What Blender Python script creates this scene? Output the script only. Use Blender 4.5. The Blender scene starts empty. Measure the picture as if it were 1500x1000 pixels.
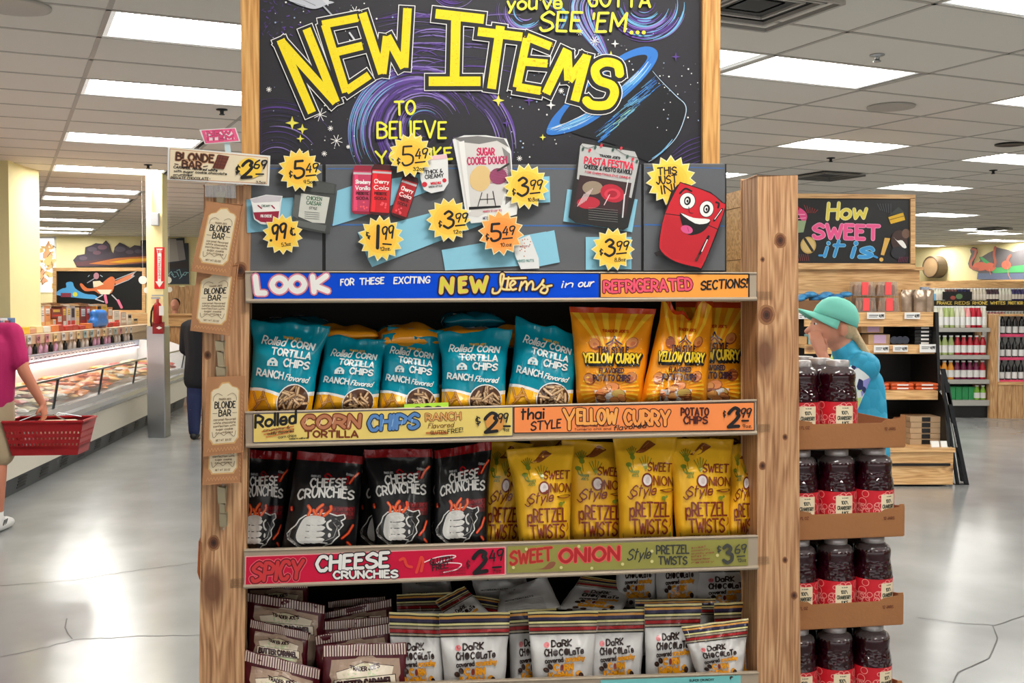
import bpy, math, random
from mathutils import Vector, Matrix, noise
from mathutils.geometry import tessellate_polygon
S = bpy.context.scene
COL = S.collection
R = random.Random(7)
V = Vector
pi = math.pi
# ---------------------------------------------------------------- camera, world, exposure
FPX = 1600.0
PITCH = math.atan(55 / FPX)
CAM = V((0, 0, 1.58))
cd = bpy.data.cameras.new('camera'); cam = bpy.data.objects.new('camera', cd); COL.objects.link(cam)
cam.location = CAM; cam.rotation_euler = (pi / 2 - PITCH, 0, 0)
cd.sensor_width = 36; cd.lens = 36 * FPX / 1500; cd.clip_start = .05; cd.clip_end = 200
S.camera = cam
S.view_settings.view_transform = 'Standard'; S.view_settings.look = 'None'
S.view_settings.gamma = 1; S.view_settings.use_curve_mapping = False
S.view_settings.exposure = EXPOSURE = 0.12
LAMP = 27.0
FILL = 1.3
w = bpy.data.worlds.new('world'); S.world = w; w.use_nodes = True
w.node_tree.nodes['Background'].inputs[0].default_value = (1, .98, .95, 1)
w.node_tree.nodes['Background'].inputs[1].default_value = FILL
S.cycles.use_denoising = True
S.cycles.max_bounces = 8; S.cycles.diffuse_bounces = 4; S.cycles.glossy_bounces = 4
S.cycles.transparent_max_bounces = 8; S.cycles.sample_clamp_indirect = 4.0
ROOM_H = 3.11
# ---------------------------------------------------------------- measuring: pixel -> ray -> surface
def ray(px, py):
    x = (px - 750) / FPX; y = -(py - 500) / FPX
    return V((x, math.cos(PITCH) + y * math.sin(PITCH), -math.sin(PITCH) + y * math.cos(PITCH)))
def at(px, py, Y):
    d = ray(px, py); return CAM + d * (Y / d.y)
def atz(px, py, z):
    d = ray(px, py); return CAM + d * ((z - CAM.z) / d.z)
def onp(px, py, O, N):
    d = ray(px, py); return CAM + d * ((O - CAM).dot(N) / d.dot(N))
A10 = math.radians(10)
DU = V((math.cos(A10), math.sin(A10), 0)); DN = V((math.sin(A10), -math.cos(A10), 0)); UP = V((0, 0, 1))
DO = V((0, 2.6, 0))
def PD(px, py, off=0.0):                      # the front plane of the endcap display (off: towards the shopper)
    return onp(px, py, DO + DN * off, DN)
# ---------------------------------------------------------------- colours and materials
def lin(c):
    c = c / 255.0
    return c / 12.92 if c <= .04045 else ((c + .055) / 1.055) ** 2.4
def C(r, g, b): return (lin(r), lin(g), lin(b), 1)
MATS = {}
def _new(name):
    m = bpy.data.materials.new(name); m.use_nodes = True
    return m, m.node_tree.nodes, m.node_tree.links, m.node_tree.nodes['Principled BSDF']
def M(name, col, rough=.55, metal=0, bump=0, bscale=40, var=0, vscale=6, coat=0, emit=0, spec=.5, alpha=1, trans=0, ior=1.45, ec=None):
    if name in MATS: return MATS[name]
    m, N, L, b = _new(name); col = C(*col)
    b.inputs['Base Color'].default_value = col; b.inputs['Roughness'].default_value = rough
    b.inputs['Metallic'].default_value = metal; b.inputs['Coat Weight'].default_value = coat
    b.inputs['Specular IOR Level'].default_value = spec; b.inputs['Alpha'].default_value = alpha
    b.inputs['Transmission Weight'].default_value = trans; b.inputs['IOR'].default_value = ior
    if emit:
        b.inputs['Emission Color'].default_value = C(*ec) if ec else col; b.inputs['Emission Strength'].default_value = emit
    tc = N.new('ShaderNodeTexCoord')
    if var:
        n = N.new('ShaderNodeTexNoise'); n.inputs['Scale'].default_value = vscale; n.inputs['Detail'].default_value = 5
        L.new(tc.outputs['Object'], n.inputs['Vector'])
        mx = N.new('ShaderNodeMix'); mx.data_type = 'RGBA'
        mx.inputs[6].default_value = [c * (1 - var) for c in col[:3]] + [1]
        mx.inputs[7].default_value = [min(1, c * (1 + var)) for c in col[:3]] + [1]
        L.new(n.outputs[0], mx.inputs[0]); L.new(mx.outputs[2], b.inputs['Base Color'])
    if bump:
        n = N.new('ShaderNodeTexNoise'); n.inputs['Scale'].default_value = bscale; n.inputs['Detail'].default_value = 3
        L.new(tc.outputs['Object'], n.inputs['Vector'])
        bp = N.new('ShaderNodeBump'); bp.inputs['Strength'].default_value = bump; bp.inputs['Distance'].default_value = .01
        L.new(n.outputs[0], bp.inputs['Height']); L.new(bp.outputs[0], b.inputs['Normal'])
    MATS[name] = m; return m
def printmat(name, rough=.5, coat=0, spec=.4):
    if name in MATS: return MATS[name]
    m, N, L, b = _new(name)
    a = N.new('ShaderNodeAttribute'); a.attribute_name = 'Col'
    L.new(a.outputs['Color'], b.inputs['Base Color']); b.inputs['Roughness'].default_value = rough
    b.inputs['Coat Weight'].default_value = coat; b.inputs['Specular IOR Level'].default_value = spec
    MATS[name] = m; return m
PAINT = printmat('paint', .6); GLOSS = printmat('gloss_print', .26, .0, .55); FOIL = printmat('foil_print', .28, .15)
def wood(name, c0, c1, c2, axis='z', scale=1.0, knot=1.0, rough=.45, kscale=3.2, ring=.16):
    """Knotty softwood: rings stretched along the grain axis, dark round knots."""
    if name in MATS: return MATS[name]
    m, N, L, b = _new(name)
    tc = N.new('ShaderNodeTexCoord'); mp = N.new('ShaderNodeMapping')
    s = {'x': (.7, 14, 14), 'y': (14, .7, 14), 'z': (14, 14, .7)}[axis]
    mp.inputs['Scale'].default_value = [q * scale for q in s]
    L.new(tc.outputs['Object'], mp.inputs['Vector'])
    kp = N.new('ShaderNodeMapping'); ks = {'x': (.55, 1, 1), 'y': (1, .55, 1), 'z': (1, 1, .55)}[axis]
    kp.inputs['Scale'].default_value = [q * kscale for q in ks]; L.new(tc.outputs['Object'], kp.inputs['Vector'])
    vo = N.new('ShaderNodeTexVoronoi'); vo.inputs['Scale'].default_value = 1.0; L.new(kp.outputs[0], vo.inputs['Vector'])
    # the grain flows round the knots: push the ring coordinate with the knot distance
    kr = N.new('ShaderNodeMapRange'); kr.inputs['From Min'].default_value = 0; kr.inputs['From Max'].default_value = .28
    kr.inputs['To Min'].default_value = 1.0; kr.inputs['To Max'].default_value = 0; L.new(vo.outputs['Distance'], kr.inputs['Value'])
    no = N.new('ShaderNodeTexNoise'); no.inputs['Scale'].default_value = 1.1; no.inputs['Detail'].default_value = 2; L.new(mp.outputs[0], no.inputs['Vector'])
    ad = N.new('ShaderNodeMath'); ad.operation = 'MULTIPLY_ADD'; ad.inputs[1].default_value = 7.0
    L.new(no.outputs[0], ad.inputs[0]); L.new(kr.outputs[0], ad.inputs[2])
    sn = N.new('ShaderNodeMath'); sn.operation = 'MULTIPLY'; sn.inputs[1].default_value = 9.0; L.new(ad.outputs[0], sn.inputs[0])
    s2 = N.new('ShaderNodeMath'); s2.operation = 'SINE'; L.new(sn.outputs[0], s2.inputs[0])
    fi = N.new('ShaderNodeTexNoise'); fi.inputs['Scale'].default_value = 9; fi.inputs['Detail'].default_value = 6; L.new(mp.outputs[0], fi.inputs['Vector'])
    a2 = N.new('ShaderNodeMath'); a2.operation = 'MULTIPLY_ADD'; a2.inputs[1].default_value = ring; L.new(s2.outputs[0], a2.inputs[0]); L.new(fi.outputs[0], a2.inputs[2])
    cr = N.new('ShaderNodeValToRGB'); cr.color_ramp.elements[0].position = .15; cr.color_ramp.elements[0].color = C(*c0)
    cr.color_ramp.elements[1].position = .85; cr.color_ramp.elements[1].color = C(*c2)
    e = cr.color_ramp.elements.new(.5); e.color = C(*c1); L.new(a2.outputs[0], cr.inputs[0])
    kk = N.new('ShaderNodeMapRange'); kk.inputs['From Min'].default_value = .05; kk.inputs['From Max'].default_value = .125
    kk.inputs['To Min'].default_value = .9 * knot; kk.inputs['To Max'].default_value = 0; L.new(vo.outputs['Distance'], kk.inputs['Value'])
    mx = N.new('ShaderNodeMix'); mx.data_type = 'RGBA'; L.new(kk.outputs[0], mx.inputs[0]); L.new(cr.outputs[0], mx.inputs[6])
    mx.inputs[7].default_value = C(104, 62, 38); L.new(mx.outputs[2], b.inputs['Base Color'])
    b.inputs['Roughness'].default_value = rough
    bp = N.new('ShaderNodeBump'); bp.inputs['Strength'].default_value = .12; bp.inputs['Distance'].default_value = .002
    L.new(a2.outputs[0], bp.inputs['Height']); L.new(bp.outputs[0], b.inputs['Normal'])
    MATS[name] = m; return m
# ---------------------------------------------------------------- mesh builder
class MB:
    def __init__(s): s.v = []; s.f = []; s.c = []
    def add(s, vs, fs, col=None):
        n = len(s.v); s.v.extend([tuple(q) for q in vs])
        for f in fs: s.f.append([n + i for i in f]); s.c.append(col or (1, 1, 1, 1))
        return s
    def pbox(s, O, a, b, c, col=None):        # corner O, edge vectors a b c
        O, a, b, c = V(O), V(a), V(b), V(c)
        vs = [O, O + a, O + a + b, O + b, O + c, O + a + c, O + a + b + c, O + b + c]
        fs = [(0, 3, 2, 1), (4, 5, 6, 7), (0, 1, 5, 4), (1, 2, 6, 5), (2, 3, 7, 6), (3, 0, 4, 7)]
        if a.cross(b).dot(c) < 0: fs = [f[::-1] for f in fs]
        return s.add(vs, fs, col)
    def box(s, cx, cy, cz, sx, sy, sz, col=None, rot=0):
        a = V((math.cos(rot) * sx, math.sin(rot) * sx, 0)); b = V((-math.sin(rot) * sy, math.cos(rot) * sy, 0)); c = V((0, 0, sz))
        return s.pbox(V((cx, cy, cz)) - a / 2 - b / 2 - c / 2, a, b, c, col)
    def prism(s, pts, ex, col=None):          # planar 3-D outline pushed along ex
        ex = V(ex); pts = [V(p) for p in pts]; n = len(pts)
        tr = tessellate_polygon([pts])
        fs = [tuple(t) for t in tr] + [tuple(n + i for i in t[::-1]) for t in tr]
        fs += [(i, (i + 1) % n, n + (i + 1) % n, n + i) for i in range(n)]
        return s.add(pts + [p + ex for p in pts], fs, col)
    def tube(s, pts, r, col=None, seg=8, closed=False, cap=True):
        pts = [V(p) for p in pts]; n = len(pts); rr = r if isinstance(r, (list, tuple)) else [r] * n
        vs = []; prev = None
        for i, p in enumerate(pts):
            t = (pts[min(i + 1, n - 1)] - pts[max(i - 1, 0)]) if not closed else (pts[(i + 1) % n] - pts[i - 1])
            t = t.normalized() if t.length > 1e-9 else V((0, 0, 1))
            if prev is None: a = t.cross(V((0, 0, 1)) if abs(t.z) < .9 else V((1, 0, 0))).normalized()
            else: a = (prev - t * prev.dot(t)).normalized()
            prev = a; b = t.cross(a)
            vs += [p + (a * math.cos(2 * pi * k / seg) + b * math.sin(2 * pi * k / seg)) * rr[i] for k in range(seg)]
        fs = []
        for i in range(n if closed else n - 1):
            j = (i + 1) % n
            fs += [(i * seg + k, i * seg + (k + 1) % seg, j * seg + (k + 1) % seg, j * seg + k) for k in range(seg)]
        if cap and not closed:
            fs += [tuple(range(seg))[::-1], tuple((n - 1) * seg + k for k in range(seg))]
        return s.add(vs, fs, col)
    def lathe(s, prof, O=(0, 0, 0), seg=24, col=None, axis=None, cap=True):
        O = V(O); vs = []
        for (r, z) in prof: vs += [O + V((r * math.cos(2 * pi * k / seg), r * math.sin(2 * pi * k / seg), z)) for k in range(seg)]
        fs = []
        for i in range(len(prof) - 1):
            fs += [(i * seg + k, i * seg + (k + 1) % seg, (i + 1) * seg + (k + 1) % seg, (i + 1) * seg + k) for k in range(seg)]
        if cap:
            fs += [tuple(range(seg))[::-1], tuple((len(prof) - 1) * seg + k for k in range(seg))]
        return s.add(vs, fs, col)
    def ell(s, O, rx, ry, rz, col=None, nu=12, nv=8):
        O = V(O); vs = [O + V((0, 0, -rz))]
        for j in range(1, nv):
            a = pi * j / nv - pi / 2
            vs += [O + V((rx * math.cos(a) * math.cos(2 * pi * k / nu), ry * math.cos(a) * math.sin(2 * pi * k / nu), rz * math.sin(a))) for k in range(nu)]
        vs.append(O + V((0, 0, rz))); n = len(vs)
        fs = [(0, 1 + (k + 1) % nu, 1 + k) for k in range(nu)]
        for j in range(nv - 2):
            b = 1 + j * nu; fs += [(b + k, b + (k + 1) % nu, b + nu + (k + 1) % nu, b + nu + k) for k in range(nu)]
        b = 1 + (nv - 2) * nu; fs += [(b + k, b + (k + 1) % nu, n - 1) for k in range(nu)]
        return s.add(vs, fs, col)
    def mesh(s, name, mat, smooth=False):
        me = bpy.data.meshes.new(name); me.from_pydata(s.v, [], s.f)
        if any(c != (1, 1, 1, 1) for c in s.c):
            ca = me.color_attributes.new('Col', 'FLOAT_COLOR', 'CORNER'); buf = []
            for f, c in zip(s.f, s.c): buf.extend(tuple(c) * len(f))
            ca.data.foreach_set('color', buf)
        if smooth: me.polygons.foreach_set('use_smooth', [True] * len(me.polygons))
        if mat: me.materials.append(mat)
        me.update(); return me
    def build(s, name, mat, parent=None, smooth=False, bevel=0):
        o = bpy.data.objects.new(name, s.mesh(name, mat, smooth)); COL.objects.link(o)
        if parent: child(o, parent)
        if bevel:
            b = o.modifiers.new('bevel', 'BEVEL'); b.width = bevel; b.segments = 2; b.limit_method = 'ANGLE'
        return o
def wmat(o):
    m = Matrix.LocRotScale(o.location, o.rotation_euler, o.scale)
    return wmat(o.parent) @ o.matrix_parent_inverse @ m if o.parent else m
def child(o, parent):
    o.parent = parent; o.matrix_parent_inverse = wmat(parent).inverted()
def tag(o, label=None, cat=None, group=None, kind=None):
    if label: o['label'] = label
    if cat: o['category'] = cat
    if group: o['group'] = group
    if kind: o['kind'] = kind
    return o
def thing(name, label, cat, loc, group=None):
    o = bpy.data.objects.new(name, None); COL.objects.link(o); o.location = V(loc); o.empty_display_size = .1
    return tag(o, label, cat, group)
def struct(mb, name, mat, **k):
    return tag(mb.build(name, mat, **k), kind='structure')
def kids(o): return [c for c in bpy.data.objects if c.parent == o]
def dup(root, ks, loc, label=None, group=None, rz=None):
    """copy of a thing with its parts and their sub-parts; ks = [(part, [subparts])]"""
    r = root.copy(); COL.objects.link(r); r.location = V(loc)
    if rz is not None: r.rotation_euler = (0, 0, rz)
    if label: r['label'] = label
    if group: r['group'] = group
    for c, sub in ks:
        d = c.copy(); COL.objects.link(d); d.parent = r
        for g in sub:
            e = g.copy(); COL.objects.link(e); e.parent = d
    return r
def tree(root): return [(c, kids(c)) for c in kids(root)]
# ---------------------------------------------------------------- flat print and hand lettering
GL = {'A': "023962 1454", 'B': "0209 0929 ~29485736 0636 ~36555332 0232", 'C': "~5849291806051322324253", 'D': "0209 0929 ~294856554322 0222",
 'E': "49090242 0636", 'F': "490902 0636", 'G': "~584929180605132232425355 5535", 'H': "0209 5259 0656", 'I': "0209", 'J': "~494433221304",
 'K': "0209 490542", 'L': "090242", 'M': "0209346962", 'N': "02095259", 'O': "~3918060513325365665839", 'P': "0209 0929 ~29485745 0545",
 'Q': "~3918060513325365665839 3461", 'R': "0209 0929 ~29485745 0545 2552", 'S': "~5839180716455453321203", 'T': "0969 3932", 'U': "~0905132232435559",
 'V': "093269", 'W': "0922476289", 'X': "0952 5902", 'Y': "093569 3532", 'Z': "09590252",
 '0': "~29070422444729", '1': "0729 2922", '2': "~0718395847563402 0252", '3': "~0829484726 ~265553322203", '4': "390454 4742",
 '5': "490906 ~06365553321203", '6': "~491705031242544505", '7': "095922", '8': "~361729495736 ~360412425436", '9': "~583908154658 5832",
 '$': "~4738171544332213 2921", '.': "0202", ',': "1201", '!': "0905 0202", "'": "0907", '-': "1545", '&': "~52162839381403224254", '%': "0952 0808 4343",
 '¢': "~473716134243 2822", '(': "~19060522", ')': "~09161502", '*': "0652 0256", '/': "0149", ':': "0606 0303",
 'a': "~4436160503123244 4642", 'b': "0902 ~05264654422203", 'c': "~4536160503123243", 'd': "~4436160503123244 4942", 'e': "0444 ~4436160503123243",
 'f': "~39281712 0636", 'g': "~4436160503123244 ~46412010", 'h': "0902 ~0426364542", 'i': "0602 0808", 'j': "~161100 1818", 'k': "0902 360432",
 'l': "0902", 'm': "0602 ~0416263532 ~3546566562", 'n': "0602 ~0426364542", 'o': "~26050322434526", 'p': "0600 ~05264654422203", 'q': "~4436160503123244 4640",
 'r': "0602 ~042636", 's': "~35260514332202", 't': "1912 0737", 'u': "~0603122243 4642", 'v': "062246", 'w': "0612355266", 'x': "0642 4602", 'y': "0622 4610", 'z': "06460242"}
def _parse():
    out = {}
    for ch, s in GL.items():
        toks = []; cur = ''
        i = 0; strokes = []; sm = False; pend = []
        # strokes are split by blanks between complete digit pairs; a blank inside a pair is ignored
        digits = ''
        def flush():
            nonlocal digits, sm
            if digits:
                p = [(int(digits[k]), int(digits[k + 1])) for k in range(0, len(digits) - 1, 2)]
                strokes.append((sm, p))
            digits = ''
        for c in s:
            if c == '~': flush(); sm = True
            elif c == ' ':
                if len(digits) % 2 == 0: flush(); sm = False
            else: digits += c
        flush()
        out[ch] = strokes
    return out
GLY = _parse()
def smooth(p, n=3, closed=False):
    if len(p) < 3: return p
    if p[0] == p[-1]: closed = True
    q = p[:-1] if closed else p; m = len(q); out = []
    for i in range(m if closed else m - 1):
        if closed: a, b, c, d = q[i - 1], q[i], q[(i + 1) % m], q[(i + 2) % m]
        else: a, b, c, d = q[max(i - 1, 0)], q[i], q[i + 1], q[min(i + 2, m - 1)]
        for k in range(n):
            t = k / n
            out.append(tuple(.5 * (2 * b[j] + (c[j] - a[j]) * t + (2 * a[j] - 5 * b[j] + 4 * c[j] - d[j]) * t * t + (3 * b[j] - a[j] - 3 * c[j] + d[j]) * t ** 3) for j in (0, 1)))
    out.append(q[0] if closed else q[-1]); return out
class Cv:
    """2-D drawing (x right, y down) that becomes a thin printed or painted mesh on any surface."""
    def __init__(s, eps=6e-5, seg=0): s.t = []; s._L = 0; s.eps = eps; s.z = 0.0; s.seg = seg
    @property
    def L(s): return s._L
    @L.setter
    def L(s, v):
        if v > s._L: s.z += s.eps * (v - s._L)
        s._L = v
    def _sub(s): s.z += s.eps * .07
    def poly(s, pts, col, edge=0, keep=False):
        pts = [(float(x), float(y)) for x, y in pts]
        if not keep: s.L += 1
        ts = [[pts[i] for i in t] for t in tessellate_polygon([[V((x, y, 0)) for x, y in pts]])]
        if edge:
            out = []
            while ts:
                t = ts.pop(); l = [math.dist(t[i], t[(i + 1) % 3]) for i in range(3)]; k = l.index(max(l))
                if l[k] > edge and len(out) < 6000:
                    a, b, c = t[k], t[(k + 1) % 3], t[(k + 2) % 3]; m = ((a[0] + b[0]) / 2, (a[1] + b[1]) / 2)
                    ts += [[a, m, c], [m, b, c]]
                else: out.append(t)
            ts = out
        s._sub()
        for t in ts: s.t.append((t, col, s.z))
        return s
    def rect(s, x0, y0, x1, y1, col, edge=0, keep=False): return s.poly([(x0, y0), (x1, y0), (x1, y1), (x0, y1)], col, edge, keep)
    def disc(s, x, y, r, col, ry=None, n=20, rot=0, edge=0, keep=False, jit=0):
        ry = ry or r; c, q = math.cos(rot), math.sin(rot); P = []
        for k in range(n):
            j = 1 + jit * (R.random() - .5); a, b = r * j * math.cos(2 * pi * k / n), ry * j * math.sin(2 * pi * k / n)
            P.append((x + a * c - b * q, y + a * q + b * c))
        return s.poly(P, col, edge, keep)
    def star(s, x, y, r0, r1, n, col, rot=0, keep=False):
        return s.poly([(x + (r0 if k % 2 == 0 else r1) * math.cos(rot + pi * k / n), y + (r0 if k % 2 == 0 else r1) * math.sin(rot + pi * k / n)) for k in range(2 * n)], col, 0, keep)
    def _disc(s, x, y, r, col, n=8):
        s._sub(); P = [(x + r * math.cos(2 * pi * k / n), y + r * math.sin(2 * pi * k / n)) for k in range(n)]
        for k in range(1, n - 1): s.t.append(([P[0], P[k], P[k + 1]], col, s.z))
    def line(s, pts, w, col, keep=False, caps=True, taper=0):
        if not keep: s.L += 1
        P = [pts[0]]
        for p in pts[1:]:
            d_ = math.dist(p, P[-1])
            if d_ > 1e-6:
                m_ = int(d_ / s.seg) if s.seg else 0; a_ = P[-1]
                for q_ in range(1, m_ + 1): t_ = q_ / (m_ + 1); P.append((a_[0] + (p[0] - a_[0]) * t_, a_[1] + (p[1] - a_[1]) * t_))
                P.append(p)
        if len(P) < 2: s._disc(P[0][0], P[0][1], w * .62, col); return s
        dirs = []
        for i in range(len(P) - 1):
            dx, dy = P[i + 1][0] - P[i][0], P[i + 1][1] - P[i][1]; l = math.hypot(dx, dy); dirs.append((dx / l, dy / l))
        runs = []; st = 0
        for i in range(1, len(dirs)):
            if dirs[i][0] * dirs[i - 1][0] + dirs[i][1] * dirs[i - 1][1] < .6: runs.append((st, i)); st = i
        runs.append((st, len(dirs)))
        n = len(P)
        def hw(i):
            if not taper: return w / 2
            t = i / (n - 1); return w / 2 * (1 - taper * abs(2 * t - 1) ** 1.5)
        for a, b in runs:
            prev = None; s._sub()
            for i in range(a, b + 1):
                if i == a: d = dirs[a]; m = 1
                elif i == b: d = dirs[b - 1]; m = 1
                else:
                    d = (dirs[i - 1][0] + dirs[i][0], dirs[i - 1][1] + dirs[i][1]); l = math.hypot(*d); d = (d[0] / l, d[1] / l)
                    m = 1 / max(.6, d[0] * dirs[i][0] + d[1] * dirs[i][1])
                h = hw(i) * m; L_ = (P[i][0] - d[1] * h, P[i][1] + d[0] * h); R_ = (P[i][0] + d[1] * h, P[i][1] - d[0] * h)
                if prev:
                    s.t.append(([prev[0], prev[1], R_], col, s.z)); s.t.append(([prev[0], R_, L_], col, s.z))
                prev = (L_, R_)
            if caps: s._disc(*P[b], hw(b), col, 8)
        if caps: s._disc(*P[0], hw(0), col, 8)
        return s
    def text(s, t, x0, y0, x1, y1, h, w, col, ol=(), slant=0, jit=0, caps=True, n=3, h1=None, bend=0, gap=1.9):
        """baseline runs from (x0,y0) to (x1,y1); h cap height; w stroke; ol = [(extra_width, colour)] painted underneath"""
        adv = []; X = 0
        for ch in t:
            g = GLY.get(ch)
            if g is None: adv.append((X, 0)); X += 3.2; continue
            wd = max(p[0] for sm, q in g for p in q); adv.append((X, wd)); X += wd + gap
        tot = max(X - gap, 1); D = math.hypot(x1 - x0, y1 - y0); ux, uy = (x1 - x0) / D, (y1 - y0) / D; k = D / tot
        h1 = h1 or h; paths = []
        for ch, (ax, wd) in zip(t, adv):
            if ch not in GLY: continue
            ja = jit * (R.random() - .5) * .25; jy = jit * (R.random() - .5) * .2; js = 1 + jit * (R.random() - .5) * .25
            for sm, q in GLY[ch]:
                q2 = smooth(q, n) if sm else q; out = []
                for (gx, gy) in q2:
                    lx, ly = gx - wd / 2, (gy - 2) / 7 * js
                    fx = (ax + wd / 2 + lx) / tot; H = h + (h1 - h) * fx
                    yy = (ly + jy) * H; xx = (ax + wd / 2 + lx) * k + slant * yy + ja * (ly - .5) * H
                    yy += bend * 4 * fx * (1 - fx) + ja * lx * k
                    out.append((x0 + ux * xx + uy * yy, y0 + uy * xx - ux * yy))
                paths.append(out)
        for e, c in list(ol) + [(0, col)]:
            s.L += 1
            for p in paths: s.line(p, w + e, c, keep=True, caps=caps)
        return s
    def build(s, name, mapf, parent, mat, base=.0004, label=None):
        vs = []; mb = MB()
        for t, c, L in s.t:
            q = [mapf(x, y, base + L) for x, y in t]
            mb.add(q, [(0, 1, 2)], c)
        o = mb.build(name, mat, parent)
        if label: o['label'] = label
        return o
def BLK(k=25): return C(k, k - 3, k)
WHT = C(244, 242, 238)
# ================================================================ THE SETTING
M_ceil = M('ceiling_tile', (226, 220, 212), .9, bump=.25, bscale=220)
M_tbar = M('ceiling_bar', (176, 171, 165), .5)
M_cream = M('cream_paint', (250, 236, 180), .7, var=.03)
M_white = M('white_enamel', (232, 232, 230), .35)
M_steel = M('brushed_steel', (172, 174, 178), .28, metal=1, var=.12, vscale=3)
M_black = M('black_paint', (14, 14, 15), .45)
M_dark = M('dark_metal', (40, 41, 44), .4, metal=.6)
M_red = M('red_plastic', (146, 10, 20), .35)
M_pine = wood('pine_light', (176, 126, 76), (214, 168, 112), (232, 194, 142), 'x', 1.0, 1.0)
M_pinez = wood('pine_upright', (150, 104, 62), (196, 150, 100), (222, 184, 136), 'z', 1.0, 1.0)
M_cedar = wood('cedar_post', (138, 92, 58), (190, 142, 100), (218, 176, 132), 'z', 1.5, 1.0, .5, 3.4)
M_cedary = wood('cedar_panel', (150, 106, 62), (196, 148, 94), (222, 180, 126), 'x', 1.1, .9, .5, 2.6)
M_plypine = wood('frame_pine', (176, 118, 56), (214, 158, 88), (232, 184, 116), 'z', 1.6, .7, .45, 4)
M_plypinex = wood('frame_pine_rail', (176, 118, 56), (214, 158, 88), (232, 184, 116), 'x', 1.6, .7, .45, 4)
def floor_mat():
    m, N, L, b = _new('polished_concrete')
    tc = N.new('ShaderNodeTexCoord')
    n1 = N.new('ShaderNodeTexNoise'); n1.inputs['Scale'].default_value = .55; n1.inputs['Detail'].default_value = 5; n1.inputs['Roughness'].default_value = .55
    n2 = N.new('ShaderNodeTexNoise'); n2.inputs['Scale'].default_value = 2.2; n2.inputs['Detail'].default_value = 3
    mp = N.new('ShaderNodeMapping'); mp.inputs['Scale'].default_value = (1, .7, 1); mp.inputs['Rotation'].default_value = (0, 0, .4)
    L.new(tc.outputs['Object'], mp.inputs[0]); L.new(mp.outputs[0], n1.inputs['Vector']); L.new(tc.outputs['Object'], n2.inputs['Vector'])
    cr = N.new('ShaderNodeValToRGB'); cr.color_ramp.elements[0].position = .3; cr.color_ramp.elements[0].color = C(124, 126, 126)
    cr.color_ramp.elements[1].position = .72; cr.color_ramp.elements[1].color = C(166, 168, 167); L.new(n1.outputs[0], cr.inputs[0])
    mx = N.new('ShaderNodeMix'); mx.data_type = 'RGBA'; mx.blend_type = 'OVERLAY'; mx.inputs[0].default_value = .12
    L.new(cr.outputs[0], mx.inputs[6]); L.new(n2.outputs[0], mx.inputs[7]); L.new(mx.outputs[2], b.inputs['Base Color'])
    rr = N.new('ShaderNodeMapRange'); rr.inputs['To Min'].default_value = .13; rr.inputs['To Max'].default_value = .27; L.new(n2.outputs[0], rr.inputs['Value'])
    L.new(rr.outputs[0], b.inputs['Roughness']); b.inputs['Specular IOR Level'].default_value = .40
    n3 = N.new('ShaderNodeTexNoise'); n3.inputs['Scale'].default_value = 1.6; n3.inputs['Detail'].default_value = 2; L.new(tc.outputs['Object'], n3.inputs['Vector'])
    bp = N.new('ShaderNodeBump'); bp.inputs['Strength'].default_value = .1; bp.inputs['Distance'].default_value = .01; L.new(n3.outputs[0], bp.inputs['Height'])
    L.new(bp.outputs[0], b.inputs['Normal']); return m
M_floor = floor_mat()
floor = struct(MB().box(1, 12, -.05, 40, 46, .1), 'floor', M_floor)
# hairline cracks in the slab, traced on the floor
ck = Cv(3e-4)
def crack(pts, w=.006):
    P = []
    for i in range(len(pts) - 1):
        (a, b), (c, d) = pts[i], pts[i + 1]; n = max(2, int(math.dist((a, b), (c, d)) / 12))
        for k in range(n): t = k / n; P.append((a + (c - a) * t + R.uniform(-1.2, 1.2), b + (d - b) * t + R.uniform(-.9, .9)))
    P.append(pts[-1]); Q = [atz(x, y, 0) for x, y in P]
    ck.line([(q.x, q.y) for q in Q], w, C(74, 73, 70), caps=False)
for c_ in ([(0, 963), (60, 950), (108, 937), (200, 932), (292, 930)], [(98, 905), (94, 920), (106, 936)], [(0, 858), (120, 848), (220, 832), (290, 824)],
           [(1345, 905), (1400, 912), (1455, 916), (1500, 902)], [(1455, 916), (1462, 935), (1450, 965), (1425, 975), (1404, 985), (1396, 1000)],
           [(1410, 735), (1450, 746), (1500, 754)], [(1420, 697), (1450, 694), (1500, 690)]): crack(c_)
ck.build('crack', lambda x, y, h: V((x, y, h)), floor, PAINT, .0005)
ceiling = struct(MB().box(1, 12, ROOM_H + .3, 40, 46, .1), 'ceiling', M_ceil)
TA = math.radians(25); GB = V((math.cos(TA), math.sin(TA), 0)); GA = V((-math.sin(TA), math.cos(TA), 0)); G0 = V((2.4993, 7.883, ROOM_H))
def gx(i): return i * 1.22 if i >= 0 else i * 1.268
def gy(j): return j * .634
def G(i, j, dz=0): return G0 + GB * gx(i) + GA * gy(j) + V((0, 0, dz))
fix = {(-4, j) for j in (0, 3, 7, 11, 15, 17, 20, 24, 28, 30, -4, -8)} | {(-3, 32), (-2, 32), (-1, -1), (-2, -1), (1, -1), (-1, -4), (1, 3), (3, 3), (1, 7), (4, 7), (7, 12), (10, 16), (11, 17), (13, 20),
      (10, 20), (13, 24), (-1, 7), (-1, 15), (-8, 3), (-8, 11), (-8, 20), (-11, 26), (4, -4), (6, 0), (-1, -8), (2, -8), (5, -8), (-4, -12), (-1, -12), (3, -12), (-8, -4), (-8, -10),
      (2, 24), (5, 24), (2, 16), (5, 16), (7, 20), (9, 3), (12, 8), (9, -4), (7, 6)}
def inroom(p): return -14 < p.x < 18 and -8 < p.y < 33
def vis(p):
    d = p - CAM
    if d.y < .5: return False
    x = 750 + FPX * d.x / d.y; y = 445 - FPX * d.z / d.y
    return -120 < x < 1620 and -60 < y < 1060 and not (385 < x < 1030 and y < 420)
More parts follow.
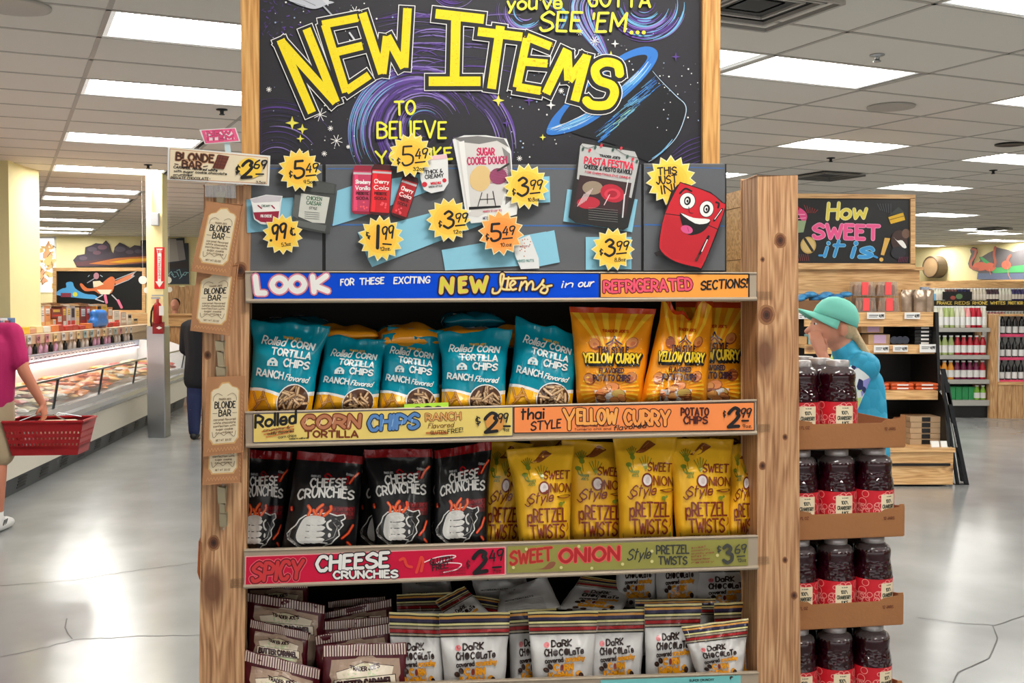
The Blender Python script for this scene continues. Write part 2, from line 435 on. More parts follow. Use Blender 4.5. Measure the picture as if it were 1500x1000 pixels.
M_lens = M('lamp_lens', (255, 252, 246), .5, emit=LAMP)
M_refl = M('troffer_reflector', (235, 235, 232), .4, emit=.35)
# one tile of each width, shared by all copies
def tile_mesh(wd, nm): return MB().pbox(V((.012, .012, 0)), V((wd - .024, 0, 0)), V((0, .61, 0)), V((0, 0, .016))).mesh(nm, M_ceil)
tm = {1: tile_mesh(1.22, 'ceiling_tile'), -1: tile_mesh(1.268, 'ceiling_tile_wide')}
cand = []
for i in range(-13, 18):
    for j in range(-20, 44):
        c = G(i + .5, j + .5)
        if (i, j) in fix or not inroom(c): continue
        cand.append((not vis(c), (c - CAM).length, i, j))
cand.sort(); rest = MB()
for k, (nv, d, i, j) in enumerate(cand):
    if not nv and k < 290:
        o = bpy.data.objects.new('ceiling_tile', tm[1 if i >= 0 else -1]); COL.objects.link(o)
        o.location = G(i, j); o.rotation_euler = (0, 0, TA); child(o, ceiling)
    else:
        p = G(i, j); wd = (1.22 if i >= 0 else 1.268) - .024
        rest.pbox(p + GB * .012 + GA * .012, GB * wd, GA * .61, V((0, 0, .016)))
o = rest.build('distant_tiles', M_ceil, ceiling); o['kind'] = 'stuff'
bars = MB()
for i in range(-13, 19): bars.pbox(G(i, -20, -.004) - GB * .014, GB * .028, GA * (64 * .634), V((0, 0, .01)))
for j in range(-20, 45): bars.pbox(G(-13, j, -.004) - GA * .013, GA * .026, GB * (gx(18) - gx(-13)), V((0, 0, .01)))
o = bars.build('ceiling_grid', M_tbar, ceiling); o['kind'] = 'stuff'
# fluorescent troffers
fx0 = thing('ceiling_light', 'recessed fluorescent ceiling troffer glowing white', 'ceiling light', (0, 0, 0), 'fluorescent ceiling troffers')
MB().pbox(V((.0, .0, .14)), V((1.2, 0, 0)), V((0, .60, 0)), V((0, 0, .01))).pbox(V((0, 0, 0)), V((.03, 0, 0)), V((0, .6, 0)), V((0, 0, .14))).pbox(V((1.17, 0, 0)), V((.03, 0, 0)), V((0, .6, 0)), V((0, 0, .14))) \
    .pbox(V((0, 0, 0)), V((1.2, 0, 0)), V((0, .02, 0)), V((0, 0, .14))).pbox(V((0, .58, 0)), V((1.2, 0, 0)), V((0, .02, 0)), V((0, 0, .14))).build('housing', M_refl, fx0)
pr = [(V((.05, .13 + .34 * t, .015 + .05 * (1 - (2 * t - 1) ** 2)))) for t in [k / 8 for k in range(9)]]
lens = MB(); n_ = len(pr)
lens.add(pr + [p + V((1.1, 0, 0)) for p in pr], [(k, k + 1, n_ + k + 1, n_ + k) for k in range(n_ - 1)])
lens.build('lens', M_lens, fx0, smooth=True)
fk = tree(fx0); first = True
ORD = [''] + 'first second third fourth fifth sixth seventh eighth ninth tenth eleventh twelfth thirteenth fourteenth fifteenth sixteenth seventeenth eighteenth nineteenth twentieth twenty-first twenty-second twenty-third twenty-fourth twenty-fifth'.split(); nrow = {}
for (i, j) in sorted(fix, key=lambda q: (G(q[0] + .5, q[1] + .5) - CAM).length):
    p = G(i, j, .0) + GB * .01 + GA * .015
    c = G(i + .5, j + .5)
    r_, c_ = j, i
    q_ = c - CAM; seen = q_.y > 1 and -60 < 750 + FPX * q_.x / q_.y < 1560 and 445 - FPX * q_.z / q_.y > -60 and not (400 < 750 + FPX * q_.x / q_.y < 1010 and 445 - FPX * q_.z / q_.y < 400)
    row = 'in the left aisle' if i < -2 else 'in the right half of the shop' if i > 0 else 'over the middle'
    if seen: nrow[row] = nrow.get(row, 0) + 1; lab = f'{ORD[nrow[row]]} glowing white fluorescent troffer {row}, counted from the nearest'
    else: row = 'out of sight'; lab = 'fluorescent ceiling troffer behind the camera or hidden by the display'
    if first: fx0.location = p; fx0.rotation_euler = (0, 0, TA); o = fx0; first = False
    else: o = dup(fx0, fk, p, rz=TA)
    o['label'] = lab; o['group'] = 'ceiling troffers ' + row
# sprinklers, vents, speaker
for k, (px, py) in enumerate([(1285, 80), (325, 160), (217, 241), (1217, 231), (1455, 249)]):
    p = atz(px, py, ROOM_H); mb = MB().lathe([(.045, 0), (.045, -.008), (.016, -.012), (.014, -.035), (.024, -.04), (.02, -.045)], p, 14)
    tag(mb.build('sprinkler_head', M_dark if k else M_steel, smooth=True), ['chrome sprinkler head in the ceiling above the wooden post', 'sprinkler head in the left aisle, above the pink tag', 'small sprinkler head beside the fourth left light', 'small sprinkler head left of the square vent light', 'sprinkler head near the upper right edge'][k], 'sprinkler')
for k, (px, py, s_, rnd) in enumerate([(1106, 8, .62, 0), (1212, 256, .6, 0), (1305, 156, .36, 1), (1480, 211, .28, 2), (20, 8, .36, 1), (1455, 334, .5, 0), (1110, 1e9, 0, 0)][:6]):
    p = atz(px, py, ROOM_H - .004)
    if rnd == 0:
        t = thing('ceiling_vent', ['large square slotted air vent by the top right of the chalkboard', 'dark square air vent above the sweet sign', '', '', '', 'distant square air vent over the drinks aisle'][k], 'vent', p)
        for q in range(4):
            a = s_ * (1 - q * .22) / 2; mb = MB()
            for (dx, dy, lx, ly) in ((0, -a, 2 * a, .02), (0, a, 2 * a, .02), (-a, 0, .02, 2 * a), (a, 0, .02, 2 * a)):
                c = p + GB * dx + GA * dy + V((0, 0, -.012 * (3 - q)))
                mb.pbox(c - GB * lx / 2 - GA * ly / 2, GB * lx, GA * ly, V((0, 0, .02)))
            mb.build('vane', M_tbar if k == 0 else M('vent_gray', (120, 118, 115), .5), t)
        MB().pbox(p - GB * s_ / 2 - GA * s_ / 2, GB * s_, GA * s_, V((0, 0, .003))).build('backing', M('vent_dark', (60, 60, 60), .7), t)
    else:
        mb = MB().lathe([(s_ / 2, .002), (s_ / 2, -.01), (s_ / 2 - .02, -.012), (s_ / 2 - .04, -.006), (.01, -.006)], p, 28)
        tag(mb.build('ceiling_speaker', M_tbar if rnd == 1 else M_dark, smooth=True), {2: 'round pale ceiling speaker between the two big right lights', 3: 'dark round ceiling dome at the right edge', 4: 'round speaker at the upper left corner'}[k], 'speaker')
# walls
def wall(name, a, b, mat, h=ROOM_H, t=.15, z0=0):
    a, b = V(a), V(b); d = (b - a).normalized(); n = V((-d.y, d.x, 0)) * t
    return struct(MB().pbox(V((a.x, a.y, z0)), b - a, n, V((0, 0, h - z0))), name, mat)
LW0, LW1 = V((-14.5, 23.75, 0)), V((-2, 26.1, 0))       # far wall of the left aisle
RWd = V((-1.4, 3.3, 0)).normalized()
RW0 = V((18.2, 13.7, 0)); RW1 = RW0 + RWd * 19
wall('wall_back_left', LW0, LW1, M_cream)
wall('wall_back_middle', LW1, (9.2, 33.4, 0), M_cream)
wall('wall_back_right', (9.2, 33.4, 0), RW1, M_cream)
wall('wall_right', RW1, RW0, M_cream)
wall('wall_left', (-14.5, -8, 0), LW0, M_cream)
wall('wall_right_near', RW0, (18.2, -8, 0), M_cream)
LWd = (LW1 - LW0).normalized(); LWn = V((LWd.y, -LWd.x, 0))
def PLW(px, py, off=0): return onp(px, py, LW0 + LWn * off, LWn)
RWn = V((-RWd.y, RWd.x, 0))
if RWn.dot(CAM - RW0) < 0: RWn = -RWn
def PRW(px, py, off=0): return onp(px, py, RW0 + RWn * off, RWn)
def plate(mb, pf, pts, th, off, N, col=None):  # thin prism traced on a plane
    return mb.prism([pf(x, y, off) for x, y in pts], -N * th, col)
# window with yellow tree outside
wf = thing('window_left', None, None, PLW(58, 390, .02)); wf['kind'] = 'structure'
plate(MB(), PLW, [(30, 348), (81, 349), (81, 428), (30, 428)], .03, .03, LWn).build('window_pane', M('sky_glow', (240, 240, 236), .3, emit=.9), wf)
cv = Cv(8e-4)
for k in range(60):
    y = 358 + R.random() * 62; cv.disc(28 + R.random() * 52, y, 3 + R.random() * 5, C(240, 214 - R.randint(0, 35), 140), 2 + R.random() * 4, 12, R.random() * 3, jit=.5)
for k in range(26):
    x, y = 34 + R.random() * 46, 352 + R.random() * 72; cv.line([(x, y), (x + R.uniform(-9, 9), y + R.uniform(4, 14))], .7, C(84, 66, 50))
cv.build('foliage_view', lambda x, y, h: PLW(x, y, .034 + h), wf, printmat('paint_glow', .6))
mb = MB()
for q in ([(79, 346), (82, 346), (82, 430), (79, 430)], [(30, 346), (82, 346), (82, 349), (30, 349)]): plate(mb, PLW, q, .03, .07, LWn)
mb.build('window_frame', M_white, wf)
# painted cloud mural and ship mural on the far left wall (cut boards)
cl = [(107, 381), (113, 374), (124, 372), (125, 362), (134, 359), (140, 356), (150, 357), (155, 352), (160, 358), (162, 368), (166, 371), (168, 362), (175, 355), (182, 358), (190, 363), (197, 359), (205, 360), (212, 366), (216, 368), (216, 390), (112, 390)]
t = thing('cloud_mural', 'cut-out mural of dark sunset clouds above the far chalkboard', 'mural', PLW(160, 385, .03))
plate(MB(), PLW, cl, .03, .06, LWn).build('board', M('mural_dark', (74, 66, 76), .7), t)
cv = Cv(8e-4)
cv.poly([(112, 390), (110, 384), (216, 372), (216, 390)], C(96, 62, 66)); cv.poly([(130, 386), (170, 378), (216, 375), (216, 384), (160, 388)], C(200, 120, 60))
cv.poly([(160, 384), (190, 379), (216, 378), (216, 382), (180, 385)], C(250, 190, 50)); cv.poly([(112, 390), (216, 386), (216, 391), (112, 391)], C(40, 36, 44))
for x, y, r in ((135, 365, 7), (150, 362, 7), (176, 365, 8), (190, 369, 6), (203, 368, 6), (122, 378, 6), (142, 370, 6)):
    cv.disc(x, y, r, C(92 + R.randint(0, 26), 86, 98), r * .5)
cv.build('painting', lambda x, y, h: PLW(x, y, .062 + h), t, PAINT)
t = thing('ship_mural', 'mural of a grey sailing ship on dark sea right of the yellow pillar', 'mural', PLW(260, 410, .03))
plate(MB(), PLW, [(206, 352), (270, 348), (270, 356), (276, 356), (277, 416), (206, 416)], .03, .05, LWn).build('board', M('mural_sea', (58, 64, 74), .7), t)
cv = Cv(8e-4)
cv.poly([(246, 350), (258, 350), (262, 382), (246, 384)], C(176, 170, 166)); cv.poly([(258, 352), (268, 352), (272, 380), (262, 382)], C(150, 146, 146)); cv.poly([(206, 388), (222, 362), (222, 388)], C(150, 146, 146))
cv.poly([(246, 386), (275, 382), (276, 392), (246, 394)], C(60, 54, 56))
for k in range(7): cv.line([(247 + 4 * k, 396 + R.random() * 12), (251 + 4 * k, 394 + R.random() * 12), (254 + 4 * k, 398 + R.random() * 10)], 1, C(150, 200, 205))
cv.build('painting', lambda x, y, h: PLW(x, y, .052 + h), t, PAINT)
# wood-panelled counter wall behind the pillar
wp = thing('wall_office', None, None, at(262, 600, 20)); wp['kind'] = 'structure'
def PO(px, py, off=0): return onp(px, py, V((0, 20.2, 0)) + V((0, -1, 0)) * off, V((0, -1, 0)))
for k, (x0, x1) in enumerate([(208, 222), (222, 236), (236, 250), (250, 263), (263, 276), (276, 290), (290, 304), (304, 318)]):
    mb = MB(); plate(mb, PO, [(x0 + .25, 479), (x1 - .25, 479), (x1 - .25, 572), (x0 + .25, 572)], .03, .03 + .006 * (k % 2), V((0, -1, 0))); mb.build('panel', M_pinez, wp)
mb = MB(); plate(mb, PO, [(206, 459), (318, 459), (318, 462), (206, 462)], .1, .16, V((0, -1, 0))); plate(mb, PO, [(206, 462), (318, 462), (318, 478), (206, 478)], .05, .09, V((0, -1, 0))); mb.build('counter_rail', M_pine, wp)
def PO2(px, py, off=0): return onp(px, py, V((0, 22.5, 0)) + V((0, -1, 0)) * off, V((0, -1, 0)))
wb = thing('wall_office_back', None, None, at(262, 500, 22.5)); wb['kind'] = 'structure'
for k, (x0, x1, y0) in enumerate([(240, 246, 418), (246, 262, 418), (262, 270, 420), (270, 286, 418), (286, 300, 416), (300, 320, 416)]):
    mb = MB(); plate(mb, PO2, [(x0 + .2, y0), (x1 - .2, y0), (x1 - .2, 560), (x0 + .2, 560)], .03, .02 + .006 * (k % 2), V((0, -1, 0))); mb.build('panel', M_pinez, wb)
# columns
def column(name, px0, px1, py, Yoff, dep, mat, z1=ROOM_H, z0=0):
    a = atz(px0, py, Yoff); return a
pc = V(((231.5 - 750) / FPX * 12.96, 12.96, 0))
pil = thing('column_left', None, None, pc); pil['kind'] = 'structure'
MB().box(pc.x, pc.y, 2.16, .192, .192, 1.9, rot=.0).build('column_shaft', M_cream, pil, bevel=.006)
MB().box(pc.x, pc.y, .66, .212, .212, 1.32).build('steel_guard', M_steel, pil, bevel=.01)
MB().tube([V((pc.x - .02, pc.y - .115, 3.1)), V((pc.x - .02, pc.y - .115, 2.66))], .012).build('conduit', M_cream, pil)
MB().box(pc.x + .02, pc.y - .13, 2.57, .10, .05, .15).build('junction_box', M('grey_box', (190, 192, 196), .5), pil, bevel=.008)
def PC(px, py, off=0): return onp(px, py, V((0, pc.y - .098 - off, 0)), V((0, -1, 0)))
t = thing('fire_sign', 'tall red and white fire extinguisher arrow sign on the yellow pillar', 'sign', PC(233, 400))
mb = MB(); plate(mb, PC, [(226, 362), (241, 362), (241, 423), (226, 423)], .004, .008, V((0, -1, 0))); mb.build('plate', M('sign_red', (214, 22, 34), .4), t)
cv = Cv(4e-4); cv.poly([(229, 364), (238, 364), (236.5, 372), (236, 412), (239.5, 412), (233.5, 421), (227.5, 412), (231, 412), (230.5, 372)], WHT)
cv.text('FIRE', 228.3, 370.5, 238.6, 370.5, 4.2, .8, C(214, 22, 34))
cv.text('EXTINGUISHER', 231.8, 376, 231.81, 408, 3, .5, C(214, 22, 34), caps=False)
cv.build('lettering', lambda x, y, h: PC(x, y, .009 + h), t, PAINT, .0002)
t = thing('fire_extinguisher', 'red fire extinguisher with tag and black hose on the pillar', 'extinguisher', PC(231, 470, .08))
b0 = PC(231, 474, .09)
MB().lathe([(.045, 0), (.05, .01), (.05, .2), (.035, .235), (.015, .25), (.015, .29)], b0, 16).build('cylinder', M_red, t, smooth=True)
MB().tube([PC(229, 447, .1), PC(225, 448, .11), PC(222, 456, .11), PC(221, 470, .1), PC(222, 478, .09)], .011).build('hose', M_black, t)
MB().box(b0.x - .02, b0.y, b0.z + .3, .1, .02, .02).box(b0.x + .0, b0.y, b0.z + .33, .13, .015, .015).build('lever', M_steel, t)
q = PC(236.5, 455, .15); MB().box(q.x, q.y, q.z, .055, .004, .11).build('inspection_tag', M_white, t)
q = PC(233, 480, .03)
t = tag(MB().box(q.x, q.y - .02, q.z, .125, .07, .14).build('red_call_box', M_red, bevel=.006), 'small red box with white diamond under the extinguisher', 'box')
cv = Cv(4e-4); cv.poly([(228.5, 480), (233, 477.6), (237.5, 480), (233, 482.4)], WHT); cv.build('diamond', lambda x, y, h: PC(x, y, .087 + h), t, PAINT, .0006)
# wide cream column at the left edge
a, b_ = at(37, 445, 12.2), at(15, 445, 11.7); c_ = at(-40, 445, 11.95)
col2 = struct(MB().prism([V((a.x, a.y, 0)), V((b_.x, b_.y, 0)), V((c_.x, c_.y, 0)), V((c_.x + .1, c_.y + .8, 0)), V((a.x, a.y + .4, 0))], V((0, 0, ROOM_H))), 'column_left_near', M_cream)
# ================================================================ THE ENDCAP DISPLAY
def lat(px, py=600, off=0):                    # lateral coordinate along the display front
    return (PD(px, py, off) - DO).dot(DU)
def DP(l, off, z): return DO + DU * l + DN * off + V((0, 0, z))
def zz(px, py, off=0): return PD(px, py, off).z
def pfD(off0=0):
    return lambda x, y, off=0: PD(x, y, off0 + off)
lL, lR = lat(358, 600), lat(1109, 600)          # opening between the posts
D_ = thing('display_shelving', 'wooden endcap display with two cedar posts and metal shelves of snacks', 'shelving', DP((lL + lR) / 2, -.3, 0))
# posts
z_lt = zz(330, 268); z_rt = zz(1138, 257)
mb = MB(); f_ = [PD(293, 1010, 0), PD(357, 1010, 0), PD(368, 268, 0), PD(301, 268, 0)]
def post(x0t, x0b, x1b, x1t, yt, nm):
    T0, T1 = PD(x0t, yt), PD(x1t, yt); zt = T0.z
    B0, B1 = PD(x0b, 1000), PD(x1b, 1000); k = (zt - 0) / (zt - B0.z)
    G_0 = T0 + (B0 - T0) * k; G_1 = T1 + (B1 - T1) * k; G_0.z = G_1.z = 0
    return MB().prism([G_0, G_1, V((T1.x, T1.y, zt)), V((T0.x, T0.y, zt))], -DN * .10).build(nm, M_cedar, D_, bevel=.003)
post(299, 293, 356, 366, 272, 'post'); post(1109, 1110, 1171, 1167, 257, 'post')
def knot(px, py, r, ang=0):                     # a dark branch knot with its ring, cut into the post's face
    cv = Cv(4e-5); 
    for q, c in ((1.35, C(150, 104, 68)), (1.0, C(112, 68, 44)), (.6, C(78, 44, 30)), (.28, C(48, 30, 24))): cv.disc(px, py, r * q, c, r * q * 1.25, 16, ang, jit=.12)
    cv.build('knot', lambda x, y, h: PD(x, y, h), D_, PAINT, .0002)
for q in ((1143, 352, 7), (1123, 461, 9), (1117, 682, 4), (1150, 640, 3), (313, 795, 7), (352, 396, 8), (1163, 872, 4), (1117, 380, 2.5), (304, 520, 4), (1150, 820, 3)): knot(*q)
# inner side walls made of boards, behind the posts
zt = zz(1112, 262)
def sidewall(l, sgn):
    zs = [0, .38, .76, 1.14, 1.50, 1.70, zt - .045]
    for k in range(len(zs) - 1):
        MB().pbox(DP(l, -.10, zs[k] + .001), -DN * .62, DU * .02 * sgn, V((0, 0, zs[k + 1] - zs[k] - .003))).build('side_board', M_cedary if False else M_side, D_)
    MB().pbox(DP(l, -.10, zt - .045), -DN * .62, DU * .045 * sgn, V((0, 0, .045))).build('top_rail', M_side, D_)
M_side = wood('side_board_pine', (168, 124, 74), (206, 162, 106), (226, 188, 134), 'x', 1.1, .8, .5, 2.8)
lRi = lat(1171, 600) - .025
sidewall(lR + .055, 1); sidewall(lL - .045, -1)
# back board and plinth
MB().pbox(DP(lL - .04, -.72, 0), DU * (lR - lL + .09), DN * .02, V((0, 0, 1.9))).build('back_board', M('back_board_dark', (58, 52, 48), .7), D_)
# shelves: price channel + deck.  px of the channel's corners (TL TR BR BL)
M_chan = M('price_channel', (176, 160, 140), .45, metal=.15)
M_deck = M('shelf_deck', (120, 108, 94), .5)
chan = {1: [(359, 397), (1108, 399), (1108, 440), (360, 443)], 2: [(359, 603), (1108, 585), (1108, 636), (360, 655)],
        3: [(358, 805), (1110, 784), (1110, 833), (357, 861)], 4: [(356, 1008), (1111, 984), (1111, 1034), (355, 1062)]}
for k, q in chan.items():
    OF = .012
    a, b, c, d = [PD(x, y, OF) for x, y in q]
    mb = MB(); mb.prism([a, b, c, d], -DN * .012)
    # lips above and below the ticket
    mb.tube([d + UP * .004, c + UP * .004], .0055, seg=8); mb.tube([a - UP * .002, b - UP * .002], .003, seg=6)
    mb.build('price_channel', M_chan, D_)
    if k > 0:
        z = min(c.z, d.z) + .006
        MB().pbox(DP(lL - .035, 0, z), DU * (lR - lL + .07), -DN * .69, V((0, 0, .022))).build('shelf', M_deck, D_)
SZ = {k: min(PD(*chan[k][2], .012).z, PD(*chan[k][3], .012).z) + .028 for k in chan}
MB().pbox(DP(lL, -.02, 0), DU * (lR - lL), -DN * .6, V((0, 0, .12))).build('plinth', M('plinth_dark', (40, 38, 36), .6), D_)
# a splintered strip of bark/tape by the left post
t = tag(MB().prism([PD(x, y, .0) for x, y in [(291, 792), (296, 794), (297, 852), (292, 848), (289, 838), (290, 812)]], -DN * .05).build('bark_sliver', M('bark_orange', (150, 78, 34), .7)), 'rust-brown torn sliver on the left edge of the left wooden post', 'sliver')
# ---------------------------------------------------------------- NEW ITEMS chalkboard on the display
OB = -.10
t = thing('header_chalkboard', 'large wood-framed black chalkboard painted with yellow NEW ITEMS and a hat', 'chalkboard', PD(705, 395, OB))
pf = pfD(0)
def plD(nm, pts, th, off, mat, par, bevel=0): return MB().prism([PD(x, y, off) for x, y in pts], -DN * th).build(nm, mat, par, bevel=bevel)
plD('panel', [(378, -150), (1031, -150), (1031, 262), (380, 262)], .02, OB, M('chalkboard_black', (34, 33, 40), .6, var=.12, vscale=3), t)
plD('frame_stile', [(352, -172), (379, -172), (380, 268), (356, 268)], .045, OB + .018, M_plypine, t, .002)
plD('frame_stile', [(1030, -172), (1055, -172), (1054, 300), (1031, 300)], .045, OB + .018, M_plypine, t, .002)
plD('frame_rail', [(379, -172), (1030, -172), (1030, -150), (379, -150)], .045, OB + .018, M_plypinex, t, .002)
cv = Cv(5e-5)
PUR, LPUR, LBL, BLU, YEL, NEON = C(88, 58, 140), C(140, 120, 190), C(110, 175, 215), C(50, 130, 215), C(247, 222, 20), C(245, 240, 70)
def arcs(cx, cy, r0, r1, a0, a1, n, cols, w0=.5, w1=2.2, sq=1.0, jr=.03):
    for k in range(n):
        r = r0 + (r1 - r0) * (k + R.random() * .8) / n; s0 = a0 + R.random() * (a1 - a0) * .5; s1 = s0 + (a1 - s0) * (.35 + .65 * R.random())
        P = []; e = 1 + jr * R.uniform(-1, 1)
        for q in range(15):
            a = s0 + (s1 - s0) * q / 14; P.append((cx + r * math.cos(a), cy + r * sq * e * math.sin(a)))
        P = [(min(1028, max(382, x)), y) for x, y in P]
        cv.line(P, R.uniform(w0, w1), R.choice(cols), keep=True, caps=False, taper=.8)
DP1, DP2 = C(62, 46, 96), C(50, 42, 72)
arcs(610, 195, 60, 100, pi * .75, pi * 1.9, 26, [PUR, PUR, DP1, LPUR], 1, 6); cv.L += 1
arcs(610, 195, 75, 102, pi * .8, pi * 1.45, 14, [LBL, LPUR, C(120, 190, 215)], .6, 1.8); cv.L += 1
arcs(620, 190, 20, 72, 0, 2 * pi, 26, [PUR, DP1, LPUR, DP1], .6, 3.5); arcs(622, 185, 12, 40, pi * .3, pi * 1.8, 8, [LPUR, LBL, PUR], .5, 1.6); cv.L += 1
arcs(640, 220, 85, 120, -pi * .45, pi * .05, 14, [PUR, DP1, LPUR], 1, 4); cv.L += 1
arcs(405, 250, 28, 105, pi * 1.15, pi * 1.85, 26, [DP1, PUR, DP2, LPUR], .6, 2.4); cv.L += 1
for k in range(70):                                 # wind strokes behind the letters
    x = R.uniform(545, 690); y = R.uniform(15, 110); l = R.uniform(30, 110)
    cv.line([(x + l * q / 6, y + 5 * math.sin(q / 2 + k) * .6 + (q - 3) ** 2 * .5) for q in range(7)], R.uniform(.5, 2.2), R.choice([PUR, DP1, DP1, LPUR]), keep=True, caps=False, taper=.7)
for k in range(60):
    x = R.uniform(382, 400 + 110 * R.random()); y = R.uniform(-5, 60); a = R.random() * pi
    cv.line([(x, y), (x + 5 * math.cos(a), y + 4 * math.sin(a))], R.uniform(.6, 2), R.choice([PUR, DP1, DP1]), keep=True, caps=False)
cv.L += 1
arcs(944, 2, 15, 58, 0, pi, 26, [PUR, LPUR, LBL, DP1], .8, 3.6); arcs(950, 6, 34, 56, -.2, 1.7, 12, [PUR, LBL, LPUR], 1, 3); cv.L += 1
arcs(770, 15, 14, 44, pi * .1, pi * 1.1, 14, [LPUR, LBL, PUR], .8, 2.6); arcs(665, -25, 20, 40, .2, pi - .2, 9, [PUR, LPUR], .8, 2.4); cv.L += 1
for k in range(22):                                  # smoke plume rising from the hat
    o_ = R.uniform(-13, 13); P = [(870 + 18 + o_ * .4, 84), (873 + o_, 60), (858 + o_ * 1.3, 35), (852 + o_ * 1.4, 10), (862 + o_ * 1.6, -14)]
    cv.line(smooth(P, 5), R.uniform(.8, 3), R.choice([PUR, LPUR, LBL, C(170, 180, 225)]), keep=True, caps=False, taper=.7)
for k in range(10):
    o_ = R.uniform(-9, 9); cv.line(smooth([(815 + o_, 42), (822 + o_, 22), (808 + o_, 5), (790 + o_, -10)], 5), R.uniform(.8, 3), R.choice([PUR, LPUR, LBL]), keep=True, caps=False, taper=.7)
cv.L += 1
# the top hat
crown = smooth([(842, 186), (850, 198), (868, 203), (908, 215), (946, 236), (962, 232), (988, 205), (1003, 172), (1004, 150), (985, 132), (966, 112), (955, 101), (948, 108), (930, 128), (890, 160)], 4, True)
cv.poly([(max(382, x), min(y, 238)) for x, y in crown], C(19, 19, 26))
rim = smooth([(802, 197), (806, 178), (822, 158), (850, 130), (880, 102), (915, 78), (945, 68), (962, 74), (961, 90), (940, 118), (905, 150), (868, 178), (835, 193), (812, 201)], 4, True)
cv.poly(rim, C(48, 118, 200))
for k in range(90):
    t_ = R.random(); o_ = R.uniform(-4.5, 4.5)
    base = smooth([(806, 192), (830, 184), (865, 168), (900, 142), (935, 112), (956, 84)], 6)
    i0 = R.randint(0, len(base) - 8); cv.line([(x + o_, y + o_ * .8) for x, y in base[i0:i0 + R.randint(5, 8)]], R.uniform(.7, 2), R.choice([LBL, BLU, C(30, 96, 180), C(150, 205, 235), WHT, C(80, 160, 225)]), keep=True, caps=False, taper=.6)
cv.poly(smooth([(822, 182), (826, 166), (850, 138), (885, 108), (920, 86), (944, 80), (947, 88), (928, 110), (895, 140), (860, 164), (836, 178)], 4, True), C(24, 24, 32))
for k in range(90):
    x = R.uniform(0, 1); o_ = R.uniform(-10, 10); a = (872 + 80 * x, 205 - 78 * x)
    cv.line([(a[0] + o_ * .5, a[1] + o_ * .6), (a[0] + 14 + o_ * .4, a[1] - 11 + o_ * .7)], R.uniform(.8, 2.4), R.choice([BLU, LBL, C(40, 90, 170), C(150, 210, 180) if .2 < x < .6 else BLU, C(190, 225, 200) if .3 < x < .5 else LBL]), keep=True, caps=False, taper=.6)
cv.L += 1
cv.line(smooth([(956, 104), (968, 118), (990, 140), (1004, 154), (1003, 172), (990, 202), (966, 226), (950, 237)], 5), 1.2, C(190, 215, 235), taper=.6); cv.line(smooth([(985, 204), (970, 222), (955, 232)], 4), 2.4, LBL, taper=.7)
# magic-wand hand and glove
cv.poly(smooth([(416, -6), (428, 3), (446, 10), (462, 13), (478, 7), (486, 2), (486, -8)], 4, True), C(196, 198, 206)); cv.poly([(466, -6), (482, -6), (481, 9)], C(214, 214, 220))
cv.line([(425, 2), (447, 9)], .7, C(90, 90, 100)); cv.line([(440, -2), (462, 8)], .7, C(90, 90, 100))
cv.line([(474, 9), (490, 26)], 2.2, C(180, 182, 190)); cv.line([(512, 48), (522, 62)], 2.6, C(220, 222, 226)); cv.line([(538, 78), (546, 90)], 4, C(224, 226, 230)); cv.L += 1
# purple scribble arcs lower right, stars
for k in range(7):
    y = 190 + 7 * k; cv.line(smooth([(1026, y + 10), (1005, y + 18), (985 - 3 * k, y + 34)], 4), .9, PUR, keep=True, taper=.7)
for (x, y, r) in ((428, 180, 10), (443, 189, 8), (440, 203, 6), (730, 147, 9), (895, 82, 8), (795, 201, 5)): cv.star(x, y, r, r * .34, 4, C(236, 226, 90), pi / 2, True)
for (x, y, r) in ((807, 154, 7), (901, 64, 6)): cv.star(x, y, r, r * .3, 4, WHT, pi / 2, True)
for (x, y, r) in ((775, 147, 8), (990, 83, 7), (742, 180, 7)): cv.star(x, y, r, r * .25, 4, PUR, pi / 2, True)
def ast(x, y, r, c=WHT, n=4):
    for k in range(n): a = pi * k / n + .3; cv.line([(x - r * math.cos(a), y - r * math.sin(a)), (x + r * math.cos(a), y + r * math.sin(a))], .9, c, keep=True, caps=False)
for q in ((469, 168, 10), (493, 206, 9), (520, 17, 8), (849, 47, 5), (871, 60, 7), (394, 131, 4), (484, 188, 4), (822, 133, 4), (510, 215, 3), (475, 225, 4), (761, 232, 4), (678, 130, 3)): ast(*q)
for k in range(150):
    x, y = R.choice([(R.uniform(385, 520), R.uniform(120, 235)), (R.uniform(735, 835), R.uniform(105, 235)), (R.uniform(840, 960), R.uniform(35, 110)), (R.uniform(400, 600), R.uniform(0, 60)), (R.uniform(960, 1026), R.uniform(90, 200))])
    cv._disc(x, y, R.uniform(.5, 1.5), R.choice([WHT, WHT, C(150, 170, 200), C(90, 90, 100)]), 6)
# the NEW ITEMS letters: strokes traced from the board, outlined white, black and yellow
NI = {'N': [[(411, 58), (457, 165)], [(411, 60), (492, 150)], [(449, 42), (492, 150)]],
      'E': [[(472, 36), (524, 26)], [(476, 36), (507, 135)], [(490, 77), (531, 67)], [(507, 133), (541, 110)]],
      'W': [[(531, 19), (560, 108)], [(560, 108), (567, 53)], [(567, 53), (592, 99)], [(592, 99), (597, 12)]],
      'I': [[(638, 20), (709, 28)], [(668, 24), (666, 112)], [(628, 119), (704, 119)]],
      'T': [[(700, 46), (765, 54)], [(733, 38), (720, 130)]],
      'e': [[(772, 54), (807, 68)], [(772, 56), (757, 128)], [(764, 90), (802, 93)], [(757, 127), (792, 133)]],
      'M': [[(831, 72), (800, 137)], [(831, 76), (833, 118)], [(833, 118), (860, 82)], [(860, 80), (842, 148)]],
      'S': [smooth([(908, 110), (904, 95), (886, 91), (872, 101), (877, 117), (896, 125), (900, 138), (890, 153), (868, 154), (858, 146)], 5)]}
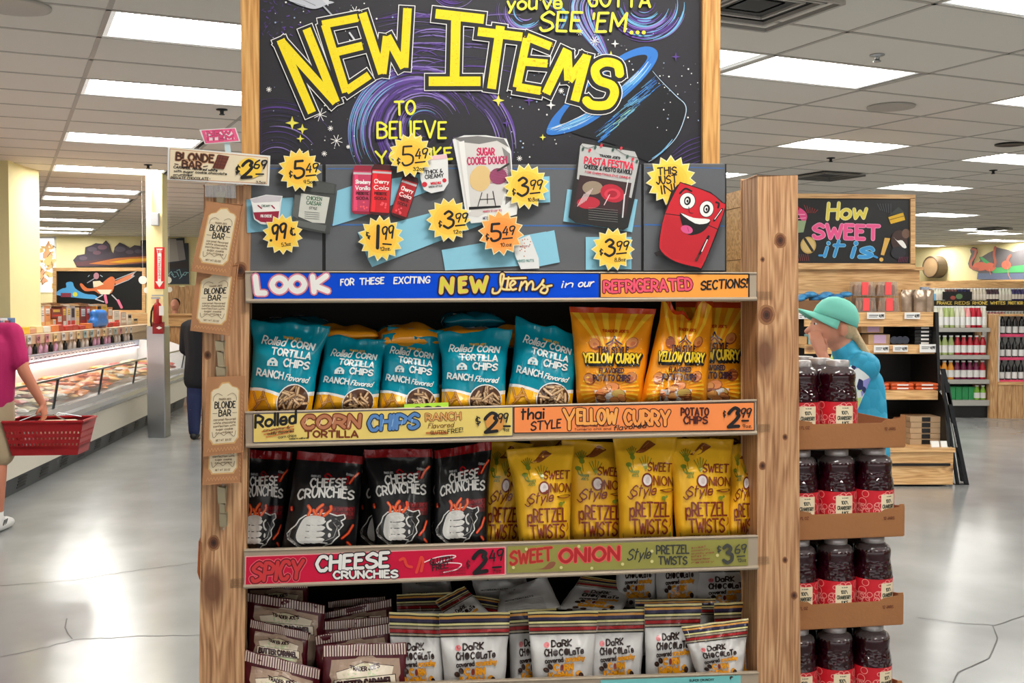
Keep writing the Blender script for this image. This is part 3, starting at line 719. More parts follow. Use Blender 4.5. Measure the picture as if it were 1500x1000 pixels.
W_ = {'N': 12.5, 'E': 12, 'W': 12.5, 'I': 14, 'T': 13, 'e': 12, 'M': 13, 'S': 13}
def block(p, w, c):                                 # square-ended fat stroke
    cv.line(p, w, c, keep=True, caps=False)
    for q in p[1:-1]: cv._disc(q[0], q[1], w / 2, c, 10)
def ext(p, e):
    (a, b), (c, d) = p[0], p[1]; l = math.dist(p[0], p[1]); s0 = (a - (c - a) / l * e, b - (d - b) / l * e)
    (a, b), (c, d) = p[-2], p[-1]; l = math.dist(p[-2], p[-1]); s1 = (c + (c - a) / l * e, d + (d - b) / l * e)
    return [s0] + list(p[1:-1]) + [s1]
for e, c, dx in ((12.5, WHT, -1.2), (10, C(20, 18, 24), -1.2), (0, YEL, 0)):
    cv.L += 1
    for k, ss in NI.items():
        for p in ss: block(ext([(x + dx, y - dx * .8) for x, y in p], e * .45), W_[k] + e, c)
cv.L += 1
for k, ss in NI.items():                            # glitter on the upper halves
    for p in ss:
        for q in range(20):
            i = R.randint(0, len(p) - 2); t_ = R.random(); x = p[i][0] + (p[i + 1][0] - p[i][0]) * t_; y = p[i][1] + (p[i + 1][1] - p[i][1]) * t_
            cv._disc(x + R.uniform(-4, 4), y + R.uniform(-4, 4), R.uniform(.5, .95), R.choice([C(236, 190, 10), C(255, 200, 0), C(228, 205, 40), C(255, 240, 120)]), 5)
kw = dict(jit=.5)
cv.text('TO', 579, 168, 608, 167, 19, 3.4, NEON, jit=.3)
cv.text('BELIEVE', 553, 202, 653, 202, 23, 3.4, NEON, jit=.35)
cv.text('YOU LIKE', 552, 240, 662, 232, 17, 3.2, NEON, jit=.35)
cv.text("you've", 743, 14, 822, 12, 20, 3.4, NEON, jit=.35, slant=.1); cv.text('GOTTA', 862, 9, 952, 10, 22, 3.6, NEON, jit=.35)
cv.text("SEE 'EM", 791, 45, 915, 46, 27, 3.8, NEON, jit=.3, slant=.12)
for x in (925, 934, 943): cv._disc(x, 47.5, 3, NEON, 8)
cv.build('painted_artwork', lambda x, y, h: PD(x, y, OB + h), t, PAINT, .0004)
# ---------------------------------------------------------------- grey sign cards under the board
OG = .0
M_grey = M('sign_grey', (92, 94, 98), .6, var=.06, vscale=5)
gl = {0: (365, 472, 'left narrow'), 1: (477, 939, 'wide middle'), 2: (943, 1062, 'right narrow')}
for k, (x0, x1, nm) in gl.items():
    y0, y1 = 241 - (k == 2) * 1.5, 396
    t = thing('sign_board', nm + ' grey painted board under the big chalkboard', 'sign board', PD((x0 + x1) / 2, 396, OG), 'grey sign boards under the chalkboard')
    plD('board', [(x0, y0), (x1, y0), (x1, y1), (x0, y1)], .006, OG, M_grey, t)
    cv = Cv(5e-5); BL2 = C(58, 104, 168)
    cv.line([(x0 + 2, y0 + 6), ((x0 + x1) / 2, y0 + 5.4), (x1 - 1, y0 + 7)], 1.3, BL2, caps=False); cv.line([(x0 + 1, 329), ((x0 + x1) / 2, 330), (x1 - 1, 331)], 2.2, BL2, caps=False)
    cv.line([(x0, y0 + .5), (x1, y0 + .5)], .7, C(150, 152, 156), caps=False)
    cv.build('blue_lines', lambda x, y, h: PD(x, y, OG + h), t, PAINT, .0003)
t = tag(MB().prism([PD(x, y, -.006) for x, y in [(362, 242), (1064, 240), (1064, 398), (362, 399)]], -DN * .012).build('backing_strip', M_black), 'black backing board behind the three grey sign boards', 'board')
# light blue paper pieces
def card(name, label, cat, pts, off, col, group=None, th=.0012, art=None, edge=None):
    cx = sum(p[0] for p in pts) / len(pts); cy = sum(p[1] for p in pts) / len(pts)
    t = thing(name, label, cat, PD(cx, cy, off), group)
    MB().prism([PD(x, y, off) for x, y in pts], -DN * th).build('card', col, t)
    if art:
        cv = Cv(4e-5); art(cv, cx, cy); cv.build('printing', lambda x, y, h: PD(x, y, off + h), t, PAINT, .0003)
    return t
M_ltb = M('paper_blue', (140, 200, 222), .7, var=.05, vscale=14)
for k, (lab, pts) in enumerate([('pale blue paper strip behind the yogurt cup', [(361, 292), (430, 289), (433, 335), (362, 341)]),
    ('pale blue paper strip left of the red cans', [(494, 279), (516, 272), (640, 250), (640, 275), (520, 321), (487, 331)]),
    ('long pale blue paper strip behind the $1.99 starburst', [(524, 340), (705, 292), (706, 329), (545, 391), (539, 380)]),
    ('pale blue paper under the orange starburst', [(647, 366), (800, 339), (800, 387), (652, 396)]),
    ('pale blue paper square right of the small white packet', [(779, 344), (812, 337), (820, 384), (785, 391)]),
    ('pale blue paper behind the pasta pack', [(831, 277), (934, 292), (926, 340), (825, 324)]),
    ('pale blue paper behind the starburst at the lower right', [(858, 347), (925, 347), (925, 394), (858, 395)]),
    ('pale blue paper peeking from behind the $3.99 beside the cookie dough', [(748, 262), (805, 258), (806, 296), (752, 300)])]):
    card('blue_paper', lab, 'paper', pts, .002 + .0004 * k, M_ltb, 'pale blue papers on the sign boards')
# starburst price cards
M_edge = M('card_edge', (250, 236, 190), .6)
def burst(cx, cy, r, n, orange, off, label, draw, rot=0, col=None):
    t = thing('starburst_sign', label, 'price sign', PD(cx, cy, off), 'starburst signs on the boards')
    P = [(cx + (r if k % 2 == 0 else r * .78) * math.cos(rot + pi * k / n), cy + (r if k % 2 == 0 else r * .78) * math.sin(rot + pi * k / n)) for k in range(2 * n)]
    MB().prism([PD(x, y, off) for x, y in P], -DN * .003).build('card', M_edge, t)
    cv = Cv(4e-5); base = C(255, 168, 84) if orange else C(253, 214, 84)
    cv.star(cx, cy, r * .94, r * .735, n, base, rot); 
    for q, g in ((.66, 6), (.52, 12), (.38, 18)): cv.disc(cx, cy, r * q, C(255, 208 - g - (44 if orange else 0), 78 - g), n=24)
    draw(cv, cx, cy); cv.build('lettering', lambda x, y, h: PD(x, y, off + h), t, PAINT, .0003); return t
K = BLK(22)
def price(big, sup, x0, yb, sz, sy=None, oz='', skew=0, bw=3.6):
    def f(cv, cx, cy):
        cv.text('$', cx + x0 - 8, cy + yb + skew - 2, cx + x0 - 3, cy + yb + skew - 2, 9, 1.5, K)
        cv.text(big, cx + x0, cy + yb, cx + x0 + sz * .55, cy + yb - 1, sz, bw, K, jit=.1, slant=.15)
        x1 = cx + x0 + sz * .72; cv.text(sup, x1, cy + yb - sz * .36, x1 + 17, cy + yb - sz * .40, sz * .52, 2.1, K, jit=.1, slant=.15)
        cv.line([(x1, cy + yb - sz * .14), (x1 + 14, cy + yb - sz * .2)], 2.2, K); 
        if oz: cv.text(oz, x1 - 3, cy + yb + 8, x1 + 13, cy + yb + 7, 5, .9, K)
    return f
burst(439, 249, 32, 15, 0, .022, 'yellow $5.49 starburst at the upper left above the salad pack', price('5', '49', -8, 12, 24, oz='9.5oz'), .1)
def d99(cv, cx, cy):
    cv.text('.99', cx - 17, cy + 9, cx + 6, cy + 5, 21, 3.4, K, jit=.1, slant=.12); cv.text('¢', cx + 11, cy + 2, cx + 18, cy + 1, 13, 2, K); cv.text('5.3oz', cx - 1, cy + 18, cx + 12, cy + 16, 5, .9, K)
burst(414, 343, 30, 14, 0, .020, 'yellow 99 cent starburst below the yogurt cup', d99, .2)
def d199(cv, cx, cy):
    cv.line([(cx - 4, cy - 18), (cx - 5, cy + 14)], 5, K); cv.text('$', cx - 20, cy + 1, cx - 15, cy - 1, 10, 1.5, K); cv.text('99', cx + 3, cy + 2, cx + 19, cy - 1, 18, 2.4, K, slant=.15); cv.line([(cx + 3, cy + 8), (cx + 15, cy + 9)], 2.2, K); cv.text('12oz.', cx - 1, cy + 18, cx + 14, cy + 17, 5, .9, K)
burst(558, 349, 34, 15, 0, .021, 'yellow $1.99 starburst below the three cans', d199, .05)
burst(602, 227, 33, 15, 0, .024, 'yellow $5.49 starburst above the white yogurt tub', price('5', '49', -13, 15, 27, oz='32oz', bw=2.8), .15)
burst(657, 322, 33, 14, 0, .018, 'yellow $3.99 starburst in the middle of the boards', price('3', '99', -7, 12, 24, oz='12oz'), .0)
burst(734, 341, 34, 14, 1, .026, 'orange $5.49 starburst under the cookie dough bag', price('5', '49', -15, 12, 24, oz='10.oz'), .1)
burst(771, 273, 34, 15, 0, .023, 'yellow $3.99 starburst right of the cookie dough bag', price('3', '99', -13, 14, 26, oz='10.8oz'), .2)
burst(898, 365, 32, 14, 0, .020, 'yellow $3.99 starburst below the pasta pack', price('3', '99', -12, 10, 24, oz='8.8oz'), .0)
def dj(cv, cx, cy):
    cv.text('THIS', cx - 19, cy - 8, cx + 8, cy - 10, 10, 2.1, K, jit=.2); cv.text('JUST', cx - 21, cy + 6, cx + 9, cy + 3, 11, 2.1, K, jit=.2); cv.text('IN!', cx - 13, cy + 20, cx + 6, cy + 17, 12, 2.1, K, jit=.2)
burst(983, 264, 37, 15, 0, .018, 'yellow starburst reading THIS JUST IN beside the red fridge cut-out', dj, .1)
# product photo cut-outs
def yog(cv, cx, cy):
    cv.poly([(368, 296), (410, 293), (407, 323), (400, 328), (382, 326), (374, 320)], WHT); cv.poly([(371, 311), (409, 309), (407, 323), (399, 327), (382, 325), (374, 320)], C(150, 26, 56))
    cv.poly([(366, 292), (390, 286), (413, 288), (410, 295), (372, 297)], C(206, 200, 204)); cv.line([(378, 301), (383, 305)], 2, C(150, 30, 60)); cv.line([(398, 301), (402, 305)], 2, C(150, 30, 60))
    cv.text('CREAMY', 383, 303, 396, 303, 3, .6, C(60, 90, 70)); cv.text('FIG CHEESE', 382, 318, 398, 318, 3.4, .7, WHT)
card('yogurt_cup_cutout', 'flat cut-out photo of a small yogurt cup with red band', 'cut-out', [(366, 291), (390, 285), (414, 287), (412, 296), (409, 323), (400, 330), (382, 328), (372, 321), (369, 298)], .016, M_white, art=yog)
def csr(cv, cx, cy):
    cv.poly([(441, 283), (483, 289), (476, 327), (458, 326), (437, 317)], C(208, 208, 198)); cv.text('CHICKEN', 449, 292, 471, 294, 5, 1, C(50, 100, 66)); cv.text('CAESAR', 449, 299, 470, 301, 5, 1, C(50, 100, 66)); cv.text('STYLE', 453, 306, 464, 307, 3.4, .6, K)
    for k in range(4): cv.line([(446, 310 + 3 * k), (468, 312 + 3 * k)], .6, C(80, 80, 80), caps=False)
    cv.poly([(432, 285), (441, 286), (436, 320), (428, 316)], C(96, 98, 96)); cv.poly([(434, 322), (478, 330), (476, 339), (430, 330)], C(98, 100, 98)); cv.poly([(462, 266), (490, 270), (489, 284), (446, 280)], C(76, 78, 76))
card('salad_pack_cutout', 'flat cut-out photo of a clear salad bag with green lettering', 'cut-out', [(436, 270), (464, 264), (493, 270), (483, 343), (455, 338), (427, 332)], .012, M('bag_photo_grey', (66, 68, 66), .6), art=csr)
def can(x, y, w, h, rot, c1, c2, t1, t2, dark, lab, off):
    c, s_ = math.cos(rot), math.sin(rot)
    def q(a, b): return (x + a * c - b * s_, y + a * s_ + b * c)
    pts = [q(-w / 2 + 3, -h / 2), q(w / 2 - 3, -h / 2), q(w / 2, -h / 2 + 6), q(w / 2, h / 2 - 4), q(w / 2 - 3, h / 2), q(-w / 2 + 3, h / 2), q(-w / 2, h / 2 - 4), q(-w / 2, -h / 2 + 6)]
    def art(cv, cx, cy):
        cv.poly([q(-w / 2 + 1, -h / 2 + 8), q(w / 2 - 1, -h / 2 + 8), q(w / 2 - 1, h / 2 - 4), q(-w / 2 + 1, h / 2 - 4)], c2)
        cv.poly([q(-w / 2 + 1, -h / 2 + 10), q(w / 2 - 1, -h / 2 + 10), q(w / 2 - 1, -h / 2 + 13), q(-w / 2 + 1, -h / 2 + 13)], C(200, 190, 192))
        cv.poly([q(-w / 2 + 3, -h / 2 + 14), q(-w / 2 + 8, -h / 2 + 14), q(-w / 2 + 8, h / 2 - 5), q(-w / 2 + 3, h / 2 - 5)], tuple(min(1, v * 1.5) for v in c2[:3]) + (1,))
        for k, tt in enumerate((t1, t2)): a, b = q(-w * .34, -h * .13 + 9 * k), q(w * .36, -h * .13 + 9 * k); cv.text(tt, a[0], a[1], b[0], b[1], 5.4, 1.1, WHT)
        for k, tt in enumerate(('PREBIOTIC', 'SODA')): a, b = q(-w * .3, h * .1 + 7 * k), q(w * .3, h * .1 + 7 * k); cv.text(tt, a[0], a[1], b[0], b[1], 4, .9, C(70, 10, 20))
        for k in range(7): a = q(R.uniform(-w * .3, w * .3), h * R.uniform(.25, .4)); cv._disc(a[0], a[1], 1.6, C(240, 90, 100), 6)
    return card('can_cutout', lab, 'cut-out', pts, off, M('can_' + str(int(x)), dark, .5), art=art)
can(593, 288, 25, 64, .32, None, C(170, 26, 34), 'Cherry', 'Cola', (60, 12, 16), 'flat cut-out of a dark red can, tilted behind the other two cans', .010)
can(531, 278, 30, 71, .03, None, C(196, 60, 96), 'Strawberry', 'Vanilla', (150, 30, 56), 'flat cut-out of a pink can, left of the three', .012)
can(558, 278, 30, 74, .06, None, C(206, 30, 40), 'Cherry', 'Cola', (70, 14, 18), 'flat cut-out of a bright red can, middle of the three', .014)
def tub(cv, cx, cy):
    cv.poly([(616, 230), (654, 226), (655, 232), (616, 236)], C(236, 190, 196)); cv.text('THICK &', 623, 255, 648, 252, 5, 1.1, K); cv.text('CREAMY', 623, 262, 650, 259, 5.4, 1.1, K)
    cv.disc(622, 270, 3.8, C(206, 30, 50)); cv.disc(651, 264, 3, C(206, 30, 50)); cv.text('WHOLE MILK', 631, 270, 646, 269, 3, .8, C(200, 30, 50)); cv.text('GREEK STYLE', 628, 275, 648, 273, 2.4, .5, K)
card('yogurt_tub_cutout', 'flat cut-out photo of a white thick and creamy yogurt tub', 'cut-out', [(614, 231), (654, 225), (656, 234), (657, 268), (650, 279), (632, 283), (621, 278), (616, 262)], .014, M_white, art=tub)
def dough(cv, cx, cy):
    cv.poly([(668, 202), (700, 208), (722, 203), (742, 214), (745, 250), (735, 300), (700, 318), (685, 316)], C(214, 210, 206)); cv.poly([(664, 202), (700, 199), (738, 203), (746, 216), (728, 206), (702, 211), (676, 208)], C(120, 118, 116))
    cv.poly([(735, 215), (747, 225), (752, 290), (740, 300), (744, 250)], C(130, 128, 126)); cv.poly([(672, 208), (680, 206), (690, 310), (686, 312)], C(236, 234, 230))
    cv.text('SUGAR', 699, 227, 724, 227, 10, 2, C(196, 30, 84)); cv.text('COOKIE DOUGH', 685, 241, 742, 239, 10, 1.9, C(186, 34, 90)); cv.disc(704, 261, 16, C(222, 190, 130), 19, 20, .3, jit=.08); cv.disc(730, 258, 13, C(132, 50, 86), 12, 18)
    for k in range(9): cv.line([(718, 252 + 2 * k), (744, 246 + 2.6 * k)], .8, C(160, 80, 116), keep=True)
    cv.line([(729, 250), (745, 240)], 3, C(50, 46, 44)); cv.line([(706, 282), (700, 302)], 1.2, K); cv.line([(722, 280), (726, 301)], 1.2, K); cv.line([(714, 284), (714, 298)], 1.2, K); cv.line([(704, 292), (724, 291)], 1, K)
    cv.poly([(687, 303), (733, 301), (734, 303.5), (687, 307)], K); cv.text('NET WT 12 OZ', 708, 321, 728, 318, 3, .6, C(60, 60, 90)); cv.text('MAKES 12 COOKIES', 708, 311, 735, 309, 2.6, .5, C(190, 50, 90))
card('cookie_dough_cutout', 'flat cut-out photo of a grey-white sugar cookie dough bag', 'cut-out', [(663, 204), (680, 198), (712, 198), (742, 203), (749, 222), (751, 262), (759, 296), (757, 314), (722, 324), (690, 327), (681, 306), (672, 250)], .016, M_white, art=dough)
def pasta(cv, cx, cy):
    cv.poly([(853, 210), (930, 222), (936, 236), (925, 290), (845, 262), (850, 214)], C(186, 186, 184)); cv.poly([(849, 256), (925, 268), (917, 316), (896, 309), (841, 303)], C(56, 34, 36))
    cv.disc(868, 275, 15, C(150, 132, 112), 10); cv.disc(897, 283, 18, C(178, 32, 52), 13, 18, .3); cv.disc(897, 284, 12, C(206, 56, 74), 8); cv.disc(862, 297, 17, C(176, 36, 54), 9); cv.disc(897, 284, 7, C(160, 26, 44), 5)
    for k in range(5): cv.line([(846 + 3 * k, 302 - 2 * k), (856 + 3 * k, 284 - 2 * k)], .9, C(220, 200, 200), keep=True)
    cv.line([(915, 285), (912, 318)], 2, C(210, 212, 214)); cv.line([(921, 258), (916, 285)], 1.4, C(220, 220, 220)); cv.line([(893, 285), (885, 300)], 1.2, C(236, 200, 205))
    cv.text("TRADER JOE'S", 878, 229, 908, 233, 3, .9, K); cv.text('PASTA FESTIVA', 856, 239, 927, 248, 9.5, 2, C(216, 40, 70)); cv.text('CHEESE & PESTO RAVIOLI', 856, 246, 925, 255, 5.4, 1.2, K); cv.text('FOR CHRISTMAS EVE DINNER', 857, 253, 923, 262, 3, .7, C(200, 60, 80), caps=False)
    cv.line(smooth([(852, 213), (862, 217), (880, 211), (896, 214), (915, 226), (934, 231)], 4), .7, C(40, 60, 50), caps=False)
    for k, (x, y) in enumerate(((854, 218), (864, 220), (872, 216), (881, 213), (898, 219), (910, 217), (919, 229), (927, 233), (933, 236))): cv.disc(x, y, 1.9, C(206, 50, 66) if k % 2 else C(60, 90, 80), 2.8, 8, .4)
    for k in range(6): cv.line([(862, 310 + 3.4 * k - 6), (905, 314 + 3.4 * k - 6)], .5, C(140, 138, 136), caps=False)
card('pasta_pack_cutout', 'flat cut-out photo of a black and grey ravioli pack with red pasta', 'cut-out', [(849, 212), (854, 207), (922, 217), (933, 225), (938, 240), (930, 290), (920, 333), (913, 337), (843, 326), (833, 318), (838, 280)], .014, M('pack_black', (30, 28, 28), .55), art=pasta)
def nuts(cv, cx, cy):
    cv.text('spicy', 762, 362, 776, 361, 3, .6, C(150, 50, 40))
    for k in range(14): cv._disc(R.uniform(760, 778), R.uniform(350, 378), 1, C(200, 130, 90), 5)
    cv.text('MIXED NUTS', 758, 384, 782, 383, 3.4, .6, C(60, 140, 130))
card('snack_packet_cutout', 'flat cut-out photo of a small white packet below the orange starburst', 'cut-out', [(750, 354), (776, 344), (789, 378), (790, 393), (763, 394), (755, 375)], .010, M_white, art=nuts)
def fridge(cv, cx, cy):
    RD, DK = C(196, 28, 42), C(24, 18, 20)
    cv.poly(smooth([(994, 271), (1002, 269), (1040, 282), (1057, 296), (1062, 303), (1048, 345), (1029, 389), (1022, 391), (990, 383), (969, 368), (966, 350), (974, 312), (984, 282)], 3, True), RD)
    cv.poly([(970, 350), (975, 314), (1052, 334), (1028, 386), (985, 379), (969, 364)], C(184, 26, 40))
    cv.line([(975, 313), (1000, 316)], 1.2, DK); cv.line([(1036, 329), (1052, 336)], 1.2, DK)
    cv.line(smooth([(994, 271), (1002, 269), (1040, 282), (1057, 296), (1063, 303), (1048, 345), (1029, 391), (1022, 392), (990, 384), (968, 369), (966, 350), (974, 312), (984, 282)], 3, True), 1.3, DK)
    for x, y, rx, ry in ((1007, 294, 11, 11.5), (1035, 306, 10, 11.5)):
        cv.disc(x, y, rx + 1, DK, ry + 1, 22, .2); cv.disc(x, y, rx, WHT, ry, 22, .2); cv.disc(x, y, 5, DK, 6.6, 16, .2); cv.disc(x - .5, y, 2.6, WHT, 4, 12, .2); cv.disc(x, y + .5, 1.5, DK, 2.4, 10)
    cv.line(smooth([(996, 283), (1004, 276), (1013, 280)], 4), 2.6, DK); cv.line(smooth([(1049, 296), (1053, 298), (1052, 304)], 4), 2.8, DK); cv.line(smooth([(1009, 303), (1010, 311), (1015, 312)], 4), 1, DK)
    m = smooth([(996, 312), (1016, 320), (1040, 321), (1034, 335), (1020, 343), (1005, 341), (994, 331)], 4, True); cv.poly(m, DK)
    cv.poly(smooth([(997, 312), (1016, 319), (1039, 321), (1035, 327), (1018, 327), (998, 320)], 3, True), WHT); cv.disc(1006, 336, 9, C(214, 84, 136), 6, 16, .3); cv.line([(1007, 333), (1009, 339)], .8, C(160, 40, 90))
    cv.line([(1058, 306), (1046, 323)], 3, DK); cv.line([(1057, 307), (1047, 321)], 1, WHT); cv.line([(1038, 346), (1020, 381)], 3.4, DK); cv.line([(1036, 351), (1028, 368)], 1.4, WHT); cv.line([(1024, 374), (1019, 381)], 3, C(90, 40, 30))
t = card('fridge_cutout', 'red smiling cartoon refrigerator cut-out at the right end of the boards', 'cut-out', [(993, 270), (1003, 268), (1041, 281), (1058, 295), (1064, 303), (1049, 346), (1030, 391), (1026, 396), (1020, 393), (990, 385), (971, 373), (962, 375), (958, 370), (966, 367), (965, 350), (973, 312), (983, 282)], .024, M('fridge_dark', (30, 20, 22), .6), art=fridge)
# ---------------------------------------------------------------- shelf tickets
def ticket(name, label, pts, col, art, off=.0145, border=None, th=.0012):
    t = thing(name, label, 'shelf sign', PD(sum(p[0] for p in pts) / 4, sum(p[1] for p in pts) / 4, off))
    MB().prism([PD(x, y, off) for x, y in pts], -DN * th).build('card', col, t)
    cv = Cv(4e-5)
    if border:
        P = pts + [pts[0]]; cv.line(P, border[0], border[1], caps=False)
    art(cv); cv.build('lettering', lambda x, y, h: PD(x, y, off + h), t, PAINT, .0003); return t
def aLook(cv):
    OLc = [(5.4, C(90, 50, 110)), (4.2, C(214, 130, 150))]
    cv.text('L', 377, 429, 388, 429, 24, 8, WHT, ol=OLc, slant=-.12); cv.text('OO', 399, 427, 446, 426, 20, 8, WHT, ol=OLc); cv.text('K', 460, 427, 480, 426, 22, 8, WHT, ol=OLc, slant=-.05)
    cv.text('FOR', 499, 418, 518, 417, 9, 2, WHT, jit=.3, slant=.1); cv.text('THESE', 527, 417, 562, 415, 9, 2, WHT, jit=.3, slant=.1); cv.text('EXCITING', 577, 415, 629, 414, 9, 2, WHT, jit=.3, slant=.1)
    o2 = [(6, K), (1.6, C(236, 150, 130))]; Y2 = C(218, 208, 66)
    cv.text('N', 646, 428, 661, 428, 20, 5.6, Y2, ol=o2, slant=.1); cv.text('E', 674, 427, 683, 426, 19, 5.4, Y2, ol=o2, slant=.1); cv.text('W', 690, 427, 713, 426, 20, 5.2, Y2, ol=o2, slant=.05)
    it = [smooth([(722, 423), (722, 429), (730, 428), (735, 418), (738, 403), (734, 402), (733, 412), (735, 422), (741, 424)], 4), [(745, 406), (742, 424), (747, 424)], [(737, 408), (770, 407)], smooth([(750, 418), (755, 414), (751, 411), (747, 417), (750, 424), (756, 423)], 4),
          [(761, 425), (764, 413)], smooth([(762, 420), (769, 412), (772, 416), (771, 424)], 3), smooth([(771, 420), (778, 412), (781, 416), (780, 424)], 3), smooth([(780, 423), (786, 423), (796, 412)], 3), smooth([(796, 410), (794, 416), (802, 422), (799, 429), (792, 427), (796, 421), (808, 418)], 4)]
    for e, c in ((4.4, K), (1.2, C(200, 120, 70)), (0, C(240, 226, 150))):
        cv.L += 1
        for p in it: cv.line(p, 2.6 + e, c, keep=True)
    cv.text('in', 823, 421, 838, 420, 10, 1.9, WHT, slant=.35); cv.text('our', 847, 420, 868, 419, 11, 1.9, WHT, slant=.35)
ticket('shelf_strip_sign', 'bright blue shelf strip reading LOOK for these exciting NEW Items', [(371, 399), (878, 400), (878, 437), (371, 439)], M('strip_blue', (4, 72, 206), .7, spec=.15), aLook, border=(2, K))
def aRef(cv):
    cv.text('REFRIGERATED', 885, 428, 1013, 424, 16, 3.4, C(238, 84, 110), ol=[(2.6, C(110, 16, 30))], jit=.4)
    cv.text('SECTIONS!', 1027, 424, 1094, 420, 12, 2.4, K, jit=.25, slant=.12)
ticket('shelf_strip_sign', 'orange strip reading REFRIGERATED SECTIONS at the right end of the blue strip', [(879, 400), (1097, 401), (1097, 437), (879, 436)], M('strip_orange', (255, 164, 66), .5), aRef, border=(2.2, K))
def aCorn(cv):
    BR, OR = C(120, 52, 22), C(206, 124, 60)
    cv.text('Rolled', 374, 626, 433, 619, 17, 3.8, K, jit=.15, slant=.15)
    cv.text('CORN', 443, 627, 526, 625, 17, 4.6, C(190, 122, 84), ol=[(3.6, BR)], slant=.12)
    for q in ((447, 616, 1), (468, 618, 1), (487, 615, 1), (510, 620, 1)): cv.line([(q[0], q[1] + 5), (q[0] + 3, q[1] - 3)], 1, C(238, 210, 180), keep=True)
    cv.text('TORTILLA', 447, 640, 524, 640, 9, 2.6, BR)
    cv.text('CHIPS', 540, 630, 612, 626, 20, 4.8, C(88, 136, 196), ol=[(2.8, C(24, 30, 44))], slant=.1)
    for k in range(5): cv.line([(546 + 14 * k, 624), (548 + 14 * k, 614)], 1.2, C(150, 190, 230), keep=True)
    cv.text('RANCH', 624, 616, 675, 614, 10, 2, C(226, 166, 96), ol=[(1.4, C(130, 70, 30))])
    cv.text('Flavored', 627, 627, 664, 625, 7, .9, C(110, 60, 30), slant=.3); cv.line([(625, 634), (655, 634)], 2.6, C(190, 110, 50)); cv.text('GLUTEN', 631, 636, 653, 635, 5, .9, C(100, 50, 24)); cv.text('FREE!', 656, 635, 678, 632, 6, 1, K, slant=.1)
    for k in range(3): cv.line([(384 + 3 * k, 632 + 4 * k), (430, 624 + 4 * k)], 1.8, OR, keep=True)
    cv.text('crunchy &', 386, 632, 424, 627, 4, .7, K, slant=.2); cv.text('oddly flavored', 392, 637, 430, 632, 4, .7, K, slant=.2); cv.text('corn chips', 408, 642, 434, 639, 4, .7, K); cv.text('baked in california', 424, 643.5, 452, 642, 2.2, .6, K)
    cv.disc(725, 619, 14, C(222, 150, 70), 13); cv.text('$', 697, 622, 704, 621, 12, 1.6, K); cv.text('2', 711, 633, 728, 631, 27, 4.8, K, slant=.1); cv.text('99', 730, 619, 744, 618, 13, 2, K, slant=.1); cv.line([(738, 624), (747, 624)], 3, K); cv.text('9oz', 738, 632, 746, 631, 5, .8, K)
ticket('shelf_strip_sign', 'cream yellow shelf strip reading Rolled CORN TORTILLA CHIPS 2.99', [(371, 606), (751, 596), (751, 638), (371, 648)], M('strip_cream', (242, 214, 118), .5), aCorn, border=(1, C(80, 84, 110)))
def aCur(cv):
    BR = C(88, 24, 20)
    cv.text('thai', 764, 614, 796, 612, 15, 2.8, K, slant=.1, jit=.1); cv.text('STYLE', 778, 630, 821, 626, 12, 2.3, C(60, 22, 20), slant=.15)
    cv.text('Y', 826, 628, 842, 628, 28, 4.6, C(250, 172, 84), ol=[(2.8, BR)]); cv.text('ELLOW', 846, 620, 903, 620, 20, 4.6, C(250, 172, 84), ol=[(2.8, BR)], jit=.15); cv.text('CURRY', 915, 621, 980, 622, 20, 4.6, C(250, 160, 80), ol=[(2.8, BR)], jit=.15)
    cv.text('flavored', 899, 630, 946, 626, 7, 1.2, K, slant=.3); cv.text('crisp, mild heat', 845, 625, 892, 624, 3.2, .6, BR); cv.text('tumeric chili and', 842, 630, 895, 629, 3.2, .6, BR)
    cv.text('POTATO', 998, 608, 1038, 608, 10.5, 2.2, C(70, 20, 18), jit=.1); cv.text('CHIPS', 1002, 620, 1036, 620, 10, 2.2, C(70, 20, 18), jit=.1)
    cv.text('$', 1059, 610, 1063, 610, 9, 1.3, K); cv.text('2', 1067, 625, 1082, 624, 27, 5, K, slant=.1); cv.text('99', 1085, 611, 1099, 611, 13, 2, K, slant=.15); cv.line([(1087, 616), (1096, 616)], 2.8, K); cv.text('9oz.', 1088, 626, 1101, 626, 4.6, .8, K)
ticket('shelf_strip_sign', 'orange shelf strip reading thai style YELLOW CURRY potato chips 2.99', [(753, 596), (1105, 589), (1105, 630), (753, 634)], M('strip_orange2', (255, 146, 78), .5), aCur, border=(1.2, K))
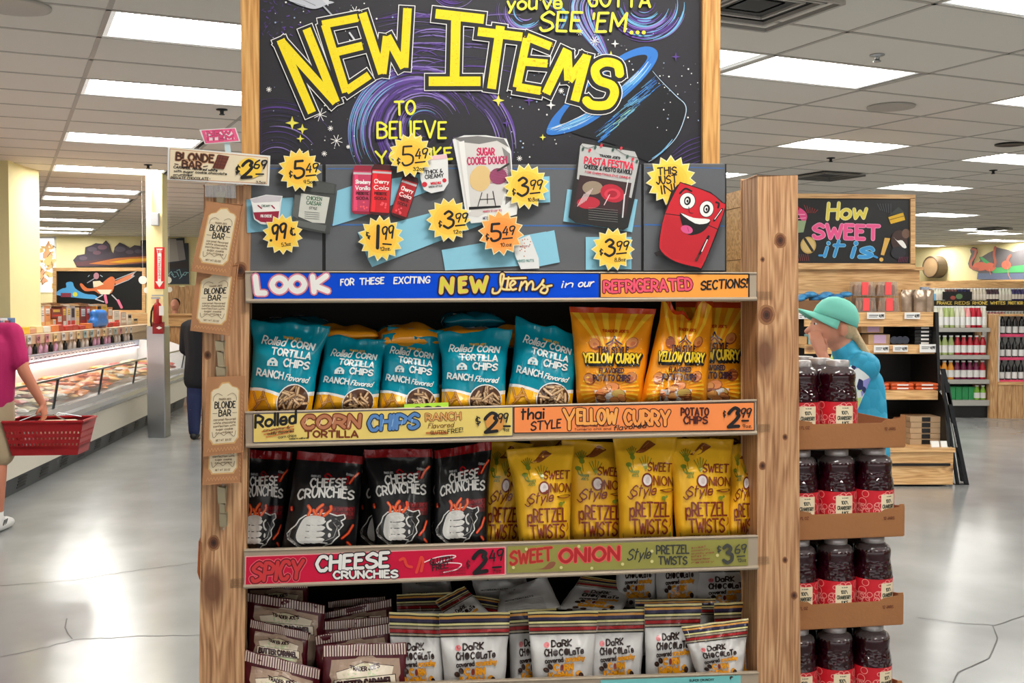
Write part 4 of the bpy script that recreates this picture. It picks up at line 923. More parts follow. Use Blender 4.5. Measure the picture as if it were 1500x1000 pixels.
def aChe(cv):
    cv.text('SPICY', 369, 851, 441, 846, 25, 5.4, C(206, 52, 56), ol=[(6, C(236, 120, 130)), (4.6, C(180, 24, 50)), (2.6, C(92, 10, 20))], slant=.2)
    cv.text('CHEESE', 464, 836, 568, 829, 20, 5, WHT, ol=[(3.2, C(30, 12, 18))], slant=.12); cv.text('CRUNCHIES', 489, 847, 582, 845, 10, 3, WHT, ol=[(2.4, C(40, 12, 20))])
    for p in ([(586, 820), (592, 818), (596, 828), (603, 830)], [(610, 838), (614, 826), (617, 816), (620, 822), (617, 836)]): cv.line(smooth(p, 4), 4, C(226, 66, 50))
    cv.line(smooth([(622, 823), (640, 816), (662, 813), (666, 816), (640, 824), (660, 824), (676, 826), (668, 834), (650, 838)], 4), 1.6, C(250, 220, 224)); cv.text('GLUTEN', 630, 827, 662, 822, 8, 1.5, K, slant=.15); cv.text('FREE!', 634, 836, 656, 831, 8, 1.5, K, slant=.15)
    for k in range(3): cv.text('seriously spicy', 644, 834 + 4 * k, 682, 832 + 4 * k, 2.8, .5, C(120, 20, 40))
    cv.text('$', 683, 831, 688, 831, 11, 1.6, C(90, 10, 24)); cv.text('2', 695, 839, 713, 836, 30, 6, K, slant=.1); cv.text('49', 717, 822, 737, 820, 16, 2.2, K, slant=.12); cv.line([(722, 831), (734, 830)], 3, K); cv.text('7oz.', 722, 839, 735, 838, 4.6, .8, K)
ticket('shelf_strip_sign', 'crimson shelf strip reading SPICY CHEESE CRUNCHIES 2.49', [(360, 815), (740, 801), (740, 841), (359, 857)], M('strip_crimson', (206, 26, 64), .6, spec=.2), aChe, border=(1.4, C(240, 170, 170)))
def aOni(cv):
    cv.text('SWEET', 748, 826, 808, 820, 18, 3.4, C(178, 42, 36), ol=[(1.4, C(214, 90, 70))], slant=.1, jit=.2); cv.text('ONION', 820, 823, 906, 819, 18, 4.6, C(178, 30, 34), ol=[(3, C(226, 96, 90))], slant=.08)
    cv.poly(smooth([(779, 833), (795, 832), (806, 823), (814, 824), (806, 833), (790, 838)], 4, True), C(140, 84, 60))
    cv.text('Style', 919, 820, 952, 817, 15, 1.8, C(52, 54, 52), slant=.35); cv.text('PRETZEL', 962, 811, 1009, 810, 12, 2.1, C(60, 60, 56)); cv.text('TWISTS', 965, 826, 1006, 826, 11, 2.1, C(60, 60, 56))
    for k in range(6): cv.text(['sweet', 'coconutty', 'crunchy snack', 'bites in', 'tropical flavor', 'ready'][k], 1013, 803 + 4.4 * k, 1034 + (k % 3) * 6, 801 + 4.4 * k, 2.6, .55, C(150, 70, 56))
    for x, y in ((752, 831), (771, 804), (822, 831), (867, 832), (848, 800), (912, 826), (955, 807), (955, 822), (1051, 813)): cv.disc(x, y, 2.4, C(214, 206, 140), n=10)
    cv.text('$', 1050, 808, 1056, 808, 9, 1.5, C(66, 66, 62)); cv.text('3', 1060, 824, 1072, 823, 25, 5, C(66, 66, 62), slant=.1); cv.text('69', 1077, 810, 1093, 809, 12, 2, C(66, 66, 62), slant=.1); cv.line([(1080, 815), (1091, 814)], 2, C(66, 66, 62)); cv.text('12oz', 1081, 823, 1093, 822, 4.6, .8, C(66, 66, 62))
ticket('shelf_strip_sign', 'olive shelf strip reading SWEET ONION Style PRETZEL TWISTS 3.69', [(743, 800), (1096, 789), (1096, 828), (743, 839)], M('strip_olive', (150, 146, 70), .5), aOni)
def aTur(cv): cv.text('SUPER CRUNCHY', 1010, 998, 1046, 996.5, 3, .7, K)
ticket('shelf_strip_sign', 'turquoise shelf strip at the very bottom right', [(880, 996), (1085, 989), (1085, 1030), (880, 1038)], M('strip_turq', (120, 200, 200), .5), aTur)
def aGrn(cv): cv.disc(612, 601, 7, C(24, 40, 20), 6, 16); cv.disc(612, 602, 3.5, C(190, 240, 70), 4, 12); cv.disc(627, 600, 8, C(24, 40, 20), 6, 16); cv.disc(627, 602, 4, C(190, 240, 70), 4, 12); cv.disc(642, 600, 7, C(24, 40, 20), 6, 14)
ticket('lime_tag', 'small lime green tag sticking up above the corn chips strip', [(592, 592), (657, 589), (657, 606), (592, 608)], M('lime', (190, 240, 70), .5), aGrn, off=.0125)
t = tag(MB().prism([PD(x, y, .0118) for x, y in [(500, 603), (592, 596), (592, 604), (500, 607)]], -DN * .0006).build('green_slip', M('slip_green', (90, 150, 80), .6)), 'dark green paper slip left of the lime tag', 'paper')
# ---------------------------------------------------------------- clip strip with chocolate bars on the left post
t = thing('clip_strip', 'clear plastic hang strip with metal clips on the left post', 'hang strip', PD(325, 520, .004))
mb = MB().prism([PD(x, y, .008) for x, y in [(321.5, 272), (324.5, 272), (329, 776), (326, 776)]], -DN * .0015); mb.build('strip', M('clear_strip', (200, 190, 176), .25, alpha=.6), t)
for (x0, y0, x1, y1, w_) in ((323, 282, 323, 300, 5), (322, 500, 322, 512, 6), (323, 516, 324, 536, 4), (324, 538, 324, 556, 6.5), (325, 714, 325, 736, 5.5), (326, 738, 326, 752, 3.5), (327, 752, 327, 770, 5)):
    MB().prism([PD(x0 - w_, y0, .02), PD(x0 + w_, y0, .02), PD(x1 + w_ * .8, y1, .02), PD(x1 - w_ * .8, y1, .02)], -DN * .014).build('clip', M('clip_metal', (150, 138, 112), .3, metal=.5), t, bevel=.002)
M_kraft = M('kraft_wrap', (176, 124, 84), .5, var=.08, vscale=20, bump=.1, bscale=60)
def choc(pts, off, label, k, clip=None):           # TL TR BR BL
    t = thing('chocolate_bar', label, 'chocolate bar', PD(sum(p[0] for p in pts) / 4, sum(p[1] for p in pts) / 4, off), 'blonde chocolate bars on the post')
    MB().prism([PD(x, y, off) for x, y in pts], -DN * .010).build('wrapper', M_kraft, t, bevel=.002)
    TL, TR, BR, BL = pts
    def mp(u, v, h):
        u /= 60.; v /= 105.
        x = (TL[0] * (1 - u) + TR[0] * u) * (1 - v) + (BL[0] * (1 - u) + BR[0] * u) * v; y = (TL[1] * (1 - u) + TR[1] * u) * (1 - v) + (BL[1] * (1 - u) + BR[1] * u) * v
        return PD(x, y, off + h)
    cv = Cv(4e-5); CR, G_ = C(232, 216, 184), C(120, 96, 70)
    cv.poly([(10, 16), (18, 14), (24, 7), (36, 6), (42, 12), (50, 14), (54, 18), (54, 84), (50, 88), (48, 92), (12, 92), (10, 88), (6, 84), (6, 20)], C(214, 170, 110)); cv.poly([(11, 17), (19, 15), (25, 9), (35, 8), (41, 13), (49, 15), (52, 19), (52, 83), (49, 86), (46, 90), (14, 90), (11, 86), (8, 83), (8, 20)], CR)
    cv.text('BLONDE', 14, 42, 47, 42, 8.6, 1.7, C(50, 44, 40)); cv.text('BAR', 21, 53, 40, 53, 8.6, 1.7, C(50, 44, 40)); cv.line([(11, 49), (18, 49)], .6, G_); cv.line([(43, 49), (50, 49)], .6, G_)
    for q, tx in enumerate(('caramel flavored', 'white chocolate', 'confection with', 'sugar cookie', 'crumbles')): cv.text(tx, 13 + (q > 2) * 4, 59 + 4.4 * q, 48 - (q > 2) * 4, 59 + 4.4 * q, 3, .55, G_, caps=False)
    cv.text("TRADER JOE'S", 20, 31, 40, 31, 2.4, .5, G_, caps=False)
    for sg in (1, -1): cv.line(smooth([(30, 80), (30 + sg * 8, 76), (30 + sg * 16, 82), (30 + sg * 19, 74)], 4), .6, G_, caps=False); cv.line(smooth([(30 + sg * 4, 25), (30 + sg * 12, 22), (30 + sg * 18, 26), (30 + sg * 19, 32)], 4), .6, G_, caps=False)
    cv.text('NET WT 3.5 OZ', 18, 87, 42, 87, 2.4, .5, G_, caps=False)
    for q in range(10): cv.line([(4 + 5 * q, 101), (6.5 + 5 * q, 96), (9 + 5 * q, 101)], .7, C(210, 160, 110), caps=False, keep=True)
    for q in range(14): cv.line([(57, 20 + 5.6 * q), (59, 23 + 5.6 * q)], .7, C(210, 160, 110), caps=False, keep=True)
    cv.build('label_print', mp, t, PAINT, .0004); return t
choc([(290, 396), (348, 388), (335, 490), (280, 483)], .030, 'kraft-wrapped blonde chocolate bar, second from the top of the post strip', 1)
choc([(304, 296), (355, 300), (336, 404), (281, 396)], .046, 'kraft-wrapped blonde chocolate bar hanging topmost on the post strip', 0)
choc([(304, 600), (355, 600), (353, 706), (298, 709)], .030, 'kraft-wrapped blonde chocolate bar, lowest, mostly covered by the one above', 3)
choc([(304, 553), (357, 552), (355, 662), (299, 667)], .046, 'kraft-wrapped blonde chocolate bar over the lowest one, below the lower clips', 2)
# BLONDE BAR sign + NEW ITEM tag
def aBl(cv):
    BR = C(74, 40, 26)
    cv.poly([(249, 216), (394, 230), (392, 270), (247, 261)], C(238, 222, 190)); cv.line([(249, 218), (392, 231), (391, 269), (248, 261), (249, 218)], .7, C(190, 120, 90), caps=False)
    cv.text('BLONDE', 258, 234, 312, 238, 10.5, 2.8, BR, ol=[(2, C(206, 160, 120))], jit=.2); cv.text('BAR', 267, 245, 294, 247, 10, 2.6, BR, ol=[(2, C(206, 160, 120))], jit=.2); cv.line([(256, 240), (261, 241)], 1.4, BR); cv.line([(298, 244), (304, 243)], 1.4, BR)
    cv.text('CARAMEL flavored white', 254, 246, 318, 251, 3.4, .9, K, slant=.2); cv.text('with sugar cookie chocolate', 255, 251.5, 332, 256, 3.2, .8, K, slant=.1); cv.text('crumbles!', 254, 257, 282, 257.5, 3, .8, K); cv.text('PRIVATE CHOCOLATE-', 250, 262, 308, 263.5, 3.6, .8, K, slant=.1)
    cv.poly([(320, 226), (336, 229), (328, 248), (311, 246)], C(110, 54, 38))
    for q in range(3): cv.line([(320 + 4 * q - 1, 227 + q * .6), (312 + 4 * q + 1, 246 + q * .5)], .8, C(80, 34, 24), caps=False)
    for q in range(3): cv.line([(318 - 2.4 * q, 231 + 4.4 * q), (334.5 - 2.2 * q, 233.5 + 4.4 * q)], .8, C(80, 34, 24), caps=False)
    cv.disc(366, 246, 18, C(250, 206, 70), 15, 24, .1); cv.text('$', 344, 253, 350, 254, 12, 2, K); cv.text('2', 354, 260, 368, 259, 24, 4.4, K, slant=.15); cv.text('69', 372, 246, 389, 247, 12, 2.3, K, slant=.15); cv.line([(375, 255), (386, 255)], 2.2, K); cv.text('3.5oz', 375, 268, 389, 268.5, 3, .7, K)
t = thing('price_placard', 'cream hand-lettered BLONDE BAR 2.69 placard on top of the left post', 'sign', PD(320, 268, .03))
MB().prism([PD(x, y, .03) for x, y in [(246, 215), (396, 228), (394, 272), (245, 263)]], -DN * .004).build('card', M_white, t)
MB().prism([PD(x, y, .026) for x, y in [(300, 262), (345, 266), (345, 290), (300, 288)]], -DN * .022).build('holder', M('clear_holder', (200, 205, 208), .2, alpha=.35), t)
cv = Cv(4e-5); aBl(cv); cv.build('lettering', lambda x, y, h: PD(x, y, .03 + h), t, PAINT, .0003)
t = thing('new_item_tag', 'small pink NEW ITEM tag on a clear stem above the placard', 'sign', PD(330, 222, .02))
MB().prism([PD(x, y, .022) for x, y in [(328, 206), (336, 206), (340, 232), (331, 232)]], -DN * .003).build('stem', M('stem_pale', (196, 216, 220), .3), t)
MB().prism([PD(x, y, .026) for x, y in [(292, 190), (345, 187), (352, 207), (300, 211)]], -DN * .003).build('card', M_white, t)
cv = Cv(4e-5); cv.poly([(295, 191), (344, 188), (350, 206), (301, 210)], C(232, 96, 140)); cv.poly([(301, 194), (339, 191.5), (344, 203.5), (305, 206)], C(246, 214, 222))
cv.text('NEW', 304, 198, 338, 196, 5, 2, C(226, 76, 124), ol=[(1, C(110, 40, 70))]); cv.text('ITEM', 305, 205, 341, 203, 5, 2, C(226, 76, 124), ol=[(1, C(110, 40, 70))]); cv.build('lettering', lambda x, y, h: PD(x, y, .026 + h), t, PAINT, .0003)
# ================================================================ BAGS ON THE SHELVES
def bag(name, label, cat, group, px, off, lean, thick, H, mat, draw, waist=.0, seed=0, wr=1.0, top=.06, nu=26, nv=36, botflat=.0, zshift=0, jag=1.2, parts=None, pm=None):
    """px: TL TR BR BL of the bag in the shelf; off: depth of its foot behind the shelf front; lean: how far its top falls back.
    H: height of the drawing when it is 100 wide."""
    TL, TR, BR, BL = px
    sd = V((seed * 7.13, seed * 3.71, seed * 1.37))
    wpx = abs(TR[0] - TL[0]) + abs(BR[0] - BL[0]); k = wpx / 2 / FPX * 2.65     # real width
    def P0(u, v, side):
        q_ = min(1, v / .34); w_ = 1 - waist * 1.3 * q_ * q_ * (3 - 2 * q_) * (1 - .5 * max(0, (v - .6) / .4))
        uu = .5 + (u - .5) * w_ + .012 * noise.noise(V((u * 2, v * 4, 0)) * 1.5 + sd) * (1 if .02 < v < .98 else 0)
        x = (TL[0] * (1 - uu) + TR[0] * uu) * (1 - v) + (BL[0] * (1 - uu) + BR[0] * uu) * v
        y = (TL[1] * (1 - uu) + TR[1] * uu) * (1 - v) + (BL[1] * (1 - uu) + BR[1] * uu) * v
        y += jag * noise.noise(V((u * 5, 0, 0)) + sd) * max(0, 1 - v * 6)
        e = max(0, min(1, 4 * u * (1 - u))) ** .55
        s_ = min(1, max(0, (v - top) / .30)); s_ = s_ * s_ * (3 - 2 * s_); b_ = min(1, (1 - v) / .14 + botflat); b_ = b_ * (2 - b_)
        bul = thick * e * s_ * b_ * (1 if side > 0 else -.55)
        c_ = .0
        ed = math.exp(-((v - top) / .16) ** 2) * .6 + .35 + .5 * math.exp(-((1 - v) / .12) ** 2)
        q = noise.noise(V((u * 2.6, v * 2.2, 1.7)) + sd); q2 = 1 - abs(noise.noise(V((u * 3.6 + v * 1.3, v * 2.6 - u, 5.1)) + sd)) * 2.2; q3 = noise.noise(V((u * 11, v * 3.0, 9)) + sd)
        c_ = wr * (.0065 * q + .0075 * q2 * ed * .8 + .0045 * q3 * ed) * min(1, e * 1.4 + .2) * 1.25 - (0 if side > 0 else .0012 + .004 * min(1, e))
        o = off - lean * (1 - v) + bul + c_
        return PD(x, y, o)
    grid = [[P0(i / nu, j / nv, 1) for i in range(nu + 1)] for j in range(nv + 1)]
    back = [[P0(i / nu, j / nv, -1) for i in range(nu + 1)] for j in range(nv + 1)]
    for j in range(nv + 1):
        for i in (0, nu): back[j][i] = grid[j][i] - DN * .0006
    for i in range(nu + 1):
        for j in (0, nv): back[j][i] = grid[j][i] - DN * .0006
    mb = MB(); W = nu + 1; vs = [p for r in grid for p in r] + [p for r in back for p in r]; nb = W * (nv + 1); fs = []
    for j in range(nv):
        for i in range(nu):
            a = j * W + i; fs.append((a, a + W, a + W + 1)); fs.append((a, a + W + 1, a + 1)); b = nb + a; fs.append((b, b + 1, b + W + 1, b + W))
    rim = [(0, i) for i in range(nu)] + [(j, nu) for j in range(nv)] + [(nv, i) for i in range(nu, 0, -1)] + [(j, 0) for j in range(nv, 0, -1)]
    for q in range(len(rim)):
        (j0, i0), (j1, i1) = rim[q], rim[(q + 1) % len(rim)]; a, b = j0 * W + i0, j1 * W + i1; fs.append((a, b, nb + b, nb + a))
    mb.add(vs, fs)
    root = thing(name, label, cat, PD((BL[0] + BR[0]) / 2, (BL[1] + BR[1]) / 2, off), group)
    mb.build('bag_film', mat, root, smooth=True)
    def mp(x, y, h):
        u = min(.9999, max(0, x / 100.)) * nu; v = min(.9999, max(0, y / H)) * nv; i, j = int(u), int(v); fu, fv = u - i, v - j
        a, b, c, d = grid[j][i], grid[j][i + 1], grid[j + 1][i + 1], grid[j + 1][i]
        p = a + (b - a) * fu + (c - b) * fv if fu > fv else a + (d - a) * fv + (c - d) * fu
        return p + DN * h
    cv = Cv(9e-5, 4.0); draw(cv, seed); cv.build('printing', mp, root, pm or GLOSS, .0014)
    return root
M_teal = M('film_teal', (0, 134, 156), .25, var=.05)
M_curry = M('film_curry', (240, 150, 22), .27, var=.04)
M_onion = M('film_yellow', (240, 184, 40), .27, var=.04)
M_blackf = M('film_black', (22, 22, 24), .3, var=.1)
M_whitef = M('film_white', (214, 212, 210), .3, var=.03)
M_maroon = M('film_maroon', (84, 18, 30), .32, var=.06)
def dTort(cv, s):
    E = 4; H = 125
    w = smooth([(0, 90), (15, 90), (32, 93), (50, 97), (70, 96), (100, 93)], 4) + smooth([(0, 95), (15, 95), (32, 98), (50, 102), (100, 99)], 4)[::-1]
    cv.poly(w, WHT, 4); w2 = [(0, 94)] + smooth([(0, 94), (15, 94), (32, 97), (50, 101), (100, 99)], 4) + [(100, 125), (0, 125)]
    cv.poly(w2, C(250, 182, 24), E)
    cv.text("TRADER JOE'S", 42, 22, 66, 23, 3, .8, C(220, 170, 40), caps=False)
    cv.text('Rolled', 13, 30.5, 45, 32, 10.5, 1.7, C(232, 236, 232), slant=.3); cv.text('CORN', 54, 32, 87, 35, 8.5, 2.1, C(226, 232, 230))
    cv.text('TORTILLA', 28, 44, 85, 48, 8.8, 2.2, C(226, 232, 230)); cv.text('CHIPS', 48, 59, 85, 62, 9.5, 2.3, C(226, 232, 230))
    cv.poly([(23, 60), (23, 54), (27, 50), (31, 48.5), (35, 50), (39, 54), (39, 60)], C(226, 232, 230)); cv.rect(27, 56, 30, 59, C(0, 120, 142)); cv.rect(32, 56, 35, 59, C(0, 120, 142)); cv.rect(29, 51.5, 33, 53.5, C(0, 120, 142))
    cv.text('RANCH', 8, 73, 48, 77, 8.8, 2.1, C(226, 232, 230)); cv.text('Flavored', 52, 78, 87, 81, 8, 1.4, C(232, 236, 232), slant=.3)
    for (a, b, c, d) in ((6, 96, 14, 112), (14, 110, 22, 96), (20, 95, 34, 118), (10, 118, 18, 108), (26, 104, 12, 108)): cv.line([(a, b), (c, d)], 3.2, C(176, 112, 44)); cv.line([(a, b), (c, d)], 1.8, C(214, 156, 84))
    cv.text('NET WT. 9 OZ (255g)', 12, 122, 38, 123, 2.6, .7, C(80, 50, 30), caps=False)
    cv.line([(68.5 + 24.5 * math.cos(a * pi / 14), min(124.6, 107.5 + 23.5 * math.sin(a * pi / 14))) for a in range(29)], 1.6, WHT, caps=False); cv.poly([(69 + 24 * math.cos(a * pi / 14), min(124.8, 108 + 23 * math.sin(a * pi / 14))) for a in range(28)], C(84, 52, 34), 4); rr = random.Random(5 + s)
    for k in range(30):
        a, r = rr.random() * 2 * pi, 19 * rr.random() ** .6; x, y = 69 + r * math.cos(a), 108 + r * math.sin(a); g = rr.random() * pi; l = rr.uniform(5, 10)
        p = [(x - l * math.cos(g), y - l * math.sin(g)), (x, y + rr.uniform(-.6, .6)), (x + l * math.cos(g), y + l * math.sin(g))]
        p = [(69 + (px_ - 69) * min(1, 22.5 / max(1e-3, math.hypot(px_ - 69, py_ - 108))), 108 + (py_ - 108) * min(1, 21.5 / max(1e-3, math.hypot(px_ - 69, py_ - 108)))) for px_, py_ in p]
        p = [(x_, min(y_, 124.5)) for x_, y_ in p]; dd = rr.randint(-26, 22)
        cv.line(p, 4.4, C(104, 66, 40)); cv.line(p, 3.2, C(196 + dd, 156 + dd, 112 + dd)); cv.line([(a_ - .5, b_ - .6) for a_, b_ in p], .9, C(228, 198, 152), caps=False)
TG = 'teal bags of rolled corn tortilla chips'
T_ = [('teal tortilla chip bag at the left end of the shelf, tilted left', [(367, 467), (484, 478), (458, 606), (360, 606)], -.045, .015),
      ('teal tortilla chip bag, second from the left, lower than its neighbours', [(476, 492), (568, 498), (554, 603), (455, 606)], -.06, .02),
      ('teal tortilla chip bag in the middle, behind the lime tag', [(560, 487), (648, 496), (645, 604), (552, 604)], -.075, .02),
      ('teal tortilla chip bag left of the tilted one, fourth from the left', [(640, 487), (751, 482), (742, 602), (643, 602)], -.048, .02),
      ('teal tortilla chip bag tilted right beside the orange curry chips', [(756, 465), (854, 492), (839, 598), (738, 599)], -.06, .03)]
for k, (lab, px, of, ln) in enumerate(T_):
    bag('tortilla_chip_bag', lab, 'chip bag', TG, px, of, ln + .03, .046, 125, M_teal, dTort, waist=.05 + .03 * (k in (0, 3)), seed=k + 1, wr=1.35, jag=5)
bag('tortilla_chip_bag', 'teal tortilla chip bag peeking up right behind the middle bag', 'chip bag', TG, [(568, 478), (650, 484), (646, 590), (560, 590)], -.13, .02, .03, 125, M_teal, dTort, seed=9)
# bags lying flat behind the upright ones
def lying(lab, l, o, z, wd, dp, hh, rot, c1, c2, group, seed, name='tortilla_chip_bag'):
    t = thing(name, lab, 'chip bag', DP(l, o, z), group)
    cu, sn = math.cos(rot), math.sin(rot); U_ = DU * cu + DN * sn; W_n = -DU * sn + DN * cu; n_ = 20; vs = []; fs = []; cs = []
    for s_ in (1, -1):
        for j in range(n_ + 1):
            for i in range(n_ + 1):
                u, v = i / n_, j / n_; e = (16 * u * (1 - u) * v * (1 - v)) ** .4
                h = s_ * hh * e + .008 * noise.noise(V((u * 4, v * 4, seed * 3.3))) * (e + .3)
                vs.append(t.location + U_ * (u - .5) * wd + W_n * (v - .5) * dp + UP * (hh + h))
    W = n_ + 1; mb = MB(); nb = W * W
    for j in range(n_):
        for i in range(n_):
            a = j * W + i; c = c1 if j / n_ < .55 + .03 * math.sin(i) else (WHT if j / n_ < .6 else c2)
            fs.append(((a, a + 1, a + W + 1, a + W), c)); fs.append(((nb + a, nb + a + W, nb + a + W + 1, nb + a + 1), c))
    for i in range(n_):
        for (a, b) in ((i, i + 1), (n_ * W + i, n_ * W + i + 1), (i * W, i * W + W), (i * W + n_, i * W + n_ + W)):
            fs.append(((a, b, nb + b, nb + a), c2 if a >= n_ * W else c1))
    mb.v = [tuple(q) for q in vs]; mb.f = [f for f, c in fs]; mb.c = [c for f, c in fs]
    mb.build('bag_film', GLOSS, t, smooth=True)
OG_, TL_, CU_ = C(244, 160, 30), C(0, 120, 140), C(220, 120, 20)
def latz(px, py, off):
    p = PD(px, py, off); return (p - DO).dot(DU), p.z
for k, (lab, px, py, of, wd, dp, hh, rot) in enumerate([
    ('teal and orange bag lying flat behind the second tortilla bag', 505, 482, -.22, .18, .22, .028, .1), ('teal and orange bag lying flat on the pile behind the middle bag', 598, 484, -.21, .18, .24, .045, -.15),
    ('teal and orange bag lying flat behind the fourth tortilla bag', 682, 483, -.22, .17, .22, .026, .1), ('teal and orange bag lying flat behind the right tilted tortilla bag', 762, 482, -.23, .17, .22, .03, -.1),
    ('dark teal bag lying highest at the back left of the shelf', 430, 470, -.30, .2, .2, .03, .1), ('dark teal bag lying highest behind the fourth bag', 690, 462, -.33, .16, .2, .028, .0)]):
    l, z = latz(px, py, of); lying(lab, l, of - .02, z - hh * 1.6, wd, dp, hh, rot, TL_, OG_ if k < 4 else TL_, TG, k + 2)
# curry chips
def dCurry(cv, s):
    H = 122; E = 4; Y_, O_, DO_ = C(250, 196, 50), C(238, 140, 24), C(224, 96, 26)
    for k in range(6):
        a, b = 2 + 17.5 * k, 10 + 17.5 * k; cv.poly([(a, 7), (b, 7), (50 + (b - 50) * .35, 50), (50 + (a - 50) * .35, 50)], Y_, E, keep=k > 0)
    cv.rect(0, 0, 100, 7, C(206, 66, 22), E)
    for k in range(28):
        a = 2 * pi * k / 28; r0, r1 = 16, 44; cv.poly([(50 + r0 * math.cos(a), 104 + r0 * .8 * math.sin(a)), (50 + r1 * math.cos(a - .05), min(121, 104 + r1 * .6 * math.sin(a - .05))), (50 + r1 * math.cos(a + .05), min(121, 104 + r1 * .6 * math.sin(a + .05)))], Y_, E, keep=k > 0)
    for x, y, r, q in ((28, 46, 8.5, .6), (77, 44, 8.5, -.5), (20, 90, 9, .3), (80, 88, 9, -.2)): cv.disc(x, y, r, C(150, 72, 34), r * .82, 14, q); cv.disc(x - .6, y - .6, r * .86, C(204, 128, 66), r * .68, 14, q); cv.disc(x + 1, y + 1, r * .4, C(178, 96, 50), r * .3, 10, q)
    cv.text("TRADER JOE'S", 38, 31, 70, 31, 3.2, .9, C(190, 60, 20), caps=False)
    cv.line([(43, 46), (51, 41), (53, 36), (55, 41), (64, 46)], 1.5, C(40, 36, 80)); cv.line([(46, 48), (53, 43), (60, 48)], 1.3, C(120, 40, 60))
    cv.text('THAI STYLE', 32, 57, 73, 57, 7.4, 1.7, C(60, 30, 40)); B_ = C(18, 16, 20)
    for dx in (1.8, .9): cv.text('YELLOW CURRY', 12 + dx, 69.5 + dx * 1.3, 89 + dx, 69.5 + dx * 1.3, 11.5, 4.6, B_)
    cv.text('YELLOW CURRY', 12, 69, 89, 69, 11, 2.4, C(250, 214, 50), ol=[(1.6, B_)])
    cv.text('FLAVORED', 34, 82, 68, 82, 5.6, 1.5, C(50, 30, 50)); cv.text('POTATO CHIPS', 25, 92, 78, 92, 7.2, 1.8, C(50, 26, 44))
    cv.poly([(26, 104), (74, 104), (72, 121), (28, 121)], C(216, 214, 212), E)
    rr = random.Random(3)
    for x, y, r in ((36, 108, 10), (48, 112, 10), (63, 109, 11), (54, 100, 10), (44, 103, 9), (68, 114, 8), (36, 115, 8), (57, 117, 8)):
        q = rr.uniform(-.6, .6); cv.disc(x, y, r, C(136, 70, 34), r * .6, 16, q); cv.disc(x - .5, y - .7, r * .9, C(216 + rr.randint(-30, 6), 148 + rr.randint(-20, 6), 76), r * .5, 16, q)
    for k in range(36): cv._disc(rr.uniform(14, 88), rr.uniform(34, 88), .55, C(250, 226, 120), 5)
CG = 'orange bags of yellow curry potato chips'
bag('curry_chip_bag', 'orange striped curry chip bag standing straight, nearest the teal bags', 'chip bag', CG, [(834, 449), (961, 452), (939, 592), (845, 592)], -.055, .05, .045, 122, M_curry, dCurry, waist=.02, seed=11, top=.04)
bag('curry_chip_bag', 'orange curry chip bag at the right end, half hidden behind the crumpled one', 'chip bag', CG, [(990, 441), (1097, 443), (1093, 590), (990, 590)], -.13, .05, .035, 122, M_curry, dCurry, waist=.03, seed=13, top=.04)
bag('curry_chip_bag', 'crumpled orange curry chip bag with a folded peaked top', 'chip bag', CG, [(972, 444), (1044, 452), (1034, 590), (938, 592)], -.06, .04, .045, 122, M_curry, dCurry, waist=-.02, seed=12, wr=2.6, top=.04, jag=34)
# sweet onion pretzel twists
def dOnion(cv, s):
    BR, GR, OR = C(122, 42, 22), C(120, 134, 40), C(160, 84, 30)
    cv.poly(smooth([(34, 24), (42, 19), (54, 6), (64, 10), (67, 12), (60, 17), (48, 24), (38, 27)], 3, True), C(136, 74, 30)); cv.line([(38, 25), (60, 6)], .6, C(190, 130, 70))
    for k in range(6): cv.line([(28, 32), (20 + 3.2 * k, 15 + abs(k - 3) * 1.6)], 1.2, GR, keep=k > 0)
    cv.disc(29, 31, 4, GR); cv.line([(29, 35), (30, 46)], 1, GR); cv.disc(22, 42, 5, GR, 3.4); cv.line([(20, 44), (23, 51), (27, 53)], 1.8, GR); cv.line([(25, 43), (28, 50)], 1.8, GR)
    cv.text('TRADER', 25, 54, 39, 54, 3.4, 1, GR, caps=False); cv.text("JOE'S", 26, 59, 38, 59, 3.4, 1, GR, caps=False)
    for k in range(5): cv.line([(50, 50), (40 + 5 * k, 28 + abs(k - 2) * 2)], 1.1, GR, keep=k > 0)
    cv.disc(53, 64, 9.5, BR, 10.5, 22); cv.disc(53, 64, 7, C(226, 214, 210), 8, 20); cv.disc(54, 64, 3, C(200, 186, 184), 4.4)
    cv.text('SWEET', 54, 50, 95, 51, 12, 1.9, BR, jit=.2, n=4); cv.text('NION', 64, 71, 98, 72, 13, 1.9, BR, jit=.15)
    cv.text('Style', 24, 88, 67, 85, 15, 2.1, BR, slant=.35); cv.line(smooth([(28, 76), (22, 82), (27, 88), (22, 92), (17, 88)], 4), 1.8, BR)
    cv.poly(smooth([(74, 79), (82, 77), (96, 76), (98, 79), (88, 82), (78, 82)], 3, True), C(136, 74, 30)); cv.disc(82, 90, 4, GR, 3); cv.line([(84, 92), (84, 99)], 1.2, GR); cv.disc(87, 88, 2, GR)
    cv.text('pRETZEL', 20, 117, 92, 117, 20, 2.9, BR, jit=.1); cv.text('TWISTS', 24, 142, 88, 142, 20, 2.9, BR, jit=.1)
    cv.text('NET WT. 12 OZ (340g)', 24, 150, 76, 150, 3.2, .9, BR, caps=False)
    cv.line([(92, 132), (95, 128), (94, 120)], 1.2, C(160, 50, 20)); cv.line([(92, 154), (94, 140), (96, 152)], 1.2, GR); cv.line([(8, 154), (6, 142)], 1.2, GR)
OGp = 'yellow bags of sweet onion pretzel twists'
